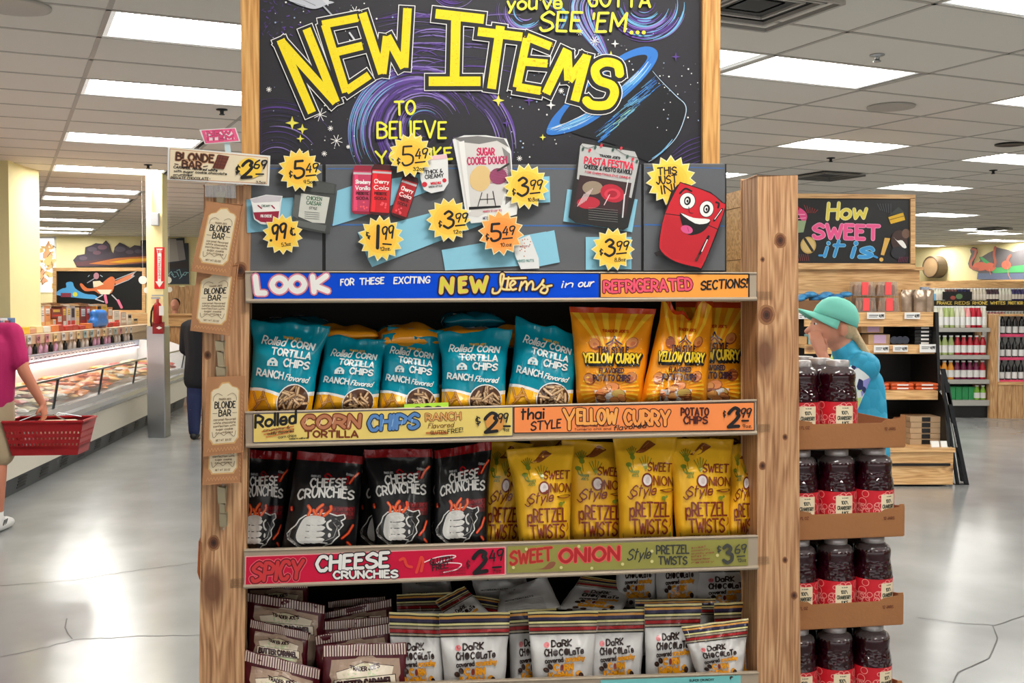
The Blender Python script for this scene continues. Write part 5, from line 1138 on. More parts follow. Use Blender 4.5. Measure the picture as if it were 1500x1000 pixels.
O_ = [('yellow pretzel bag half hidden behind the black cheese bags', [(708, 644), (782, 650), (760, 800), (700, 802)], -.15, .03, .0, 2.0),
      ('yellow pretzel bag with the dented top, second from the left', [(741, 658), (842, 651), (836, 798), (760, 800)], -.055, .03, .05, 1.5),
      ('yellow pretzel bag standing straight, third from the left', [(822, 642), (921, 650), (912, 795), (834, 798)], -.11, .02, .02, .8),
      ('tallest yellow pretzel bag with its top corner folded toward the left, fourth', [(897, 637), (992, 640), (987, 793), (906, 794)], -.06, .02, .06, 1.2),
      ('yellow pretzel bag with wide flared top, fifth from the left', [(973, 642), (1075, 643), (1071, 790), (990, 792)], -.055, .03, .05, 1.0),
      ('yellow pretzel bag turned sideways at the right end against the post', [(1066, 652), (1116, 646), (1118, 789), (1064, 791)], -.10, .02, .0, 2.2)]
for k, (lab, px, of, ln, wa, wr) in enumerate(O_):
    bag('pretzel_twist_bag', lab, 'snack bag', OGp, px, of, ln, .05, 155, M_onion, dOnion, waist=wa, seed=20 + k, wr=wr * .9, top=.03)
for k, (lab, px) in enumerate([('yellow pretzel bag top showing behind the second and third', [(776, 640), (860, 640), (850, 760), (780, 760)]), ('yellow pretzel bag top showing between the fourth and fifth', [(955, 634), (1040, 634), (1030, 760), (960, 760)]), ('yellow pretzel bag peeking at the back right', [(1040, 638), (1104, 636), (1100, 760), (1045, 760)])]):
    bag('pretzel_twist_bag', lab, 'snack bag', OGp, px, -.27, .0, .03, 155, M_onion, dOnion, seed=30 + k, wr=1.2)
# spicy cheese crunchies
def dCheese(cv, s):
    H = 150; RD, OR_, WH = C(150, 16, 24), C(212, 70, 34), C(216, 214, 210)
    cv.rect(0, 0, 100, 12, RD, 6)
    cv.line(smooth([(56, 34), (50, 30), (46, 34), (54, 38), (50, 42), (60, 36), (64, 41), (68, 35), (74, 38), (82, 32), (80, 44)], 4), 2, C(150, 20, 28)); cv.text("TRADER JOE'S", 26, 36, 40, 36, 3, .8, C(150, 150, 150), caps=False); cv.text('GLUTEN FREE', 78, 30, 92, 33, 3, .8, C(150, 150, 150), caps=False)
    cv.text('CHEESE', 27, 51, 79, 48, 12, 2.5, WH, jit=.35); cv.text('CRUNCHIES', 11, 69, 91, 67, 13, 2.6, WH, jit=.35, bend=4)
    cv.poly([(40, 78), (94, 78), (94, 97), (60, 99), (40, 92)], C(74, 14, 20), 6); cv.text('CRUNCHY SPICY', 58, 85, 92, 84, 4.5, 1, C(130, 24, 30), caps=False); cv.text('CORN SNACK', 60, 92, 92, 91, 4.5, 1, C(130, 24, 30), caps=False)
    jag = [(8, 112), (4, 118), (6, 126), (14, 132), (22, 138), (34, 143), (42, 141), (52, 142), (58, 136), (66, 134), (70, 128), (76, 122), (74, 114), (80, 106), (76, 100), (82, 96), (80, 90), (70, 92), (58, 88), (40, 90), (26, 92), (18, 98), (14, 106)]
    cv.poly(jag, C(34, 34, 36), 6); cv.line(jag + [jag[0]], 1.8, WH, caps=False)
    cv.line([(8, 114), (6, 124), (18, 134), (30, 140)], 3.4, C(120, 118, 116), taper=.5)
    for p in ([(30, 92), (32, 84), (28, 78)], [(38, 92), (42, 82), (48, 76)], [(46, 92), (48, 84)], [(52, 92), (60, 84), (60, 78)], [(42, 92), (36, 84)]): cv.line(smooth(p, 3), 4.6, OR_); cv.line(smooth(p, 3), 1.6, C(236, 120, 50), caps=False)
    cv.poly(smooth([(20, 104), (26, 95), (36, 92), (48, 93), (54, 97), (48, 103), (44, 112), (46, 122), (44, 130), (30, 134), (20, 130), (16, 120), (18, 112)], 3, True), C(206, 204, 200), 6)
    for k in range(4):
        y = 98 + 9 * k; cv.poly(smooth([(30, y), (40, y - 2), (52, y), (56, y + 3), (52, y + 7), (40, y + 8), (30, y + 7)], 3, True), C(214, 212, 208), 7, keep=k > 0)
        cv.line(smooth([(29, y + 8), (40, y + 8.6), (52, y + 7.5), (56, y + 3.6)], 3), 1.1, C(30, 30, 32), caps=False)
    cv.line(smooth([(62, 99), (58, 103), (60, 110), (64, 113)], 3), 2.8, WH); cv.line([(66, 102), (72, 110), (68, 124), (56, 130)], 1.2, C(150, 148, 146), taper=.5); cv.disc(62, 121, 2, WH, 3.4); cv.line([(46, 131), (60, 133)], 1.8, WH)
    for p in ([(84, 42), (90, 32), (96, 26)], [(80, 126), (88, 118), (93, 106)], [(70, 140), (76, 145)], [(88, 132), (92, 136)], [(5, 84), (4, 80)]): cv.line(p, 4, C(176, 44, 28)); cv.line(p, 1.8, C(226, 96, 50))
    cv.text('NET WT. 7 OZ (198g)', 12, 147, 48, 147, 4, 1.1, C(190, 188, 186), caps=False)
CHG = 'black bags of spicy cheese crunchies'
X_ = [('black cheese snack bag at the left end, cut off by the post', [(348, 657), (428, 662), (414, 812), (340, 814)], -.13, .03, .03, 1.2),
      ('black cheese snack bag standing straight, second from the left', [(436, 660), (531, 668), (521, 810), (411, 813)], -.06, .04, .0, 1),
      ('black cheese snack bag mostly hidden between the second and fourth', [(532, 662), (610, 664), (606, 806), (523, 808)], -.15, .02, .0, 1),
      ('black cheese snack bag with a red folded top, in the middle of the row', [(533, 658), (633, 657), (631, 806), (551, 808)], -.06, .04, .02, 1.4),
      ('black cheese snack bag hidden behind the rightmost one', [(628, 660), (690, 655), (680, 800), (630, 802)], -.15, .02, .0, 1),
      ('black cheese snack bag with raised right corner, next to the yellow bags', [(637, 660), (720, 646), (714, 803), (634, 806)], -.06, .04, .02, 1.6)]
for k, (lab, px, of, ln, wa, wr) in enumerate(X_):
    bag('cheese_snack_bag', lab, 'snack bag', CHG, px, of, ln, .042, 150, M_blackf, dCheese, waist=wa, seed=40 + k, wr=wr, top=.06)
# dark chocolate corn kernels
def dKern(cv, s):
    ST = [(0, 3, C(226, 212, 146)), (3, 5, BLK(20)), (5, 8.5, C(214, 152, 70)), (8.5, 13, C(44, 38, 72)), (13, 15, BLK(20)), (15, 18, C(230, 222, 156)), (18, 19.6, BLK(20)), (19.6, 23, C(168, 152, 130)), (23, 24.2, BLK(20)), (24.2, 29, C(160, 30, 34)), (29, 30.4, BLK(20)), (30.4, 33, C(176, 164, 140)), (33, 35, BLK(20))]
    for a, b, c in ST: cv.rect(0, a, 100, b, c, 4, keep=True)
    DB, OR_ = C(40, 22, 18), C(232, 156, 22)
    cv.disc(25, 51, 4.5, C(226, 130, 134)); cv.text('TJ', 23, 52.5, 27, 52.5, 3, .7, C(180, 50, 60))
    cv.text('DaRK', 33, 54, 63, 53, 9.5, 2.3, DB, jit=.3); cv.text('CH', 22, 68, 33, 68, 10, 2.3, DB); cv.disc(39, 63, 4, DB, 5.6); cv.text('C', 45, 67, 50, 67, 9, 2.2, DB); cv.disc(56, 62, 4, DB, 5.6); cv.text('LaTe', 61, 67, 82, 65, 9.5, 2.1, DB, jit=.3)
    cv.text('covered', 22, 79, 50, 77, 7, 1.7, DB, jit=.2); cv.text('crunchy', 54, 77, 84, 75, 7, 1.8, OR_, jit=.2, ol=[(.6, C(190, 110, 20))])
    cv.text('C', 35, 90, 42, 90, 8.5, 2.6, OR_, ol=[(.8, C(190, 110, 20))]); cv.disc(48, 86, 2.6, C(130, 40, 24), 5); cv.text('RN', 53, 90, 66, 89, 8.5, 2.6, OR_, ol=[(.8, C(190, 110, 20))])
    cv.text('KeRNeLS', 27, 103, 79, 101, 9, 2.5, OR_, jit=.4, ol=[(.8, C(190, 110, 20))])
    for x, y, q in ((22, 89, .3), (29, 84, .9), (24, 108, .2), (37, 111, 0), (72, 110, .4), (80, 98, 1.2), (84, 108, .6), (18, 118, .2), (60, 116, .3), (76, 119, .2)): cv.disc(x, y, 5, DB, 4, 14, q); cv.disc(x - 1, y - 1.2, 2.4, C(84, 54, 44), 1.4, 8, q)
KG = 'white pouches of dark chocolate corn kernels'
K_ = [('white kernel pouch at the left of the row, beside the maroon candy bags', [(570, 896), (648, 899), (650, 1020), (574, 1020)], -.06, .0, 0),
      ('white kernel pouch with clear full front, second from the left in the front row', [(643, 898), (747, 896), (738, 1018), (652, 1020)], -.045, .0, 0),
      ('white kernel pouch half hidden left of the middle one', [(745, 894), (815, 890), (812, 1010), (748, 1014)], -.10, .0, 0),
      ('white kernel pouch in the middle of the front row with a bright glare spot', [(773, 896), (876, 894), (866, 1010), (782, 1012)], -.04, .0, 0),
      ('white kernel pouch just right of the middle one', [(858, 894), (945, 892), (938, 1008), (866, 1010)], -.065, .0, 0),
      ('tall white kernel pouch left of the tilted one', [(944, 885), (1028, 883), (1016, 1002), (946, 1004)], -.06, .0, 0),
      ('white kernel pouch behind the tilted one at the right post', [(1046, 883), (1112, 880), (1112, 1000), (1050, 1002)], -.10, .0, 0),
      ('white kernel pouch tilted with a crooked striped top, front right', [(998, 918), (1096, 905), (1088, 1000), (1026, 1003)], -.022, .01, 0)]
for k, (lab, px, of, ln, wa) in enumerate(K_):
    bag('kernel_pouch', lab, 'snack pouch', KG, px, of, ln, .024, 122, M_whitef, dKern, waist=wa, seed=60 + k, wr=1.0 + (k == 7), top=.28, jag=1, pm=FOIL)
KL = [('white kernel pouch lying tilted on top, lettering slanting down right', [(853, 843), (936, 854), (908, 898), (816, 892)], -.17, .10),
      ('white kernel pouch standing on the pile at the upper right corner', [(1020, 812), (1108, 812), (1106, 900), (1018, 902)], -.19, .08),
      ('white kernel pouch on the pile showing only its lower half', [(960, 790), (1030, 790), (1024, 890), (962, 892)], -.21, .08),
      ('white kernel pouch at the back between the tilted and the half-shown one', [(906, 790), (966, 792), (962, 890), (900, 890)], -.23, .08),
      ('striped kernel pouch top lying back, left of the plain-backed pouch', [(581, 870), (668, 867), (668, 960), (584, 960)], -.16, .06),
      ('striped kernel pouch leaning right across the others', [(636, 880), (680, 858), (724, 905), (680, 940)], -.14, .06),
      ('striped kernel pouch leaning right, behind the second front pouch', [(676, 868), (748, 880), (740, 960), (672, 950)], -.15, .06),
      ('striped kernel pouch behind the tall one', [(930, 878), (1048, 876), (1040, 960), (935, 960)], -.13, .04)]
for k, (lab, px, of, ln) in enumerate(KL):
    bag('kernel_pouch', lab, 'snack pouch', KG, px, of, ln, .02, 122, M_whitef, dKern, seed=80 + k, wr=1.3, top=.28, jag=1, nu=18, nv=24, pm=FOIL)
def dBack(cv, s):
    cv.disc(30, 12, 2, C(90, 88, 86))
    for k in range(9): cv.line([(12, 60 + 5 * k), (78, 60 + 5 * k)], .9, C(120, 118, 116), caps=False)
    cv.text('NUTRITION FACTS', 12, 52, 62, 52, 5, 1, C(90, 88, 86), caps=False)
for k, (lab, px) in enumerate([('plain grey-white pouch showing its printed back, lying on the pile', [(733, 866), (800, 842), (822, 890), (728, 898)]), ('plain grey-white pouch back at the rear of the bottom shelf', [(690, 846), (770, 840), (776, 880), (700, 884)]), ('plain grey-white pouch back at the rear left of the kernel pile', [(588, 850), (660, 848), (664, 886), (590, 888)])]):
    bag('kernel_pouch', lab, 'snack pouch', KG, px, -.16 - .08 * k, .08, .02, 100, M_whitef, dBack, seed=95 + k, wr=2, nu=16, nv=16)
# butter caramel candies
def dCara(cv, s):
    CRM, BR, IN = C(240, 226, 204), C(74, 14, 26), C(60, 30, 30)
    for k in range(30): cv.rect(1 + 3.3 * k, 1, 2.9 + 3.3 * k, 14.5, C(226, 206, 196), keep=k > 0)
    cv.poly([(10, 19), (40, 18), (44, 15.5), (60, 15), (64, 18), (91, 19), (92, 38), (90, 42), (92, 60), (90, 110), (10, 110), (9, 60), (11, 44), (8, 38)], C(176, 150, 130), 6)
    for k in range(60): cv._disc(R.uniform(13, 88), R.uniform(21, 105), .6, C(130, 100, 90), 5)
    cv.disc(50, 52, 33, C(222, 214, 180), 28, 26, edge=6); cv.disc(50, 52, 27, C(200, 214, 170), 23, 26, edge=6)
    cv.poly([(16, 34), (30, 30), (70, 26), (84, 28), (82, 38), (18, 42)], CRM, 6); cv.line([(16, 34), (30, 30), (50, 22), (70, 26), (84, 28)], .8, IN)
    cv.text("TRADER JOE'S", 33, 31, 67, 29, 5, 1.3, IN, bend=-3)
    cv.poly([(14, 44), (86, 38), (87, 52), (15, 58)], CRM, 6); cv.line([(14, 44), (86, 38), (87, 52), (15, 58), (14, 44)], .9, IN)
    cv.text('BUTTER CARAMEL', 19, 55, 82, 50, 8.6, 2.7, C(54, 20, 24))
    cv.poly([(30, 66), (72, 60), (74, 69), (32, 76)], CRM, 6); cv.text('HARD CANDIES', 33, 73, 72, 68, 6.5, 1.4, C(60, 90, 70))
    cv.text('NET WT. 14 OZ', 34, 86, 66, 84, 4, 1, IN, caps=False)
CAG = 'maroon bags of butter caramel candies'
B_ = [('maroon caramel candy bag in front, label facing forward, right of the pair', [(473, 944), (595, 940), (600, 1070), (470, 1072)], -.04, .0),
      ('maroon caramel candy bag in front at the left, tilted down to the right', [(359, 951), (470, 980), (460, 1090), (350, 1070)], -.045, .0),
      ('maroon caramel candy bag behind the front right one, slightly raised', [(461, 931), (572, 912), (580, 1020), (466, 1030)], -.075, .01),
      ('maroon caramel candy bag in the middle of the left stack, label readable', [(367, 906), (452, 926), (448, 1010), (360, 995)], -.08, .01),
      ('maroon caramel candy bag at the upper left under the shelf strip', [(362, 867), (477, 886), (470, 980), (362, 965)], -.13, .02),
      ('maroon caramel candy bag showing only its dark striped top, middle back', [(472, 910), (573, 902), (575, 990), (474, 1000)], -.13, .02),
      ('maroon caramel candy bag with shadowed striped top, one further back', [(474, 896), (574, 876), (575, 960), (474, 970)], -.19, .02),
      ('maroon caramel candy bag at the very back in the shade', [(480, 880), (565, 872), (570, 950), (480, 950)], -.25, .02),
      ('maroon caramel candy bag lying below the strip at the far left back', [(356, 850), (452, 850), (450, 930), (360, 930)], -.24, .02)]
for k, (lab, px, of, ln) in enumerate(B_):
    bag('caramel_candy_bag', lab, 'candy bag', CAG, px, of, ln, .028, 108, M_maroon, dCara, seed=110 + k, wr=1.1, top=.14, jag=1.5, nu=20, nv=24)
# ================================================================ CRANBERRY JUICE STACK
def SP(l, o, z): return DP(l, o, z)
jl0 = lat(1172, 600) + .004
JR, JP = .052, .1065
M_jar = M('juice_dark', (58, 6, 20), .06, coat=1, spec=.8)
M_lid = M('lid_silver', (186, 180, 180), .3, metal=.55)
M_shrink = M('shrink_wrap', (220, 216, 216), .12, alpha=.13, spec=1)
M_label = M('juice_label_red', (204, 26, 42), .4)
jar = thing('juice_jar', None, 'juice jar', (0, 0, 0), 'jars of cranberry juice')
prof = [(.045, 0), (.0510, .005), (.052, .016), (.052, .117), (.0515, .122), (.0500, .137), (.0465, .153), (.0455, .166), (.0470, .178), (.0465, .188), (.0420, .197), (.0340, .203), (.0285, .206), (.0285, .212)]
g = MB().lathe(prof, seg=28).build('jar_glass', None, jar, smooth=True)
m_, N_, L_, b_ = _new('textured_juice_glass'); b_.inputs['Base Color'].default_value = C(40, 2, 13); b_.inputs['Roughness'].default_value = .04; b_.inputs['Coat Weight'].default_value = .2; b_.inputs['Specular IOR Level'].default_value = .45; b_.inputs['Coat Roughness'].default_value = .04
tc = N_.new('ShaderNodeTexCoord'); vo = N_.new('ShaderNodeTexVoronoi'); vo.inputs['Scale'].default_value = 80; L_.new(tc.outputs['Object'], vo.inputs['Vector']); sx = N_.new('ShaderNodeSeparateXYZ'); L_.new(tc.outputs['Object'], sx.inputs[0])
mr = N_.new('ShaderNodeMapRange'); mr.inputs['From Min'].default_value = .172; mr.inputs['From Max'].default_value = .160; L_.new(sx.outputs[2], mr.inputs['Value'])
bp = N_.new('ShaderNodeBump'); bp.inputs['Distance'].default_value = .003; mu = N_.new('ShaderNodeMath'); mu.operation = 'MULTIPLY'; mu.inputs[1].default_value = .9
L_.new(mr.outputs[0], mu.inputs[0]); L_.new(mu.outputs[0], bp.inputs['Strength']); L_.new(vo.outputs['Distance'], bp.inputs['Height']); L_.new(bp.outputs[0], b_.inputs['Normal']); L_.new(bp.outputs[0], b_.inputs['Coat Normal'])
g.data.materials.clear(); g.data.materials.append(m_)
MB().lathe([(.0290, .206), (.0300, .208), (.0300, .2205), (.028, .2225), (0.001, .2225)], seg=24).build('lid', M_lid, jar, smooth=True)
MB().lathe([(.0468, .187), (.0425, .1985), (.0345, .2045), (.0310, .207), (.0310, .2215), (.029, .2235)], seg=24, cap=False).build('shrink_band', M_shrink, jar, smooth=True)
lb = MB().lathe([(.0526, .020), (.0526, .116)], seg=28, cap=False).build('paper_label', M_label, jar, smooth=True)
cv = Cv(3e-5); ccw = 2 * pi * .0526 * 1000; RG = C(250, 170, 160)
rr = random.Random(4)
for k in range(90):
    x, y = rr.uniform(0, ccw), rr.uniform(28, 110); r = rr.choice([5, 7, 9, 11])
    cv.line([(x + r * math.cos(a * pi / 8), y + r * math.sin(a * pi / 8) * .95) for a in range(17)], 1.6, RG, keep=True, caps=False) if 20 < y - r and y + r < 117 else None
for k in range(6): x = rr.uniform(0, ccw); cv.line([(x, 30), (x + 5, 24)], 1.5, C(170, 190, 90)); cv.line([(x + 4, 34), (x + 8, 26)], 1.5, C(170, 190, 90))
for s_ in (0, 1):
    x0 = 6 + s_ * ccw / 2; cv.L += 1; cv.rect(x0, 22, x0 + 46, 106, C(240, 222, 188), 8); GN = C(60, 62, 48)
    cv.text("TRADER JOE'S", x0 + 14, 78, x0 + 32, 78, 2.6, .8, GN, caps=False); cv.text('100%', x0 + 14, 64, x0 + 32, 64, 9, 1.8, GN); cv.text('CRANBERRY', x0 + 4, 52, x0 + 42, 52, 9, 1.8, GN); cv.text('JUICE', x0 + 13, 40, x0 + 33, 40, 9, 1.8, GN)
for i in range(len(cv.t)): pass
def jm(x, y, h):
    a = -pi / 2 + x / 52.6; r = .0526 + h; return V((r * math.cos(a), r * math.sin(a), y / 1000))
# text was drawn y-down; flip about the label's middle
cv.t = [([(x, y) for x, y in t], c, L) for t, c, L in cv.t]
class _F(Cv): pass
flip = lambda x, y, h: jm(x, y, h)
GL_T = []
cv2 = Cv(3e-5)
for s_ in (0, 1):
    x0 = 6 + s_ * ccw / 2; q = cv2; GN = C(60, 62, 48); Yf = 132
    q.text("TRADER JOE'S", x0 + 14, Yf - 99, x0 + 32, Yf - 99, 2.6, .8, GN, caps=False); q.text('100%', x0 + 14, Yf - 84, x0 + 32, Yf - 84, 9, 1.8, GN); q.text('CRANBERRY', x0 + 4, Yf - 70, x0 + 42, Yf - 70, 9, 1.8, GN); q.text('JUICE', x0 + 13, Yf - 56, x0 + 33, Yf - 56, 9, 1.8, GN)
cv.t = [e for e in cv.t if e[1] != C(60, 62, 48)]
cv.build('label_print', jm, lb, GLOSS, .0003)
cv2.t = [(t, c, L + .0006) for t, c, L in cv2.t]
cv2.build('label_lettering', lambda x, y, h: jm(x, 132 - y, h), lb, GLOSS, .0003)
jk = tree(jar); first = True
trz = [SP(0, 0, zz(1250, y, -.06)).z for y in (657, 786, 920)]
step = (trz[0] - trz[2]) / 2; zs = [trz[0] - step * k for k in range(5)]
of0 = -.075
TN = ['top', 'second', 'third', 'fourth', 'lowest']
cols_ = ['left', 'middle', 'right']
for k, z in enumerate(zs):
    if z < 0.05: z = .02
    for r_ in range(4):
        for c_ in range(3):
            if k == 0 and (c_ == 2 or (c_ == 1 and r_ > 2)): continue
            p = SP(jl0 + .052 + JP * c_, of0 - .052 - JP * r_, z + .004)
            lab = f"cranberry juice jar in the {TN[k]} tray, {cols_[c_]} column, " + ['front row', 'second row from the front', 'third row from the front', 'rear row'][r_]
            a = (-.42 if c_ != 2 else .0) + R.uniform(-.06, .06)
            if first: jar.location = p; jar.rotation_euler = (0, 0, a); jar['label'] = lab; first = False
            else: dup(jar, jk, p, lab, rz=a)
M_card = M('corrugated_card', (160, 108, 66), .8, var=.06, vscale=9, bump=.12, bscale=120)
Wt = JP * 3 + .004; Dt = JP * 4 + .006
for k, z in enumerate(zs):
    if z < 0.05: z = .02
    t = thing('cardboard_tray', f"brown cardboard tray holding the {TN[k]} layer of juice jars", 'tray', SP(jl0 + Wt / 2, of0 - Dt / 2, z), 'cardboard juice trays')
    l0, l1 = jl0, jl0 + Wt; h0, h1 = .064, .084
    def wallf(a, b, n, nm):
        d = (b - a); L0 = d.length; d.normalize(); c = .055
        P = [(0, 0), (L0, 0), (L0, h1), (L0 - .012, h1), (L0 - .015, h1 - .008), (L0 - c + .006, h1 - .012), (L0 - c, h0 + .008), (L0 - c - .012, h0), (c + .012, h0), (c, h0 + .008), (c - .006, h1 - .012), (.012, h1 - .006), (0, h1 - .006)]
        return MB().prism([a + d * x + UP * y for x, y in P], n * .003).build(nm, M_card, t)
    A_, B_2, C_, D_2 = SP(l0, of0, z), SP(l1, of0, z), SP(l1, of0 - Dt, z), SP(l0, of0 - Dt, z)
    wallf(A_, B_2, DN, 'front_wall'); wallf(D_2, C_, -DN, 'back_wall'); wallf(B_2, C_, DU, 'side_wall'); wallf(A_, D_2, -DU * .5, 'side_wall')
    MB().pbox(A_ - UP * .002, DU * Wt, -DN * Dt, V((0, 0, .004))).build('bottom', M_card, t)
    cv = Cv(4e-5); cv.text('32 FL OZ', .02, .045, .055, .045, .007, .0014, C(110, 56, 30)); cv.text('12 JARS', .265, .052, .295, .052, .007, .0014, C(110, 56, 30))
    cv.build('stamp', lambda x, y, h: A_ + DU * x + UP * y + DN * (h + .0035), t, PAINT, .0002) if False else cv.build('stamp', lambda x, y, h: A_ + DU * x + UP * (.097 - y) + DN * (h + .0035), t, PAINT, .0002)
pal = MB().pbox(SP(jl0, of0, 0), DU * Wt, -DN * Dt, V((0, 0, max(.02, min(z for z in zs if z > 0) - .005) if False else .018))).build('stack_base', M_black)
tag(pal, 'low black base board under the juice stack', 'board')
# ================================================================ PEOPLE
def capsule(mb, a, ra, b, rb, seg=12):
    a, b = V(a), V(b); d = b - a; L_ = max(d.length, 1e-6); d = d / L_; P = []; Q = []
    for k in range(1, 5): t = pi / 2 * (1 - k / 4); P.append(a - d * ra * math.sin(t)); Q.append(max(1e-3, ra * math.cos(t)))
    for k in range(0, 4): t = pi / 2 * k / 4; P.append(b + d * rb * math.sin(t)); Q.append(max(1e-3, rb * math.cos(t)))
    P.append(b + d * rb); Q.append(1e-3); P.insert(0, a - d * ra); Q.insert(0, 1e-3)
    mb.tube(P, Q, seg=seg)
def blob(name, caps, mat, parent, vox=.009, sm=4, ells=(), F=None):
    """limbs and trunk given as tapered capsules, fused into ONE continuous surface"""
    mb = MB(); T = F or (lambda p: V(p))
    for a, ra, b, rb in caps: capsule(mb, T(a), ra, T(b), rb)
    for o_, rx, ry, rz in ells: mb.ell(T(o_), rx, ry, rz, nu=16, nv=12)
    me = mb.mesh(name, None); o = bpy.data.objects.new(name, me); COL.objects.link(o)
    r = o.modifiers.new('r', 'REMESH'); r.mode = 'VOXEL'; r.voxel_size = vox; r.use_smooth_shade = True
    s_ = o.modifiers.new('s', 'SMOOTH'); s_.iterations = sm; s_.factor = .6
    dg = bpy.context.evaluated_depsgraph_get(); dg.update()
    m2 = bpy.data.meshes.new_from_object(o.evaluated_get(dg)); o.modifiers.clear(); o.data = m2; m2.name = name
    m2.materials.clear(); m2.materials.append(mat)
    for p in m2.polygons: p.use_smooth = True
    bpy.data.meshes.remove(me)
    if parent: child(o, parent)
    return o
def fingers(w, d, side, curl, s=1.0):
    """palm at wrist w going along d, four unequal curled fingers and a thumb from the palm's side"""
    w, d, side, curl = V(w), V(d).normalized(), V(side).normalized(), V(curl).normalized(); out = []
    for k, q in enumerate((-.028, -.009, .010, .028)): out.append((w + side * q * .6 * s, .014 * s, w + d * .075 * s + side * q * s, .012 * s))
    for k, (q, L_) in enumerate(((-.030, .030), (-.010, .035), (.010, .033), (.029, .026))):
        a = w + d * .078 * s + side * q * s; b = a + (d * .8 + curl * .5).normalized() * L_ * s; c = b + (d * .1 + curl).normalized() * L_ * .9 * s
        out += [(a, .0095 * s, b, .0085 * s), (b, .0085 * s, c, .0072 * s)]
    a = w + d * .022 * s - side * .026 * s; b = a + (d * .6 - side * .6 + curl * .5).normalized() * .036 * s; c = b + (d * .7 + curl * .6).normalized() * .028 * s
    return out + [(a, .012 * s, b, .0105 * s), (b, .0105 * s, c, .0085 * s)]
M_skin = M('skin', (206, 142, 116), .55, var=.05, vscale=12); M_skin2 = M('skin_tan', (186, 118, 92), .55, var=.06, vscale=14)
M_mag = M('magenta_cotton', (160, 20, 84), .85, bump=.12, bscale=60); M_khaki = M('khaki_cloth', (164, 146, 118), .85, bump=.15, bscale=50)
M_shoe = M('white_shoe', (226, 226, 224), .5); M_hair = M('hair_grey', (86, 78, 72), .7, bump=.4, bscale=120)
# the man with the basket (seen from behind, his head is beyond the frame's left edge)
mp_ = V((-3.675, 7.55, 0)); ca, sa = math.cos(.12), math.sin(.12)
def FM(p): p = V(p); return mp_ + V((p.x * ca - p.y * sa, p.x * sa + p.y * ca, p.z))
def D2(p): p = V(p); return V((p.x * ca - p.y * sa, p.x * sa + p.y * ca, p.z))
man = thing('person', 'person from behind in a magenta t-shirt and khaki shorts carrying a red basket', 'person', mp_)
leg = lambda s, fy: [((s * .09, 0, .92), .10, (s * .105, fy * .5, .50), .064), ((s * .105, fy * .5, .50), .062, (s * .11, fy - .03, .36), .060), ((s * .11, fy - .03, .34), .058, (s * .105, fy - .02, .09), .036), ((s * .105, fy - .04, .045), .034, (s * .12, fy + .13, .032), .030)]
sh = (.215, 0, 1.385); el = (.295, -.03, 1.11); wr_ = (.385, .03, .90)
hand_r = fingers((.395, .035, .885), (.12, .05, -1), (.1, 1, 0), (-1, .1, -.2), 1.1)
armL = [((-.215, 0, 1.385), .052, (-.25, .0, 1.11), .041), ((-.25, .0, 1.11), .040, (-.19, .16, .90), .027)] + fingers((-.19, .16, .89), (0, .1, -1), (0, -1, 0), (.8, 0, -.3))
trunk = [((-.06, 0, .96), .13, (-.07, 0, 1.28), .14), ((.06, 0, .96), .13, (.07, 0, 1.28), .14), ((-.17, 0, 1.385), .06, (.17, 0, 1.385), .06), ((0, 0, 1.36), .08, (0, .01, 1.53), .052)]
blob('body', trunk + leg(1, -.02) + leg(-1, .10) + [(sh, .054, el, .043), (el, .042, wr_, .029), (wr_, .028, (.395, .035, .885), .026)] + hand_r + armL + [((0, .10, 1.60), .012, (0, .118, 1.585), .012)], M_skin2, man, .0085, 3,
     [((0, .02, 1.64), .078, .098, .115), ((.078, .01, 1.63), .012, .02, .03), ((-.078, .01, 1.63), .012, .02, .03)], FM)
blob('hair', [], M_hair, man, .009, 2, [((0, .0, 1.675), .085, .098, .092)], FM)
blob('t_shirt', [((-.065, -.005, .93), .150, (-.08, -.005, 1.26), .155), ((.065, -.005, .93), .150, (.08, -.005, 1.26), .155), ((-.165, 0, 1.375), .078, (.165, 0, 1.375), .078), ((0, 0, 1.38), .08, (0, .0, 1.44), .07),
      ((.205, 0, 1.375), .080, (.255, -.02, 1.19), .070), ((-.205, 0, 1.375), .080, (-.255, -.02, 1.19), .070), ((0, -.04, 1.0), .14, (0, -.03, 1.3), .14)], M_mag, man, .011, 5, F=FM)
blob('shorts', [((-.06, 0, .93), .145, (.06, 0, .93), .145), ((.09, 0, .88), .125, (.115, -.01, .55), .105), ((-.09, .01, .88), .125, (-.115, .04, .55), .105), ((0, -.04, .9), .12, (0, -.04, .82), .11)], M_khaki, man, .011, 5, F=FM)
for s_, fy in ((1, -.02), (-1, .10)):
    blob('sock', [((s_ * .105, fy - .02, .15), .042, (s_ * .105, fy - .03, .07), .042)], M_white, man, .008, 2, F=FM)
    sh_ = blob('shoe', [((s_ * .105, fy - .055, .05), .046, (s_ * .118, fy + .12, .04), .044), ((s_ * .105, fy - .05, .085), .042, (s_ * .108, fy + .01, .08), .040), ((s_ * .118, fy + .12, .04), .044, (s_ * .125, fy + .17, .034), .034)], M_shoe, man, .007, 2, F=FM)
    for v in sh_.data.vertices: v.co.z = max(v.co.z, .002)
    a = [FM((s_ * .105 + .047 * s_, fy - .05 + .03 * k, .05)) for k in range(3)]
    for k in range(3): MB().tube([a[k], a[k] + D2((s_ * .004, .02, .035))], .0035, seg=5).build('side_stripe', M_black, sh_)
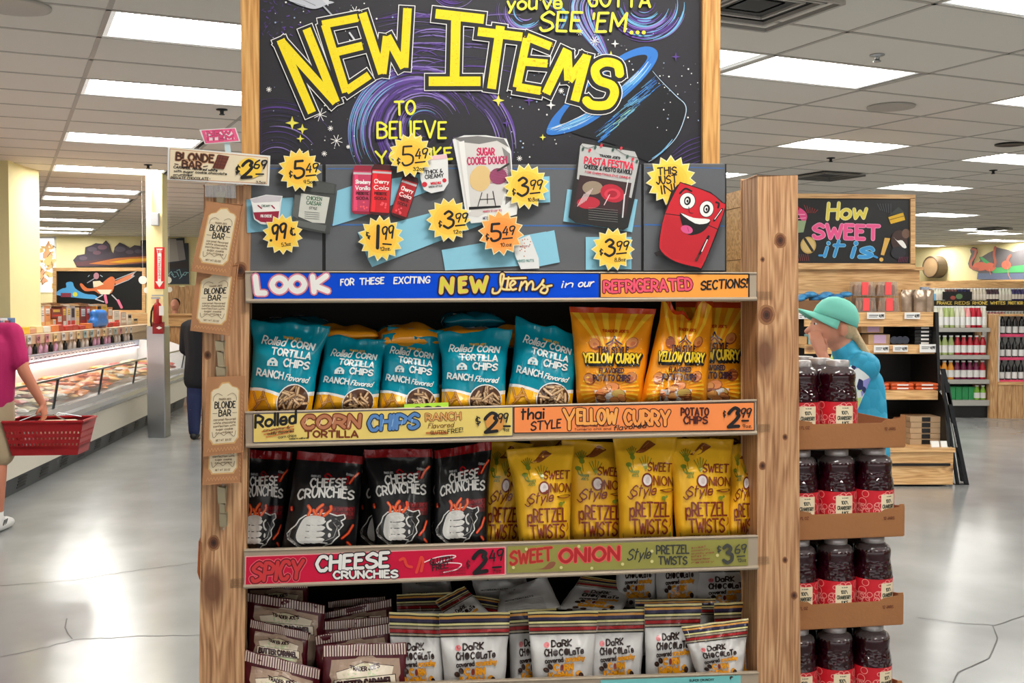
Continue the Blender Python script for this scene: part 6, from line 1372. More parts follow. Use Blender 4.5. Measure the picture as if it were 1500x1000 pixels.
# the red shopping basket hanging from his hand
bc = FM((.440, .05, .0)); bz = .535
bk = thing('shopping_basket', 'red plastic shopping basket with wire handles held by the person in magenta', 'basket', V((bc.x, bc.y, bz)))
ba = .10; U1 = V((math.cos(ba), math.sin(ba), 0)); U2 = V((-math.sin(ba), math.cos(ba), 0))
def BQ(x, y, z): return V((bc.x, bc.y, bz)) + U1 * x + U2 * y + UP * z
def quadw(mb, a, b, c, d, t=.004):
    n = (b - a).cross(d - a).normalized() * t; mb.prism([a, b, c, d], n)
def slotted(a0, b0, a1, b1, ny, nx, nm):             # wall of strips leaving rows of slots
    mb = MB()
    for r_ in range(ny + 1):
        t0, t1 = (r_ / (ny + .62), (r_ + .62 + (.9 if r_ in (0, ny - 1) else 0)) / (ny + .62)); t1 = min(1, t1); quadw(mb, a0.lerp(a1, t0), b0.lerp(b1, t0), b0.lerp(b1, t1), a0.lerp(a1, t1))
    for c_ in range(nx + 1):
        t0, t1 = c_ / nx - .5 * .6 / nx, c_ / nx + .5 * .6 / nx; t0 = max(0, t0); t1 = min(1, t1); quadw(mb, a0.lerp(b0, t0), a0.lerp(b0, t1), a1.lerp(b1, t1), a1.lerp(b1, t0), .0035)
    mb.build(nm, M_red, bk)
hx, hy, tx, ty, H_ = .215, .13, .265, .17, .235
slotted(BQ(-hx, -hy, 0), BQ(hx, -hy, 0), BQ(-tx, -ty, H_), BQ(tx, -ty, H_), 5, 18, 'side_wall'); slotted(BQ(hx, hy, 0), BQ(-hx, hy, 0), BQ(tx, ty, H_), BQ(-tx, ty, H_), 5, 18, 'side_wall')
slotted(BQ(hx, -hy, 0), BQ(hx, hy, 0), BQ(tx, -ty, H_), BQ(tx, ty, H_), 5, 10, 'end_wall'); slotted(BQ(-hx, hy, 0), BQ(-hx, -hy, 0), BQ(-tx, ty, H_), BQ(-tx, -ty, H_), 5, 10, 'end_wall')
MB().pbox(BQ(-hx, -hy, 0), U1 * 2 * hx, U2 * 2 * hy, V((0, 0, .005))).build('bottom', M_red, bk)
rim = [BQ(x, y, H_) for x, y in ((-tx, -ty), (tx, -ty), (tx, ty), (-tx, ty))]; mb = MB()
for k in range(4): mb.tube([rim[k], rim[(k + 1) % 4]], .009, seg=8)
mb.build('rim', M_red, bk)
gp = FM((.405, .04, .80))
for s_ in (-1, 1):
    gp_ = gp + V((0, .012 * s_, 0)); MB().tube([BQ(-.17, ty * s_, H_), BQ(-.10, ty * s_ * .5, H_ + .05).lerp(gp_, .45), gp_ - U1 * .07, gp_ + U1 * .07, BQ(.10, ty * s_ * .5, H_ + .05).lerp(gp_, .45), BQ(.17, ty * s_, H_)], .0045, seg=6).build('handle', M_steel, bk)
tag(MB().box(BQ(.05, 0, .14).x, BQ(.05, 0, .14).y, bz + .13, .26, .17, .19, rot=.3).build('grocery_pack', M('pack_cream', (222, 206, 170), .6), bevel=.02), 'cream grocery pack lying inside the red basket', 'package')
tag(MB().box(BQ(-.12, .02, 0).x, BQ(-.12, .02, 0).y, bz + .12, .12, .12, .2, rot=.1).build('grocery_pack', M_white, bevel=.015), 'white grocery pack in the left of the red basket', 'package')
# the person in the dark coat behind the left post, with a red cart
dp = V((-3.60, 12.75, 0))
def FD(p): p = V(p); return dp + V((p.x, p.y, p.z))
dk = thing('person', 'person in a long black coat and navy trousers walking behind the left post', 'person', dp)
M_coat = M('black_coat', (18, 18, 24), .85); M_navy = M('navy_cloth', (24, 34, 72), .85)
blob('body', [((-.07, 0, .95), .12, (-.08, 0, 1.28), .12), ((.07, 0, .95), .12, (.08, 0, 1.28), .12), ((-.15, 0, 1.33), .05, (.15, 0, 1.33), .05), ((0, 0, 1.34), .06, (0, 0, 1.47), .05)] + leg(1, .04) + leg(-1, -.04)
     + [((.19, 0, 1.32), .05, (.24, .05, 1.05), .04), ((.24, .05, 1.05), .038, (.2, .26, .95), .026), ((-.19, 0, 1.32), .05, (-.24, .05, 1.05), .04), ((-.24, .05, 1.05), .038, (-.2, .26, .95), .026)] + fingers((.2, .26, .95), (0, 1, -.1), (1, 0, 0), (0, 0, -1)) + fingers((-.2, .26, .95), (0, 1, -.1), (-1, 0, 0), (0, 0, -1)), M_skin, dk, .010, 3, [((0, .02, 1.56), .075, .092, .11)], FD)
blob('coat', [((-.07, 0, 1.0), .145, (-.08, 0, 1.27), .145), ((.07, 0, 1.0), .145, (.08, 0, 1.27), .145), ((-.09, 0, .70), .15, (-.07, 0, 1.0), .14), ((.09, 0, .70), .15, (.07, 0, 1.0), .14), ((-.16, 0, 1.325), .075, (.16, 0, 1.325), .075), ((.2, 0, 1.31), .07, (.245, .05, 1.05), .06), ((.245, .05, 1.05), .06, (.205, .22, .96), .045), ((-.2, 0, 1.31), .07, (-.245, .05, 1.05), .06), ((-.245, .05, 1.05), .06, (-.205, .22, .96), .045)], M_coat, dk, .013, 5, F=FD)
blob('hair', [], M_hair, dk, .01, 2, [((0, -.01, 1.58), .088, .1, .105)], FD)
blob('trousers', [((s * .09, 0, .80), .115, (s * .105, s * .02, .48), .092) for s in (1, -1)] + [((s * .105, s * .03 - .01, .48), .092, (s * .105, s * .04 - .02, .10), .066) for s in (1, -1)], M_navy, dk, .012, 4, F=FD)
for s_ in (1, -1): blob('shoe', [((s_ * .105, s_ * .04 - .05, .045), .043, (s_ * .12, s_ * .04 + .14, .038), .038)], M_black, dk, .009, 2, F=FD)
ct = thing('shopping_cart', 'red-framed shopping cart pushed by the person in the black coat', 'cart', (dp.x - .0, dp.y + .75, 0))
def CQ(x, y, z): return V((dp.x + .0 + x, dp.y + y, z))
for s_ in (-1, 1):
    MB().tube([CQ(.24 * s_, .30, 1.0), CQ(.24 * s_, .34, .80), CQ(.24 * s_, .42, .24), CQ(.24 * s_, 1.1, .17)], .014).build('side_frame', M_red, ct)
    for y in (.45, 1.1): MB().tube([CQ(.24 * s_ - .012, y, .062), CQ(.24 * s_ + .012, y, .062)], .06, seg=16).build('wheel', M_black, ct)
MB().tube([CQ(-.26, .28, 1.0), CQ(.26, .28, 1.0)], .016).build('handle', M_red, ct)
mb = MB()
for z in (.55, .65, .75, .85, .95):
    e = (z - .5) * .12; P = [CQ(-.2 - e, .36, z), CQ(.2 + e, .36, z), CQ(.17 + e, 1.1, z), CQ(-.17 - e, 1.1, z)]; mb.tube(P, .005, seg=5, closed=True)
for k in range(9): x = -.22 + .055 * k; mb.tube([CQ(x, .36, .95), CQ(x * .85, .38, .5), CQ(x * .75, 1.08, .52), CQ(x * .85, 1.1, .95)], .004, seg=5)
mb.build('wire_basket', M_red, ct)
# the man behind the office counter
cp = V(((257 - 750) / 1600 * 21.3, 21.3, 0))
def FC(p): p = V(p); return cp + V((p.x, -p.y, p.z))
cm = thing('person', 'dark-haired person in a black top standing behind the far office counter', 'person', cp)
blob('body', [((-.07, 0, .95), .12, (-.08, 0, 1.25), .13), ((.07, 0, .95), .12, (.08, 0, 1.25), .13), ((-.17, 0, 1.31), .055, (.17, 0, 1.31), .055), ((0, 0, 1.3), .07, (0, 0, 1.45), .055)] + leg(1, 0) + leg(-1, 0) + [((.2, 0, 1.3), .05, (.26, .03, 1.03), .04), ((.26, .03, 1.03), .038, (.2, .25, 1.0), .028), ((-.2, 0, 1.3), .05, (-.26, .03, 1.03), .04), ((-.26, .03, 1.03), .038, (-.2, .25, 1.0), .028)] + [((0, .1, 1.55), .014, (0, .125, 1.535), .014)] + fingers((.2, .25, 1.0), (0, 1, -.1), (1, 0, 0), (0, 0, -1)) + fingers((-.2, .25, 1.0), (0, 1, -.1), (-1, 0, 0), (0, 0, -1)), M_skin, cm, .011, 3, [((0, .015, 1.56), .082, .098, .118)], FC)
blob('dark_top', [((-.07, 0, .95), .14, (-.08, 0, 1.25), .15), ((.07, 0, .95), .14, (.08, 0, 1.25), .15), ((-.17, 0, 1.305), .075, (.17, 0, 1.305), .075), ((.2, 0, 1.29), .065, (.265, .03, 1.03), .055), ((-.2, 0, 1.29), .065, (-.265, .03, 1.03), .055), ((.265, .03, 1.03), .055, (.21, .2, 1.0), .042), ((-.265, .03, 1.03), .055, (-.21, .2, 1.0), .042)], M_coat, cm, .014, 4, F=FC)
blob('trousers', [((s * .09, 0, .88), .11, (s * .105, 0, .5), .08) for s in (1, -1)] + [((s * .105, 0, .5), .08, (s * .105, 0, .1), .055) for s in (1, -1)], M_navy, cm, .014, 4, F=FC)
blob('hair', [], M('hair_black', (34, 28, 26), .7), cm, .01, 2, [((0, -.03, 1.60), .088, .092, .095)], FC)
# the shopper in the mint cap, blue vest, hand over her mouth
M_vest = M('vest_blue', (44, 160, 200), .6); M_cap = M('cap_mint', (126, 214, 196), .75, bump=.1, bscale=60)
N_, L_, b_ = M_vest.node_tree.nodes, M_vest.node_tree.links, M_vest.node_tree.nodes['Principled BSDF']; vo = N_.new('ShaderNodeTexVoronoi'); vo.inputs['Scale'].default_value = 17; tc = N_.new('ShaderNodeTexCoord'); L_.new(tc.outputs['Object'], vo.inputs['Vector'])
bp = N_.new('ShaderNodeBump'); bp.inputs['Strength'].default_value = .9; bp.inputs['Distance'].default_value = .014; bp.invert = True; L_.new(vo.outputs['Distance'], bp.inputs['Height']); L_.new(bp.outputs[0], b_.inputs['Normal'])
wm = thing('person', 'shopper in mint cap and quilted blue vest with a hand over the mouth', 'person', (1.56, 5.0, 0))
WX = 1.475
F0 = lambda p: V(p)
hand = fingers((1.388, 4.885, 1.355), (-.28, .30, 1), (-.85, -.35, .0), (.15, 1, .15), .95)
arm_n = [((1.57, 4.87, 1.31), .042, (1.475, 4.81, 1.12), .036), ((1.475, 4.81, 1.12), .035, (1.392, 4.88, 1.345), .025)]
arm_f = [((1.565, 5.16, 1.315), .048, (1.54, 5.21, 1.06), .038), ((1.54, 5.21, 1.06), .036, (1.36, 5.12, .99), .025)]
face = [((1.372, 5.0, 1.475), .012, (1.352, 5.0, 1.455), .015), ((1.385, 5.0, 1.405), .020, (1.40, 5.0, 1.395), .022), ((1.38, 5.0, 1.426), .012, (1.385, 5.0, 1.418), .012), ((1.39, 5.035, 1.505), .010, (1.385, 5.02, 1.505), .012), ((1.39, 4.965, 1.505), .010, (1.385, 4.98, 1.505), .012)]
wleg = lambda y, dx: [((1.58, y, .90), .10, (1.57 + dx, y, .48), .062), ((1.57 + dx, y, .48), .058, (1.59 + dx, y, .09), .036), ((1.60 + dx, y, .045), .032, (1.46 + dx, y, .032), .028)]
blob('body', [((1.58, 4.96, .95), .12, (1.57, 4.96, 1.22), .105), ((1.58, 5.04, .95), .12, (1.57, 5.04, 1.22), .105), ((1.57, 4.86, 1.31), .05, (1.57, 5.14, 1.31), .05), ((1.565, 5.0, 1.29), .065, (1.50, 5.0, 1.41), .05), ((1.50, 5.0, 1.40), .05, (1.49, 5.0, 1.45), .055)] + arm_n + arm_f + hand + fingers((1.36, 5.12, .99), (-1, 0, 0), (0, 1, 0), (0, 0, -1), .9) + face + wleg(4.92, .0) + wleg(5.08, -.06),
     M_skin, wm, .0065, 3, [((1.465, 5.0, 1.480), .096, .074, .100), ((1.425, 5.0, 1.45), .062, .058, .070), ((1.497, 4.924, 1.462), .020, .010, .032), ((1.497, 5.076, 1.462), .020, .010, .032)])
for y in (4.972, 5.028):
    e_ = MB().ell((1.386, y, 1.490), .009, .011, .008, nu=10, nv=8).build('eye', M_white, wm, smooth=True); MB().ell((1.3775, y, 1.490), .0035, .005, .005, nu=8, nv=6).build('iris', M_black, e_, smooth=True)
MB().tube([V((1.372, 4.985, 1.421)), V((1.367, 5.0, 1.422)), V((1.372, 5.015, 1.421))], .004, seg=6).build('lips', M('lips', (176, 90, 84), .5), wm)
blob('hair', [((1.56, 5.0, 1.455), .022, (1.585, 4.97, 1.40), .020), ((1.585, 4.97, 1.40), .020, (1.65, 4.93, 1.29), .010)], M('hair_blond', (202, 176, 136), .6, bump=.5, bscale=90), wm, .007, 3, [((1.515, 5.0, 1.475), .062, .073, .070)])
crown = [(.001, .098), (.03, .095), (.058, .084), (.080, .062), (.093, .034), (.0975, .0)]
cpm = MB().lathe([(r, z) for r, z in crown[::-1]], (0, 0, 0), 28, cap=False)
Rt = Matrix.Translation((1.478, 5.0, 1.505)) @ Matrix.Rotation(math.radians(21), 4, 'Y') @ Matrix.Diagonal((1.06, .88, 1.06, 1))
cpm.v = [tuple(Rt @ V(p)) for p in cpm.v]; cap = cpm.build('cap', M_cap, wm, smooth=True); sd = cap.modifiers.new('t', 'SOLIDIFY'); sd.thickness = .003; sd.offset = 1
bm_ = MB(); vs = []; n_ = 14
for j in range(5):
    for i in range(n_ + 1):
        a = pi * .5 + pi * (i / n_) ; t = j / 4; r0 = .096; rx = r0 + t * .085 * max(0, -math.cos(a)) ** .8
        x, y = rx * math.cos(a), (r0 + t * .004) * math.sin(a) * .97; z = -.002 - .022 * (y / .09) ** 2 * t - .012 * t
        vs.append(Rt @ V((x, y, z)))
bm_.add(vs, [(j * (n_ + 1) + i, j * (n_ + 1) + i + 1, (j + 1) * (n_ + 1) + i + 1, (j + 1) * (n_ + 1) + i) for j in range(4) for i in range(n_)])
o = bm_.build('cap_brim', M_cap, cap, smooth=True); sd = o.modifiers.new('t', 'SOLIDIFY'); sd.thickness = .004
MB().ell(Rt @ V((0, 0, .098)), .007, .007, .004, nu=8, nv=6).build('cap_button', M_cap, cap)
blob('vest', [((1.585, 4.955, .90), .135, (1.575, 4.955, 1.20), .118), ((1.585, 5.045, .90), .135, (1.575, 5.045, 1.20), .118), ((1.575, 4.865, 1.30), .068, (1.575, 5.135, 1.30), .068), ((1.57, 5.0, 1.30), .078, (1.53, 5.0, 1.36), .066)], M_vest, wm, .009, 4)
mb = MB()
for k in range(9): z = .86 + .045 * k; mb.tube([V((1.575 + .139 * math.cos(a), 5.0 + .186 * math.sin(a), z + .012 * math.sin(5 * a))) for a in [pi * 2 * q / 20 for q in range(20)]], .003, closed=True, seg=5)
m_pat, N_, L_, b_ = _new('floral_sleeve'); tc = N_.new('ShaderNodeTexCoord'); vo = N_.new('ShaderNodeTexVoronoi'); vo.inputs['Scale'].default_value = 26; L_.new(tc.outputs['Object'], vo.inputs['Vector']); sp = N_.new('ShaderNodeSeparateColor'); L_.new(vo.outputs['Color'], sp.inputs[0])
cr = N_.new('ShaderNodeValToRGB'); cr.color_ramp.interpolation = 'CONSTANT'; es = cr.color_ramp.elements; es[0].color = C(226, 232, 234); es[1].position = .42; es[1].color = C(200, 224, 130)
for p_, c_ in ((.56, C(150, 150, 220)), (.7, C(34, 40, 92)), (.84, C(190, 220, 224))): e = es.new(p_); e.color = c_
L_.new(sp.outputs[0], cr.inputs[0]); L_.new(cr.outputs[0], b_.inputs['Base Color']); b_.inputs['Roughness'].default_value = .8
for arm in (arm_n, arm_f):
    (a, ra, b, rb), (c, rc, d, rd) = arm; d2 = V(c).lerp(V(d), .82); blob('sleeve', [(a, ra + .012, b, rb + .013), (c, rc + .013, tuple(d2), rd + .012)], m_pat, wm, .008, 3)
blob('trousers', [((1.585, y, .88), .115, (1.575, y, .48), .078) for y in (4.93, 5.07)] + [((1.575, y, .48), .078, (1.59, y, .1), .055) for y in (4.93, 5.07)], M_navy, wm, .012, 4)
for y, dx in ((4.92, 0), (5.08, -.06)): blob('shoe', [((1.61 + dx, y, .042), .040, (1.44 + dx, y, .036), .035)], M_shoe, wm, .009, 2)
# ================================================================ LEFT AISLE
CU_ = V((-.117, .993, 0)); CN_ = V((.993, .117, 0)); CP0 = V((-4.05, 8.69, 0))
def CPt(s, o, z): return CP0 + CU_ * s + CN_ * o + V((0, 0, z))
def CS(px, o):
    k = (px - 750) / FPX; A = CP0 + CN_ * o; return (k * A.y - A.x) / (CU_.x - k * CU_.y)
S0, S1 = -3.4, 8.15
cool = thing('refrigerated_island', 'long white refrigerated display island with glass sides in the left aisle', 'refrigerator', CPt(2.4, -.5, 0))
def ext_(prof, s0, s1, nm, mat, par=cool, bevel=0): return MB().prism([CPt(s0, o, z) for o, z in prof], CU_ * (s1 - s0)).build(nm, mat, par, bevel=bevel)
M_ccream = M('cooler_cream', (214, 208, 194), .4); M_kick = M('kick_dark', (66, 68, 70), .5)
ext_([(-.06, 0), (-.03, .16), (-1.3, .16), (-1.3, 0)], S0, S1, 'kick_base', M_kick)
for k in range(int((S1 - S0) / .62)):
    s = S0 + .62 * k + .05; mb = MB()
    for q in range(4): mb.pbox(CPt(s + .04, -.048 + .006 * q, .035 + .026 * q), CU_ * .22, CN_ * .004, V((0, 0, .010)))
    mb.build('vent_grille', M_black, cool)
ext_([(0, .16), (.01, .44), (-.06, .46), (-1.3, .46), (-1.3, .16)], S0, S1, 'body_panel', M_ccream)
ext_([(.0, .44), (.045, .46), (.055, .50), (.045, .54), (.0, .555), (-.05, .60), (-.09, .60), (-.09, .44)], S0, S1, 'bumper_rail', M('bumper_satin', (196, 198, 202), .25, metal=.6))
ext_([(-.10, .46), (-.10, .60), (-.14, .60), (-.14, .56), (-.72, .62), (-.74, 1.03), (-.80, 1.03), (-.80, .46)], S0, S1, 'inner_well', M_white)
M_glass = M('cooler_glass', (190, 204, 204), .05, alpha=.22, spec=.8)
gs = [S0 + (S1 - S0) * k / 7 for k in range(8)]
for k in range(7): MB().prism([CPt(gs[k] + .02, -.075, .60), CPt(gs[k + 1] - .02, -.075, .60), CPt(gs[k + 1] - .02, -.03, .88), CPt(gs[k] + .02, -.03, .88)], CN_ * .005).build('glass_pane', M_glass, cool)
for k in range(8): MB().prism([CPt(gs[k] - .025, -.08, .60), CPt(gs[k] + .025, -.08, .60), CPt(gs[k] + .025, -.03, .885), CPt(gs[k] - .025, -.03, .885)], CN_ * .012).build('mullion', M_dark, cool)
ext_([(-.035, .875), (-.01, .875), (-.01, .892), (-.035, .892)], S0, S1, 'glass_cap', M_steel)
mb = MB().prism([CPt(S1, 0.01, .16), CPt(S1, .03, .5), CPt(S1, -.03, .60), CPt(S1, -.03, .92), CPt(S1, -.25, 1.0), CPt(S1, -.75, 1.04), CPt(S1, -1.3, 1.04), CPt(S1, -1.3, .16)], CU_ * .05); mb.build('end_panel', M_white, cool)
S2 = 9.7
ext_([(-.72, .955), (-.70, 1.03), (-.715, 1.035), (-.735, .955)], S0, S2, 'price_rail', M('rail_blue_grey', (160, 170, 190), .35))
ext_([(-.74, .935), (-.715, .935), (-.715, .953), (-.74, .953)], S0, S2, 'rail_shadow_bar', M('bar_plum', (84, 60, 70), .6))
cv = Cv(3e-4)
for k in range(60):
    s = S0 + 2 + k * .155; cv.rect(s, 0, s + .13, .06, R.choice([C(214, 216, 220), C(190, 196, 208), C(226, 226, 226)]), keep=True); cv.line([(s + .02, .03), (s + .10, .03)], .012, C(60, 62, 80), keep=True, caps=False)
cv.build('price_tags', lambda x, y, h: CPt(x, -.716 + h * 1.0 + .018 * (1 - y / .06), 1.022 - y), cool, PAINT, .002)
ext_([(-.80, .0), (-.80, 1.15), (-.74, 1.15), (-.74, 1.25), (-1.32, 1.25), (-1.32, .0)], S0, S2, 'upper_shelf', M('shelf_beige', (206, 180, 150), .5))
cv = Cv(3e-4)
for k in range(30):
    s = S0 + 2 + k * .31; cv.rect(s, 0, s + .12, .09, R.choice([C(220, 222, 222), C(150, 190, 200), C(236, 214, 160), C(200, 130, 140)]), keep=True); cv.text(R.choice(['2.99', '3.49', '4.29', '1.99']), s + .02, .06, s + .10, .06, .035, .008, K)
cv.build('shelf_price_tags', lambda x, y, h: CPt(x, -.739 + h, 1.245 - y), cool, PAINT, .002)
# little bottles of dressing in the black gap above the rail
for k in range(34):
    s = 1.6 + k * .19
    if s > S2 - .1: break
    p = CPt(s, -.765, 1.035); c_ = (k // 7) % 2
    tag(MB().lathe([(.026, 0), (.026, .07), (.012, .09), (.012, .108)], p, 8).build('dressing_bottle', M('jar_cap_black', (30, 26, 26), .4) if (k % 3 == 0) else M('jar_label_%d' % c_, ((226, 214, 206), (226, 170, 200))[c_], .5), smooth=True), 'small jar in the row above the price rail of the island', 'jar', 'small jars above the island price rail')
# food packs heaped in the well
PK = [((214, 96, 40), 'orange'), ((236, 140, 50), 'amber'), ((190, 70, 56), 'red'), ((232, 206, 160), 'cream'), ((222, 212, 200), 'white'), ((226, 176, 90), 'yellow'), ((120, 60, 44), 'brown')]
zones = [(.9, 2.2, (2, 6, 3)), (1.6, 2.9, (3, 4, 5)), (2.2, 4.6, (0, 1, 1)), (3.4, 6.0, (1, 5, 0)), (4.4, 7.8, (4, 3, 2, 5)), (-1.5, 1.0, (3, 2, 4))]
for zi, (a, b, cs) in enumerate(zones):
    n_ = int((b - a) / .06)
    for k in range(n_):
        s = a + (b - a) * (k + .5) / n_; c = R.choice(cs); o_ = R.uniform(-.64, -.17); lay = R.choice([0, 1]); z = .635 + .05 * lay + .22 * max(0, -o_ - .25)
        lx, ly = (R.uniform(.26, .36), R.uniform(.09, .13)) if c in (0, 1) else (R.uniform(.15, .22), R.uniform(.12, .17))
        p = CPt(s, o_, z); a_ = R.uniform(-.5, .5) + (pi / 2 if c in (0, 1) else 0); mb = MB(); n2 = 6
        vs = []
        for sg in (-1, 1):
            for j in range(n2 + 1):
                for i in range(n2 + 1):
                    u, v = i / n2, j / n2; h = sg * .022 * (16 * u * (1 - u) * v * (1 - v)) ** .35; x, y = (u - .5) * lx, (v - .5) * ly
                    vs.append(p + V((x * math.cos(a_) - y * math.sin(a_), x * math.sin(a_) + y * math.cos(a_), h + .012 * noise.noise(V((u * 3, v * 3, k)))))) 
        W = n2 + 1; fs = []
        for j in range(n2):
            for i in range(n2): q = j * W + i; fs += [(q, q + W, q + W + 1, q + 1), (W * W + q, W * W + q + 1, W * W + q + W + 1, W * W + q + W)]
        mb.add(vs, fs); col, cn = PK[c]
        tag(mb.build('food_pack', M('pack_' + cn, col, .35), smooth=True), f'{cn} vacuum food pack heaped in the refrigerated island', 'food pack', f'{cn} food packs in the refrigerated island')
# boxes and packets standing on the island's upper shelf
M_bx = {}
def bxm(c): return M('box_%d_%d_%d' % c, c, .5)
BX = [(19, 30, 466, 487, (226, 150, 140), 'pink low'), (31, 44, 450, 487, (236, 200, 80), 'yellow, dotted'), (45, 52, 450, 487, (236, 226, 190), 'cream, narrow'), (53, 60, 449, 475, (52, 50, 76), 'navy'), (60, 66, 448, 487, (232, 228, 220), 'white'), (66, 75, 448, 484, (226, 150, 90), 'light orange'),
      (76, 91, 452, 466, (130, 54, 40), 'maroon flat'), (77, 83, 467, 487, (210, 150, 90), 'tan'), (84, 92, 461, 487, (190, 70, 34), 'rust'), (92, 98, 449, 487, (150, 80, 60), 'brown'), (99, 104, 448, 480, (214, 206, 200), 'light grey'), (104, 111, 448, 478, (176, 176, 184), 'grey'), (111, 117, 450, 487, (226, 206, 170), 'sand'),
      (118, 127, 449, 482, (142, 66, 40), 'reddish brown'), (127, 133, 449, 482, (206, 70, 60), 'red'), (133, 142, 450, 484, (196, 120, 60), 'copper'), (142, 150, 446, 462, (240, 160, 40), 'bright orange'), (150, 158, 446, 462, (244, 206, 80), 'bright yellow'), (158, 166, 450, 484, (190, 120, 70), 'caramel'),
      (167, 176, 455, 484, (222, 218, 208), 'off-white'), (177, 186, 457, 482, (206, 176, 160), 'dusty pink'), (187, 194, 460, 482, (226, 214, 196), 'ivory'), (195, 203, 466, 481, (216, 196, 160), 'small beige')]
for (x0, x1, y0, y1, c, nm) in BX:
    o_ = -1.0; s0, s1 = CS(x0, o_), CS(x1 - .4, o_); 
    if s1 > S2 - .02: s0, s1 = s0 - (s1 - S2 + .02), S2 - .02
    Ym = CPt((s0 + s1) / 2, o_, 0).y; z1 = CAM.z - (y0 - 445) / FPX * Ym; z0 = 1.252 if y1 > 474 else CAM.z - (y1 - 445) / FPX * Ym; z0 = max(1.252, z0)
    if z0 > 1.26 and x0 != 76:                                         # stands on a carton below it
        t = MB().pbox(CPt(s0, o_, 1.252), CU_ * (s1 - s0), -CN_ * .14, V((0, 0, z0 - 1.254))).build('carton', bxm((200, 170, 130))); tag(t, f'small plain carton under the {nm} box on the island', 'box')
    mb = MB().pbox(CPt(s0, o_, z0), CU_ * (s1 - s0) * .94, -CN_ * .14, V((0, 0, z1 - z0))); t = mb.build('food_box', bxm(c), bevel=.004)
    tag(t, f'{nm} food box standing on the refrigerated island shelf', 'box')
    cv = Cv(3e-4); w_, h_ = (s1 - s0) * .94, z1 - z0; rr = random.Random(x0)
    if 'dotted' in nm:
        for q in range(3): cv.disc(w_ / 2, h_ * (.2 + .3 * q), w_ * .22, C(200, 140, 40), h_ * .1)
    else:
        cv.rect(w_ * .15, h_ * .1, w_ * .85, h_ * rr.uniform(.3, .5), R.choice([C(240, 236, 226), C(240, 200, 90), C(250, 240, 230), C(60, 40, 40)])); cv.rect(w_ * .1, h_ * .62, w_ * .9, h_ * .8, R.choice([C(240, 236, 226), C(200, 60, 40), C(236, 190, 120)]))
        for q in range(3): cv.line([(w_ * .2, h_ * (.2 + .08 * q)), (w_ * .8, h_ * (.2 + .08 * q))], h_ * .02, K, caps=False)
    A_ = CPt(s0, o_, z0); cv.build('front_print', lambda x, y, h: A_ + CU_ * x + CN_ * h + V((0, 0, z1 - z0 - y)), t, PAINT, .001)
for k in range(14):                                      # low packets in front of them
    x0 = 30 + k * 10.6; o_ = -.84; s = CS(x0 + 3, o_)
    if s > S2 - .3: break
    c = R.choice([(214, 120, 60), (236, 214, 160), (226, 226, 216), (170, 50, 40), (240, 190, 60), (206, 150, 120)])
    tag(MB().pbox(CPt(s, o_, 1.252), CU_ * R.uniform(.16, .3), -CN_ * .10, V((0, 0, R.uniform(.05, .08)))).build('snack_packet', bxm(c), bevel=.008), 'low colourful packet lined up in front of the boxes on the island', 'packet', 'low packets on the island shelf')
s = CS(141, -.82); tag(blob('blue_snack_bag', [(CPt(s, -.86, 1.33), .07, CPt(s + .55, -.86, 1.33), .07), (CPt(s + .05, -.86, 1.44), .065, CPt(s + .5, -.86, 1.44), .065)], M('bag_blue', (50, 120, 206), .4, var=.5, vscale=20), None, .02, 3), 'bright blue snack bag in front of the boxes on the island', 'bag')
for k in range(0):                                        # flat bread bags lying on top of the boxes
    s = CS(42 + 17 * k, -1.1); p = CPt(s, -1.1, 1.575 if k else 1.56); tag(MB().ell(p, .30 if k < 5 else .2, .36, .035, nu=16, nv=8).build('bread_bag', M('bread_%d' % (k % 3), ((222, 206, 186), (206, 170, 130), (150, 100, 60))[k % 3], .4, var=.15, vscale=30), smooth=True), 'flat packet lying on top of the boxes on the island', 'packet', 'flat packets on top of the island boxes')
for k in range(6):
    s = CS(-6 + 5.5 * k, -.9); tag(MB().pbox(CPt(s - .2, -.9, 1.252), CU_ * .22, -CN_ * .16, V((0, 0, .16 + .02 * (k % 2)))).build('juice_carton', bxm(((226, 226, 230), (206, 60, 60), (90, 120, 170))[k % 3]), bevel=.004), 'small carton on the island shelf above the man\'s shoulder', 'carton', 'cartons at the left end of the island shelf')
# chalkboard with the running turkey, standing on the far shelf
YB = 18.8
def PB(px, py, off=0): return onp(px, py, V((0, YB, 0)) + V((0, -1, 0)) * off, V((0, -1, 0)))
t = thing('chalkboard', 'wood-framed chalkboard with a painted running bird in pink shoes', 'chalkboard', PB(145, 457))
NY = V((0, -1, 0))
def plB(nm, pts, th, off, mat, par, pf_=PB, N_=NY): return MB().prism([pf_(x, y, off) for x, y in pts], -N_ * th).build(nm, mat, par)
plB('panel', [(82, 397), (208, 397), (208, 455), (82, 455)], .02, .02, M_black, t)
for q in ([(77, 392), (213, 392), (213, 397), (77, 397)], [(77, 454), (213, 454), (213, 458), (77, 458)], [(77, 397), (82, 397), (82, 454), (77, 454)], [(208, 397), (213, 397), (213, 454), (208, 454)]): plB('frame_rail', q, .04, .05, M_pine, t)
cv = Cv(8e-4)
cv.poly(smooth([(83, 432), (90, 423), (97, 421), (97, 414), (106, 413), (110, 422), (124, 430), (139, 432), (139, 438), (83, 437)], 3, True), C(80, 160, 214)); cv.rect(89, 429, 104, 435, C(130, 50, 64)); cv.disc(110, 431, 3.5, C(220, 214, 70))
cv.poly(smooth([(117, 417), (120, 415), (128, 422), (140, 421), (150, 414), (162, 405), (168, 408), (168, 416), (164, 428), (156, 431), (145, 430), (138, 426), (124, 426), (118, 424)], 3, True), C(206, 110, 62))
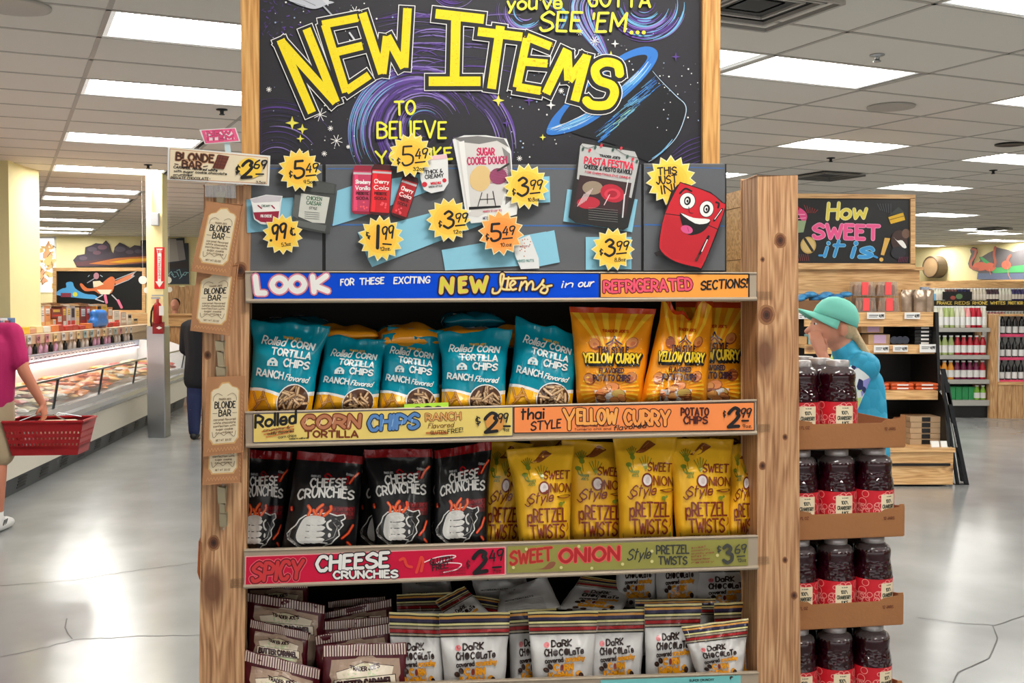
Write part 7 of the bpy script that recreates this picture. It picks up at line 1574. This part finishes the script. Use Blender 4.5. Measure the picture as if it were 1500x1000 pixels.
cv.poly([(136, 412), (146, 411), (152, 416), (142, 420), (137, 421)], C(236, 214, 180)); cv.poly([(142, 424), (164, 424), (160, 431), (148, 431)], C(240, 226, 200)); cv.poly([(168, 412), (198, 398), (194, 406), (170, 418)], C(206, 120, 80))
for q in ([(168, 410), (200, 397), (192, 404), (197, 404), (188, 410), (168, 418)], [(131, 403), (129, 405)], [(147, 403), (150, 405)]): cv.line(q, .9, C(170, 190, 200))
cv.disc(141, 404, 4, C(170, 120, 130), 5); cv.line([(128, 414), (138, 408)], 1.4, C(150, 150, 160)); cv.line([(150, 432), (140, 438), (152, 442)], 1.6, C(200, 200, 204)); cv.line([(164, 432), (172, 440), (176, 444)], 1.6, C(200, 200, 204))
cv.line([(154, 433), (156, 443)], 4, C(232, 120, 150)); cv.line([(173, 440), (178, 450)], 4, C(232, 120, 150)); cv.build('painting', lambda x, y, h: PB(x, y, .022 + h), t, PAINT, .001)
st = tag(MB().prism([PB(x, y, .1) for x, y in [(20, 459), (216, 459), (216, 580), (20, 580)]], V((0, .4, 0))).build('far_cabinet', M_pine), 'low pine cabinet under the far chalkboard', 'cabinet')
for k in range(12):
    x = 39 + 3.4 * k; p = PB(x, 459, -.1) + V((0, 0, .002)); tag(MB().lathe([(.016, 0), (.016, .10), (.008, .13), (.008, .16)], p + V((0, 0, .0)), 8).build('water_bottle', M('bottle_blue', (120, 150, 220), .3), smooth=True), 'small blue bottle on the far cabinet under the window', 'bottle', 'blue bottles below the window')
for k, (x, y, r) in enumerate(((209, 410, 6), (215, 425, 4.5), (246, 410, 5), (248, 424, 4))):
    p = onp(x, y, V((0, 13.2, 0)), NY); tag(MB().tube([p, p + V((0, .012, 0))], r / FPX * 13.2, seg=20).tube([p + V((0, .006, r / FPX * 13)), V((p.x, p.y + .006, ROOM_H))], .0015, seg=4).build('paper_cloud', M_white), ['large white round cut-out left of the pillar', 'small white round cut-out lower left of the pillar', 'large white round cut-out right of the pillar', 'small white round cut-out lower right of the pillar'][k], 'cut-out')

# lamp tube under the canopy and flat packets lying on top of the tall boxes
MB().tube([CPt(S0 + .1, -.70, .925), CPt(S1 - .1, -.70, .925)], .010, seg=8).build('lamp_tube', M('cooler_lamp', (255, 236, 226), .5, emit=14), cool)
for k in range(8):
    s = CS(48 + 13.5 * k, -1.07); p = CPt(s, -1.07, CAM.z - (449.5 - 445) / FPX * CPt(s, -1.07, 0).y + .012)
    tag(MB().prism([p - CU_ * .26 - CN_ * .06, p + CU_ * .26 - CN_ * .06, p + CU_ * .27 + CN_ * .07, p - CU_ * .25 + CN_ * .07], V((0, 0, .022 + .006 * (k % 3)))).build('bread_bag', M('bread_%d' % (k % 3), ((222, 206, 186), (206, 170, 130), (150, 100, 60))[k % 3], .4, var=.15, vscale=30), bevel=.009), ['cream', 'tan', 'brown'][k % 3] + ' flat packet lying on top of the boxes on the island', 'packet', ['cream', 'tan', 'brown'][k % 3] + ' flat packets on top of the island boxes')
# ================================================================ RIGHT SIDE: bakery unit, drinks, far wall
def PY(Y): return lambda px, py, off=0: onp(px, py, V((0, Y, 0)) + NY * off, NY)
def box_px(x0, y0, x1, y1, Y, dep, z0=None):            # box whose front face fills the given pixels at depth Y
    f = PY(Y); a, b = f(x0, y1), f(x1, y0); zb = a.z if z0 is None else z0
    return MB().pbox(V((a.x, Y, zb)), V((b.x - a.x, 0, 0)), V((0, dep, 0)), V((0, 0, b.z - zb)))
bu = thing('bakery_display', 'stepped pine bakery display with black interior shelves', 'shelving', (3.2, 9.9, 0))
P_ = PY(9.4); xr = P_(1396, 700).x; xl = 2.62
def bb(nm, x0, x1, y0, y1, z0, z1, mat, bevel=0): return MB().pbox(V((x0, y0, z0)), V((x1 - x0, 0, 0)), V((0, y1 - y0, 0)), V((0, 0, z1 - z0))).build(nm, mat, bu, bevel=bevel)
zb = P_(1340, 656).z
bb('base_panel', xl, xr, 9.40, 9.42, .02, .188, M_pine); bb('base_panel', xl, xr, 9.40, 9.42, .195, zb - .04, M_pine); bb('base_top', xl - .01, xr + .01, 9.38, 10.4, zb - .035, zb, M_pine); bb('base_bumper', xl + .05, xr - .03, 9.385, 9.40, .183, .205, M_black)
bb('base_body', xl + .01, xr - .02, 9.42, 10.4, 0.012, zb - .04, M_black)
for nm, Y, yt, yb, x1 in (('shelf', 9.62, 572, 585, xr - .06), ('shelf', 9.78, 505, 518, xr - .03), ('shelf', 9.80, 457, 478, xr - .04)):
    f = PY(Y); zt_, zb_ = f(1300, yt).z, f(1300, yb).z; bb(nm, xl, x1, Y, 10.35, zt_ - .03, zt_, M_pine); bb('shelf_front', xl, x1, Y - .015, Y, zb_, zt_, M_pine)
ZS = [zb, PY(9.62)(1300, 572).z, PY(9.78)(1300, 505).z, PY(9.8)(1300, 457).z]
MB().prism([V((xr - .03, 9.45, .02)), V((xr - .03, 9.45, zb)), V((xr - .03, 9.56, ZS[1] - .05)), V((xr - .03, 9.68, ZS[1])), V((xr - .03, 9.76, ZS[3])), V((xr - .03, 10.42, ZS[3])), V((xr - .03, 10.42, .02))], V((.025, 0, 0))).build('side_panel', M_black, bu)
bb('back_panel', xl, xr - .03, 10.36, 10.40, 0.02, ZS[3], M_black)
f = PY(10.2); a, b = f(1340, 396), f(1165, 446); bb('header_panel', xl, a.x + .03, 10.16, 10.2, b.z + .1, a.z, M_pine); bb('header_panel', xl, a.x + .02, 10.18, 10.22, ZS[3], b.z + .1, M_pinez); bb('header_cap', xl, a.x + .05, 10.12, 10.2, a.z, a.z + .03, M_pine); bb('header_post', a.x - .02, a.x + .02, 10.18, 10.24, ZS[3], a.z, M_pinez)
t = thing('sweet_chalkboard', 'wood-framed chalkboard reading How SWEET it is! above the bakery display', 'chalkboard', PY(10.15)(1250, 395))
f = PY(10.12)
def plq(nm, pts, off, th, mat, par, ff=f): return MB().prism([ff(x, y, off) for x, y in pts], V((0, th, 0))).build(nm, mat, par)
plq('panel', [(1150, 290), (1335, 290), (1335, 386), (1150, 386)], .0, .02, M_black, t)
for q in ([(1145, 283), (1341, 285), (1341, 291), (1145, 290)], [(1145, 385), (1341, 386), (1341, 394), (1145, 394)], [(1334, 290), (1341, 290), (1341, 387), (1334, 387)], [(1145, 289), (1150, 289), (1150, 387), (1145, 387)]): plq('frame_rail', q, .025, .045, M_pine, t)
cv = Cv(3e-4)
cv.text('How', 1212, 321, 1268, 319, 23, 4, C(240, 222, 90), ol=[(1.6, C(250, 244, 190))], slant=.12); cv.text('SWEET', 1192, 348, 1287, 350, 19, 5, C(240, 92, 150), ol=[(1.4, C(250, 180, 210))], jit=.1)
cv.text('it', 1208, 375, 1232, 375, 22, 4, C(60, 150, 214), ol=[(1.4, C(150, 210, 236))], slant=.3); cv.text('is', 1248, 376, 1276, 376, 23, 5, C(60, 150, 214), ol=[(1.4, C(150, 210, 236))], slant=.3); cv.line([(1207, 374), (1200, 374)], 3, C(60, 150, 214)); cv.line([(1278, 374), (1285, 377)], 3, C(60, 150, 214))
cv.poly([(1296, 348), (1304, 349), (1295, 374), (1290, 373)], C(222, 176, 90)); cv.disc(1291, 380, 3, C(222, 176, 90))
cv.poly(smooth([(1167, 306), (1173, 305), (1181, 312), (1182, 320), (1176, 326), (1167, 325)], 3, True), C(226, 80, 140)); cv.poly([(1167, 323), (1181, 323), (1177, 340), (1167, 341)], C(150, 170, 130)); cv.line([(1168, 314), (1179, 314)], 1.4, C(246, 160, 196)); cv.line([(1168, 320), (1180, 319)], 1.2, C(246, 160, 196)); cv.disc(1168, 305, 3, C(170, 20, 40))
cv.disc(1184, 359, 11.5, C(196, 160, 90), 12.5); cv.disc(1184, 359, 9.5, C(214, 184, 120), 10.5); cv.line([(1179, 350), (1190, 367)], 4, C(40, 34, 30))
cv.poly([(1301, 318), (1323, 311), (1326, 322), (1305, 328)], C(226, 180, 50)); cv.poly([(1301, 316), (1316, 303), (1325, 311)], C(60, 66, 66)); cv.line([(1303, 322), (1325, 316)], 1, C(120, 90, 40))
cv.disc(1317, 352, 12, C(64, 44, 40), 15); cv.disc(1327, 342, 6, C(110, 84, 70), 7); cv.poly(smooth([(1308, 346), (1314, 352), (1322, 352), (1328, 362), (1322, 362), (1314, 356)], 3, True), WHT); cv.disc(1316, 370, 11, C(40, 40, 46), 9)
for k in range(6): cv.line([(1178 + 4 * k, 300 + 1.4 * k), (1183 + 2 * k, 312)], .7, C(170, 60, 60), keep=True, caps=False); cv.line([(1285 + 4 * k, 298), (1290 + 3 * k, 308 + k)], .7, C(90, 92, 100), keep=True, caps=False); cv.line([(1168 + 3 * k, 372), (1170 + 3 * k, 382)], .6, C(150, 60, 60), keep=True, caps=False); cv.line([(1318 + 2.4 * k, 376), (1316 + 2.4 * k, 384)], .7, C(120, 50, 80), keep=True, caps=False)
cv.build('painted_lettering', lambda x, y, h: f(x, y, h), t, PAINT, .001)
# goods on the unit
def goods(nm, lab, cat, x0, y0, x1, y1, Y, dep, z0, mat, group=None, bevel=.004, lid=None):
    o = box_px(x0, y0, x1, y1, Y, dep, z0).build(nm, mat, None, bevel=bevel); tag(o, lab, cat, group)
    if lid: q = box_px(*lid[:4], Y - .004, .004).build('label', lid[4], o)
    return o
for k in range(5):                                       # brown pastry boxes on the base
    g_ = PY(9.62); z = zb + .0005 + .05 * k; o = MB().pbox(V((g_(1333 + (k % 2), 640).x, 9.62, z)), V((.30, 0, 0)), V((0, .25, 0)), V((0, 0, .048))).build('pastry_box', M('kraft_box', (176, 148, 116), .7), bevel=.004)
    tag(o, 'flat kraft pastry box with black label, ' + ['bottom', 'second from the bottom', 'middle', 'fourth', 'top'][k] + ' of the stack', 'box', 'kraft pastry boxes stacked on the base'); MB().pbox(V((g_(1350, 640).x, 9.616, z + .006)), V((.075, 0, 0)), V((0, .003, 0)), V((0, 0, .038))).build('label', M_black, o)
for k in range(2): tag(MB().pbox(V((g_(1354 + 14 * k, 640).x, 9.45, zb + .001)), V((.07, 0, 0)), V((0, .02, 0)), V((0, .02, .05))).build('price_card', M_white), ['left', 'right'][k] + ' small white price card on the base ledge', 'price card')
for k in range(7):
    x0 = 1272 + (k % 3) * 34; t_ = goods('pecan_pack', 'flat orange pack lying on the third shelf, layer ' + 'lower' if k < 3 else 'flat orange pack lying on the third shelf, upper layer', 'food pack', x0, 564, x0 + 31, 570, 9.68, .2, ZS[1] + .001 + .030 * (k // 3), M('pack_pumpkin', (206, 92, 44), .35, var=.3, vscale=30), 'flat orange packs on the third shelf', .01) if False else None
for k in range(6):
    g_ = PY(9.68); x0 = g_(1270 + (k % 3) * 36, 560).x; z = ZS[1] + .001 + .031 * (k // 3)
    o = MB().pbox(V((x0, 9.68, z)), V((.20, 0, 0)), V((0, .2, 0)), V((0, 0, .029))).build('sliced_cake_pack', M('pack_rust', (196, 84, 40), .35, var=.25, vscale=22), bevel=.01)
    tag(o, 'flat rust-orange cake pack on the third shelf, ' + ['lower left', 'lower middle', 'lower right', 'upper left', 'upper middle', 'upper right'][k], 'cake pack', 'flat cake packs on the third shelf'); MB().pbox(V((x0 + .05, 9.677, z + .008)), V((.1, 0, 0)), V((0, .003, 0)), V((0, 0, .012))).build('label', M_white, o)
g_ = PY(9.9)
for k, (x0, x1, h, c, nm) in enumerate([(1262, 1294, .10, (190, 160, 122), 'kraft'), (1272, 1304, .09, (190, 160, 122), 'kraft')]):
    z = ZS[2] + .001 + (.102 if k == 0 else 0); o = MB().pbox(V((g_(x0, 500).x, 9.9, z)), V(((x1 - x0) / FPX * 9.9, 0, 0)), V((0, .2, 0)), V((0, 0, h))).build('cookie_box', bxm(c), bevel=.004); tag(o, ['upper', 'lower'][k] + ' kraft cookie box with lilac label on the second shelf', 'box')
    MB().pbox(V((g_(x0 + 8, 500).x, 9.896, z + .01)), V((.11, 0, 0)), V((0, .003, 0)), V((0, 0, h - .015))).build('label', M('lilac', (204, 176, 214), .5), o)
for k in range(5):
    o = MB().pbox(V((g_(1337, 500).x, 9.85, ZS[2] + .001 + .034 * k)), V((.17, 0, 0)), V((0, .17, 0)), V((0, 0, .032))).build('black_tray', M_black, bevel=.006); tag(o, 'black lidded tray, ' + ['bottom', 'second', 'third', 'fourth', 'top'][k] + ' of the stack on the second shelf', 'tray', 'black trays on the second shelf'); MB().pbox(V((g_(1346, 500).x, 9.846, ZS[2] + .006 + .034 * k)), V((.07, 0, 0)), V((0, .003, 0)), V((0, 0, .016))).build('label', M_white, o)
for k in range(3): o = MB().tube([V((g_(1307 + 8 * k, 500).x, 9.85, ZS[2] + .04)), V((g_(1313 + 8 * k, 500).x, 9.95, ZS[2] + .04))], .035, seg=12).build('dark_roll', M('roll_dark', (44, 50, 66), .5)); tag(o, 'dark wrapped roll on the second shelf, ' + ['left', 'middle', 'right'][k], 'roll', 'dark rolls on the second shelf')
for k, (x0, x1, y0, y1, Y) in enumerate([(1270, 1296, 457.5, 467, 9.78), (1325, 1348, 457.5, 467, 9.78), (1280, 1302, 505.5, 516, 9.76), (1308, 1330, 505.5, 515, 9.76), (1347, 1371, 504, 516, 9.76), (1168, 1186, 458, 467, 9.78)]):
    o = box_px(x0, y0, x1, y1, Y - .02, .003).build('price_card', M_white); tag(o, ['white price card under the clamshells', 'white price card under the silver bags', 'leftmost price card on the second shelf', 'middle price card on the second shelf', 'rightmost grey price card on the second shelf', 'price card at the left of the top shelf'][k], 'price card')
    cv = Cv(2e-4); cv.line([(x0 + 3, y0 + 4), (x1 - 9, y0 + 4)], 1, K, caps=False); cv.line([(x0 + 3, y0 + 6.5), (x1 - 11, y0 + 6.5)], .8, K, caps=False); cv.text('4.99', x1 - 8, y0 + 7, x1 - 1.5, y0 + 7, 4, .9, K); f2 = PY(Y - .021); cv.build('lettering', lambda x, y, h: f2(x, y, h), o, PAINT, .0006)
g_ = PY(9.95)
for k, (cx, lvl) in enumerate(((1268, 0), (1302, 0), (1266, 1), (1300, 1))):
    z = ZS[3] + .001 + lvl * .145; p = V((g_(cx, 450).x, 9.95, z)); o = thing('cookie_clamshell', ('upper' if lvl else 'lower') + (' left' if k % 2 == 0 else ' right') + ' clear clamshell of cookies with a red label', 'clamshell', p, 'cookie clamshells on the top shelf')
    MB().prism([p + V((-.10, 0, 0)), p + V((.10, 0, 0)), p + V((.085, 0, .13)), p + V((-.085, 0, .13))], V((0, .15, 0))).build('shell', M('clear_shell', (200, 190, 180), .1, alpha=.3, spec=.9), o)
    for q in range(5): MB().ell(p + V((-.07 + .035 * q, .06, .055)), .016, .05, .05, nu=8, nv=6).build('cookie', M('cookie', (164, 108, 64), .8), o, smooth=True)
    MB().pbox(p + V((-.025, -.006, .01)), V((.06, 0, 0)), V((0, .004, 0)), V((0, 0, .115))).build('label', M('label_coral', (236, 80, 84), .5), o)
for k in range(3):
    p = V((g_(1328 + 16 * k - (3 if k == 2 else 0), 450).x, 9.93 - .05 * (k == 1), ZS[3] + .001)); o = MB(); n2 = 8
    vs = []
    for sg in (-1, 1):
        for j in range(n2 + 1):
            for i in range(n2 + 1):
                u, v = i / n2, j / n2; vs.append(p + V(((u - .5) * .12, sg * .03 * (4 * u * (1 - u)) ** .5 * min(1, (1 - v) * 3) + .01 * noise.noise(V((u * 4, v * 4, k))), v * .2)))
    W = n2 + 1; o.add(vs, [q for j in range(n2) for i in range(n2) for q in ((j * W + i, j * W + i + 1, (j + 1) * W + i + 1, (j + 1) * W + i), (W * W + j * W + i, W * W + (j + 1) * W + i, W * W + (j + 1) * W + i + 1, W * W + j * W + i + 1))])
    tag(o.build('silver_bag', M('bag_silver_brown', (150, 130, 112), .25, metal=.4, var=.4, vscale=25), smooth=True), ['left', 'middle', 'right'][k] + ' shiny brown-silver candy bag at the end of the top shelf', 'bag', 'silver candy bags on the top shelf')
for k in range(9):
    p = V((g_(1170 + 8.6 * k, 450).x, 9.95 + .05 * (k % 2), ZS[3] + .12 + .02 * (k % 3))); tag(MB().ell(p, .055, .09, .028, nu=12, nv=6).build('blue_candy_bag', M('bag_sky', (70, 150, 206), .35, var=.3, vscale=30), smooth=True), 'shiny blue candy bag heaped at the left of the top shelf', 'bag', 'blue candy bags on the top shelf')
t = tag(MB().pbox(V((g_(1166, 450).x, 9.9, ZS[3] + .001)), V((.47, 0, 0)), V((0, .25, 0)), V((0, 0, .105))).build('candy_crate', M('crate_brown', (120, 84, 54), .7)), 'brown crate holding the blue candy bags on the top shelf', 'crate')
for k in range(3): o = MB().pbox(V((g_(1168 + 14 * k, 500).x, 9.9, ZS[2] + .001)), V((.075, 0, 0)), V((0, .15, 0)), V((0, 0, .07 + .02 * (k % 2)))).build('small_box', bxm(((200, 160, 110), (150, 190, 190), (180, 150, 120))[k]), bevel=.004); tag(o, ['tan', 'pale teal', 'light brown'][k] + ' small box at the left of the second shelf', 'box')
# folded step ladder leaning by the unit
ld = thing('step_ladder', 'folded dark grey step ladder leaning at the right of the bakery display', 'ladder', (3.92, 9.5, 0))
def bar(a, b, w_, nm, mat=M_dark):
    a, b = V(a), V(b); s_ = V((w_ / 2, 0, 0)); MB().prism([a - s_, a + s_, b + s_, b - s_], V((0, .03, 0))).build(nm, mat, ld)
q = PY(9.5); bar(q(1382, 540), q(1417, 711), .035, 'rail'); bar(q(1379, 548), q(1404, 711), .022, 'rail'); bar(PY(9.6)(1389, 560), PY(9.6)(1410, 705), .02, 'rear_leg'); bar(PY(9.6)(1388, 620), PY(9.6)(1394, 705), .02, 'rear_leg')
MB().pbox(q(1399, 712), V((.12, 0, 0)), V((0, .05, 0)), V((0, 0, .02))).build('foot', M_black, ld); bar(q(1388, 575), q(1392, 592), .03, 'warning_label', M('label_grey', (190, 190, 190), .5)); bar(q(1396, 620), q(1403, 655), .014, 'warning_label', M('label_grey', (190, 190, 190), .5))
# drinks shelving
YD = 15.1; fd = PY(YD); dz = lambda y: fd(1400, y).z; XD0, XD1 = fd(1345, 500).x, fd(1450, 500).x
ds = thing('drinks_shelving', 'black shelving unit of bottled drinks behind the ladder', 'shelving', V((XD0 + .5, YD + .3, 0)))
def db(nm, x0, x1, y0, y1, z0, z1, mat, par=ds): return MB().pbox(V((x0, y0, z0)), V((x1 - x0, 0, 0)), V((0, y1 - y0, 0)), V((0, 0, z1 - z0))).build(nm, mat, par)
db('back_panel', XD0, XD1, YD + .55, YD + .6, 0, dz(452), M_black); db('plinth', XD0, XD1, YD + .05, YD + .55, 0, dz(594), M_black)
SH = [(480, 486), (520, 526), (556, 562), (586, 594)]
for a, b in SH: db('shelf', XD0, XD1, YD, YD + .55, dz(a) - .02, dz(a), M('shelf_grey', (170, 168, 162), .5)); db('price_rail', XD0, XD1, YD - .012, YD, dz(b), dz(a), M('shelf_grey', (170, 168, 162), .5))
db('end_post', XD1, XD1 + .095, YD - .05, YD + .1, 0, dz(461), M_pinez); db('end_post', XD1, XD1 + .095, YD + .5, YD + .6, 0, dz(461), M_pinez)
def mkbottle(nm, r, h, mats, lz0, lz1, cat, neck=.35):
    t = thing(nm, None, cat, (0, 0, 0)); MB().lathe([(r * .9, 0), (r, .01), (r, h * .62), (r * neck, h * .84), (r * neck, h * .93)], seg=10).build('bottle_body', mats[0], t, smooth=True)
    MB().lathe([(r * neck * 1.15, h * .92), (r * neck * 1.15, h)], seg=10).build('bottle_cap', mats[1], t); MB().lathe([(r * 1.02, h * lz0), (r * 1.02, h * lz1)], seg=10, cap=False).build('bottle_label', mats[2], t, smooth=True); return t, tree(t)
def row(nm, r, h, spec, Y, z, x0, x1, n, group, lab, capm=M_white, labm=M_white, neck=.55, lz=(.12, .5), rows=1):
    protos = {}
    for rr_ in range(rows):
        for k in range(n):
            c, cn = spec[min(len(spec) - 1, int(k * len(spec) / n))]; p = V((x0 + (x1 - x0) * (k + .5) / n, Y + rr_ * r * 2.3, z + .001))
            lb_ = f'{cn} {lab}'
            if cn not in protos:
                protos[cn] = mkbottle(nm, r, h, (M('liquid_' + cn.replace(' ', '_'), c, .15), capm, labm), lz[0], lz[1], 'bottle', neck); o = protos[cn][0]; o.location = p; o['label'] = lb_; o['group'] = group + ', ' + cn
            else: dup(protos[cn][0], protos[cn][1], p, lb_, group + ', ' + cn)
RED_, PNK, CLR, GRN, AMB, PUR2 = ((176, 24, 44), 'red'), ((226, 150, 150), 'pink'), ((216, 214, 196), 'clear'), ((170, 186, 120), 'pale green'), ((226, 150, 50), 'amber'), ((110, 22, 62), 'purple')
row('drink_bottle', .043, .27, [CLR, GRN, GRN, RED_, RED_, RED_], YD + .08, dz(520), XD0, XD1 - .02, 11, 'juice bottles on the second drinks shelf', 'juice bottle with square white label on the second drinks shelf')
row('drink_bottle', .043, .26, [CLR, AMB, AMB, PUR2, PUR2, RED_], YD + .08, dz(556), XD0, XD1 - .02, 11, 'juice bottles on the third drinks shelf', 'juice bottle on the third drinks shelf')
row('drink_bottle', .036, .30, [RED_, CLR, CLR, GRN, CLR, PNK, RED_, CLR], YD + .06, dz(480), XD0, XD1 - .02, 13, 'milk and juice bottles on the top drinks shelf', 'slim bottle with white cap on the top drinks shelf', rows=2)
row('drink_bottle', .04, .2, [((120, 170, 50), 'green')], YD + .08, dz(586), fd(1431, 500).x, XD1 - .01, 2, 'green bottles on the lowest drinks shelf', 'bottle at the right of the lowest drinks shelf')
for k in range(4): p = V((fd(1395, 500).x + .09 * k, YD + .08, dz(586) + .001)); tag(MB().pbox(p, V((.085, 0, 0)), V((0, .25, 0)), V((0, 0, .18))).build('green_carton', M('carton_green', (40, 140, 80), .5), bevel=.004), 'green drink carton on the lowest drinks shelf', 'carton', 'green cartons on the lowest drinks shelf')
# wine rack with its pine base
wr2 = thing('wine_rack', 'white-shelved wine rack on a pine base at the right edge', 'shelving', V((fd(1500, 600).x, YD, 0)))
x0, x1 = XD1 + .13, XD1 + 1.5; zt_ = dz(563)
for k in range(8): db('base_board', x0 - .03 + .19 * k, x0 - .035 + .19 * (k + 1), YD - .06, YD - .04, .0, zt_, M_pinez, wr2)
db('base_top', x0 - .04, x1, YD - .08, YD + .5, zt_, zt_ + .04, M_pine, wr2); db('base_core', x0 - .02, x1, YD - .04, YD + .5, 0, zt_, M_black, wr2); db('rack_side', x0 - .02, x0, YD - .02, YD + .5, zt_ + .04, dz(461), M_white, wr2); db('rack_top', x0 - .02, x1, YD - .04, YD + .5, dz(463), dz(461) + .01, M_pine, wr2); db('rack_back', x0, x1, YD + .48, YD + .5, zt_, dz(463), M_white, wr2)
for yy in (490, 524, 557): db('rack_shelf', x0, x1, YD - .0, YD + .48, dz(yy) - .015, dz(yy), M_white, wr2); db('pink_strip', x0, x1, YD - .012, YD, dz(yy) - .03, dz(yy) + .01, M('strip_pink', (216, 70, 110), .5), wr2)
BLKW = ((20, 16, 20), 'black')
for yy, nm in ((490, 'top'), (524, 'middle'), (557, 'bottom')): row('wine_bottle', .037, .28, [BLKW], YD + .06, dz(yy) + .001, x0 + .02, x0 + .82, 9, f'wine bottles on the {nm} row of the rack', f'wine bottle with white label on the {nm} row of the rack', capm=M_black, neck=.32, lz=(.08, .40))
# long shelving along the far right, under the pine trim
YF = 19.5; ff = PY(YF); fz = lambda y: ff(1420, y).z; fx0, fx1 = ff(1340, 440).x, ff(1560, 440).x
fs_ = thing('wall_shelving', 'long far shelving of bottles under the pine trim and mural', 'shelving', V((fx0 + 1, YF + .3, 0)))
db('trim_board', fx0, fx1, YF + .5, YF + .56, fz(424), fz(411), M_pine, fs_); db('back_panel', fx0, fx1, YF + .56, YF + .6, 0, fz(411), M('far_back', (110, 90, 80), .7), fs_)
for y in (440, 476, 510, 545): db('shelf', fx0, fx1, YF, YF + .56, fz(y) - .03, fz(y), M('shelf_grey', (170, 168, 162), .5), fs_)
db('sign_strip', fx0, fx1, YF - .02, YF, fz(447), fz(440), M_black, fs_)
for k in range(7): x = ff(1372 + 26 * k, 444).x; cv = Cv(5e-4); cv.text(['FRANCE', 'REDS', 'RHONE', 'WHITES', 'PINOT NOIR', 'SPAIN', 'BLENDS'][k], x, 0, x + .26, 0, .05, .012, C(226, 196, 90)); cv.build('strip_lettering', lambda a, b, h: V((a, YF - .02 - h, fz(445.6) - b)), fs_, PAINT, .003)
row('far_bottle', .045, .22, [((60, 40, 50), 'dark'), CLR, ((90, 60, 60), 'brown'), ((40, 40, 70), 'navy'), ((200, 190, 170), 'light'), ((60, 40, 50), 'dark'), CLR, ((50, 44, 90), 'indigo')], YF + .08, fz(440), fx0 + .05, fx1 - .7, 34, 'bottles on the uppermost far shelf', 'bottle on the uppermost far shelf', labm=M('lab_cream', (214, 204, 190), .5))
row('far_bottle', .042, .25, [((206, 214, 214), 'frosted'), CLR, ((206, 214, 214), 'frosted'), PNK, CLR], YF + .08, fz(476), fx0 + .05, fx1 - .7, 34, 'bottles on the second far shelf', 'bottle with white cap on the second far shelf')
t = tag(box_px(1381, 427, 1424, 439, YF - .05, .02).build('small_chalkboard', M_black), 'small chalkboard with a painted fruit standing on the far shelf', 'chalkboard'); cv = Cv(5e-4); cv.disc(1396, 436, 4, C(150, 70, 60), 3); cv.disc(1405, 434, 5, C(90, 120, 80), 4); f3 = PY(YF - .051); cv.build('painting', lambda x, y, h: f3(x, y, h), t, PAINT, .002)
goods('blue_carton', 'small light blue carton at the left of the far shelf', 'carton', 1362, 430, 1371, 440, YF - .04, .1, fz(440) + .001, bxm((110, 170, 210)))
goods('toy_figure_box', 'small white and dark box left of the blue carton', 'box', 1350, 420, 1361, 440, YF - .04, .1, fz(440) + .001, M('speckle', (150, 156, 170), .5, var=.8, vscale=60))
# barrel end and flamingo mural on the right wall
t = thing('barrel_decoration', 'round wooden barrel end mounted on the far right wall', 'barrel', PRW(1377, 391, .1))
c0 = PRW(1376, 391, .02); rad = (PRW(1376, 375, .02) - PRW(1376, 407, .02)).length / 2
e1 = RWd; pts = lambda r, o: [c0 + RWn * o + e1 * (r * math.cos(a)) + UP * (r * math.sin(a)) for a in [2 * pi * k / 28 for k in range(28)]]
MB().prism(pts(rad * 1.0, .30), -RWn * .30).build('staves', M('barrel_side', (104, 90, 72), .7), t); MB().prism(pts(rad * .86, .312), -RWn * .012).build('head', M('barrel_head', (150, 122, 88), .7, var=.15), t)
mb = MB(); P = pts(rad * .93, .31); mb.tube(P, rad * .08, closed=True, seg=8); mb.build('rim', M('barrel_rim', (84, 66, 48), .6), t)
fm = thing('flamingo_mural', 'cut-out mural of flamingos before grey rocks and green lawn on the right wall', 'mural', PRW(1460, 405, .03))
ol = [(1431, 408), (1433, 398), (1426, 396), (1420, 392), (1418, 386), (1421, 376), (1424, 368), (1422, 371), (1421, 366), (1424, 362), (1429, 363), (1430, 370), (1425, 382), (1423, 390), (1428, 390), (1436, 381), (1434, 376), (1438, 376), (1448, 370), (1455, 367), (1456, 361), (1462, 363), (1476, 366), (1484, 369), (1500, 364), (1520, 362), (1520, 410)]
MB().prism([PRW(x, y, .05) for x, y in ol], -RWn * .04).build('board', M('rock_grey', (112, 108, 110), .7), fm)
cv = Cv(2e-3); cv.poly([(1434, 376), (1440, 377), (1460, 392), (1520, 386), (1520, 398), (1455, 400)], C(90, 176, 110)); cv.poly([(1432, 400), (1520, 400), (1520, 410), (1431, 409)], C(110, 120, 146))
for bx, by, rx in ((1436, 390, 11), (1450, 391, 8), (1474, 388, 7)): cv.disc(bx, by, rx, C(222, 120, 96), 6.5)
for p in ([(1424, 365), (1429, 366), (1428, 374), (1422, 384), (1424, 392), (1432, 394)], [(1458, 362), (1456, 372), (1458, 384), (1456, 390)], [(1480, 374), (1476, 380), (1476, 388)]): cv.line(smooth(p, 4), 3.6, C(190, 110, 92))
for p in ([(1449, 394), (1451, 402)], [(1476, 392), (1477, 402), (1480, 408)]): cv.line(p, 1, C(222, 160, 130))
cv.build('painting', lambda x, y, h: PRW(x, y, .052 + h), fm, PAINT, .002)
tr_ = struct(MB().prism([PRW(x, y, .03) for x, y in [(1345, 412), (1560, 408), (1560, 414), (1345, 418)]], RWn * .05), 'trim_1', M_pine)
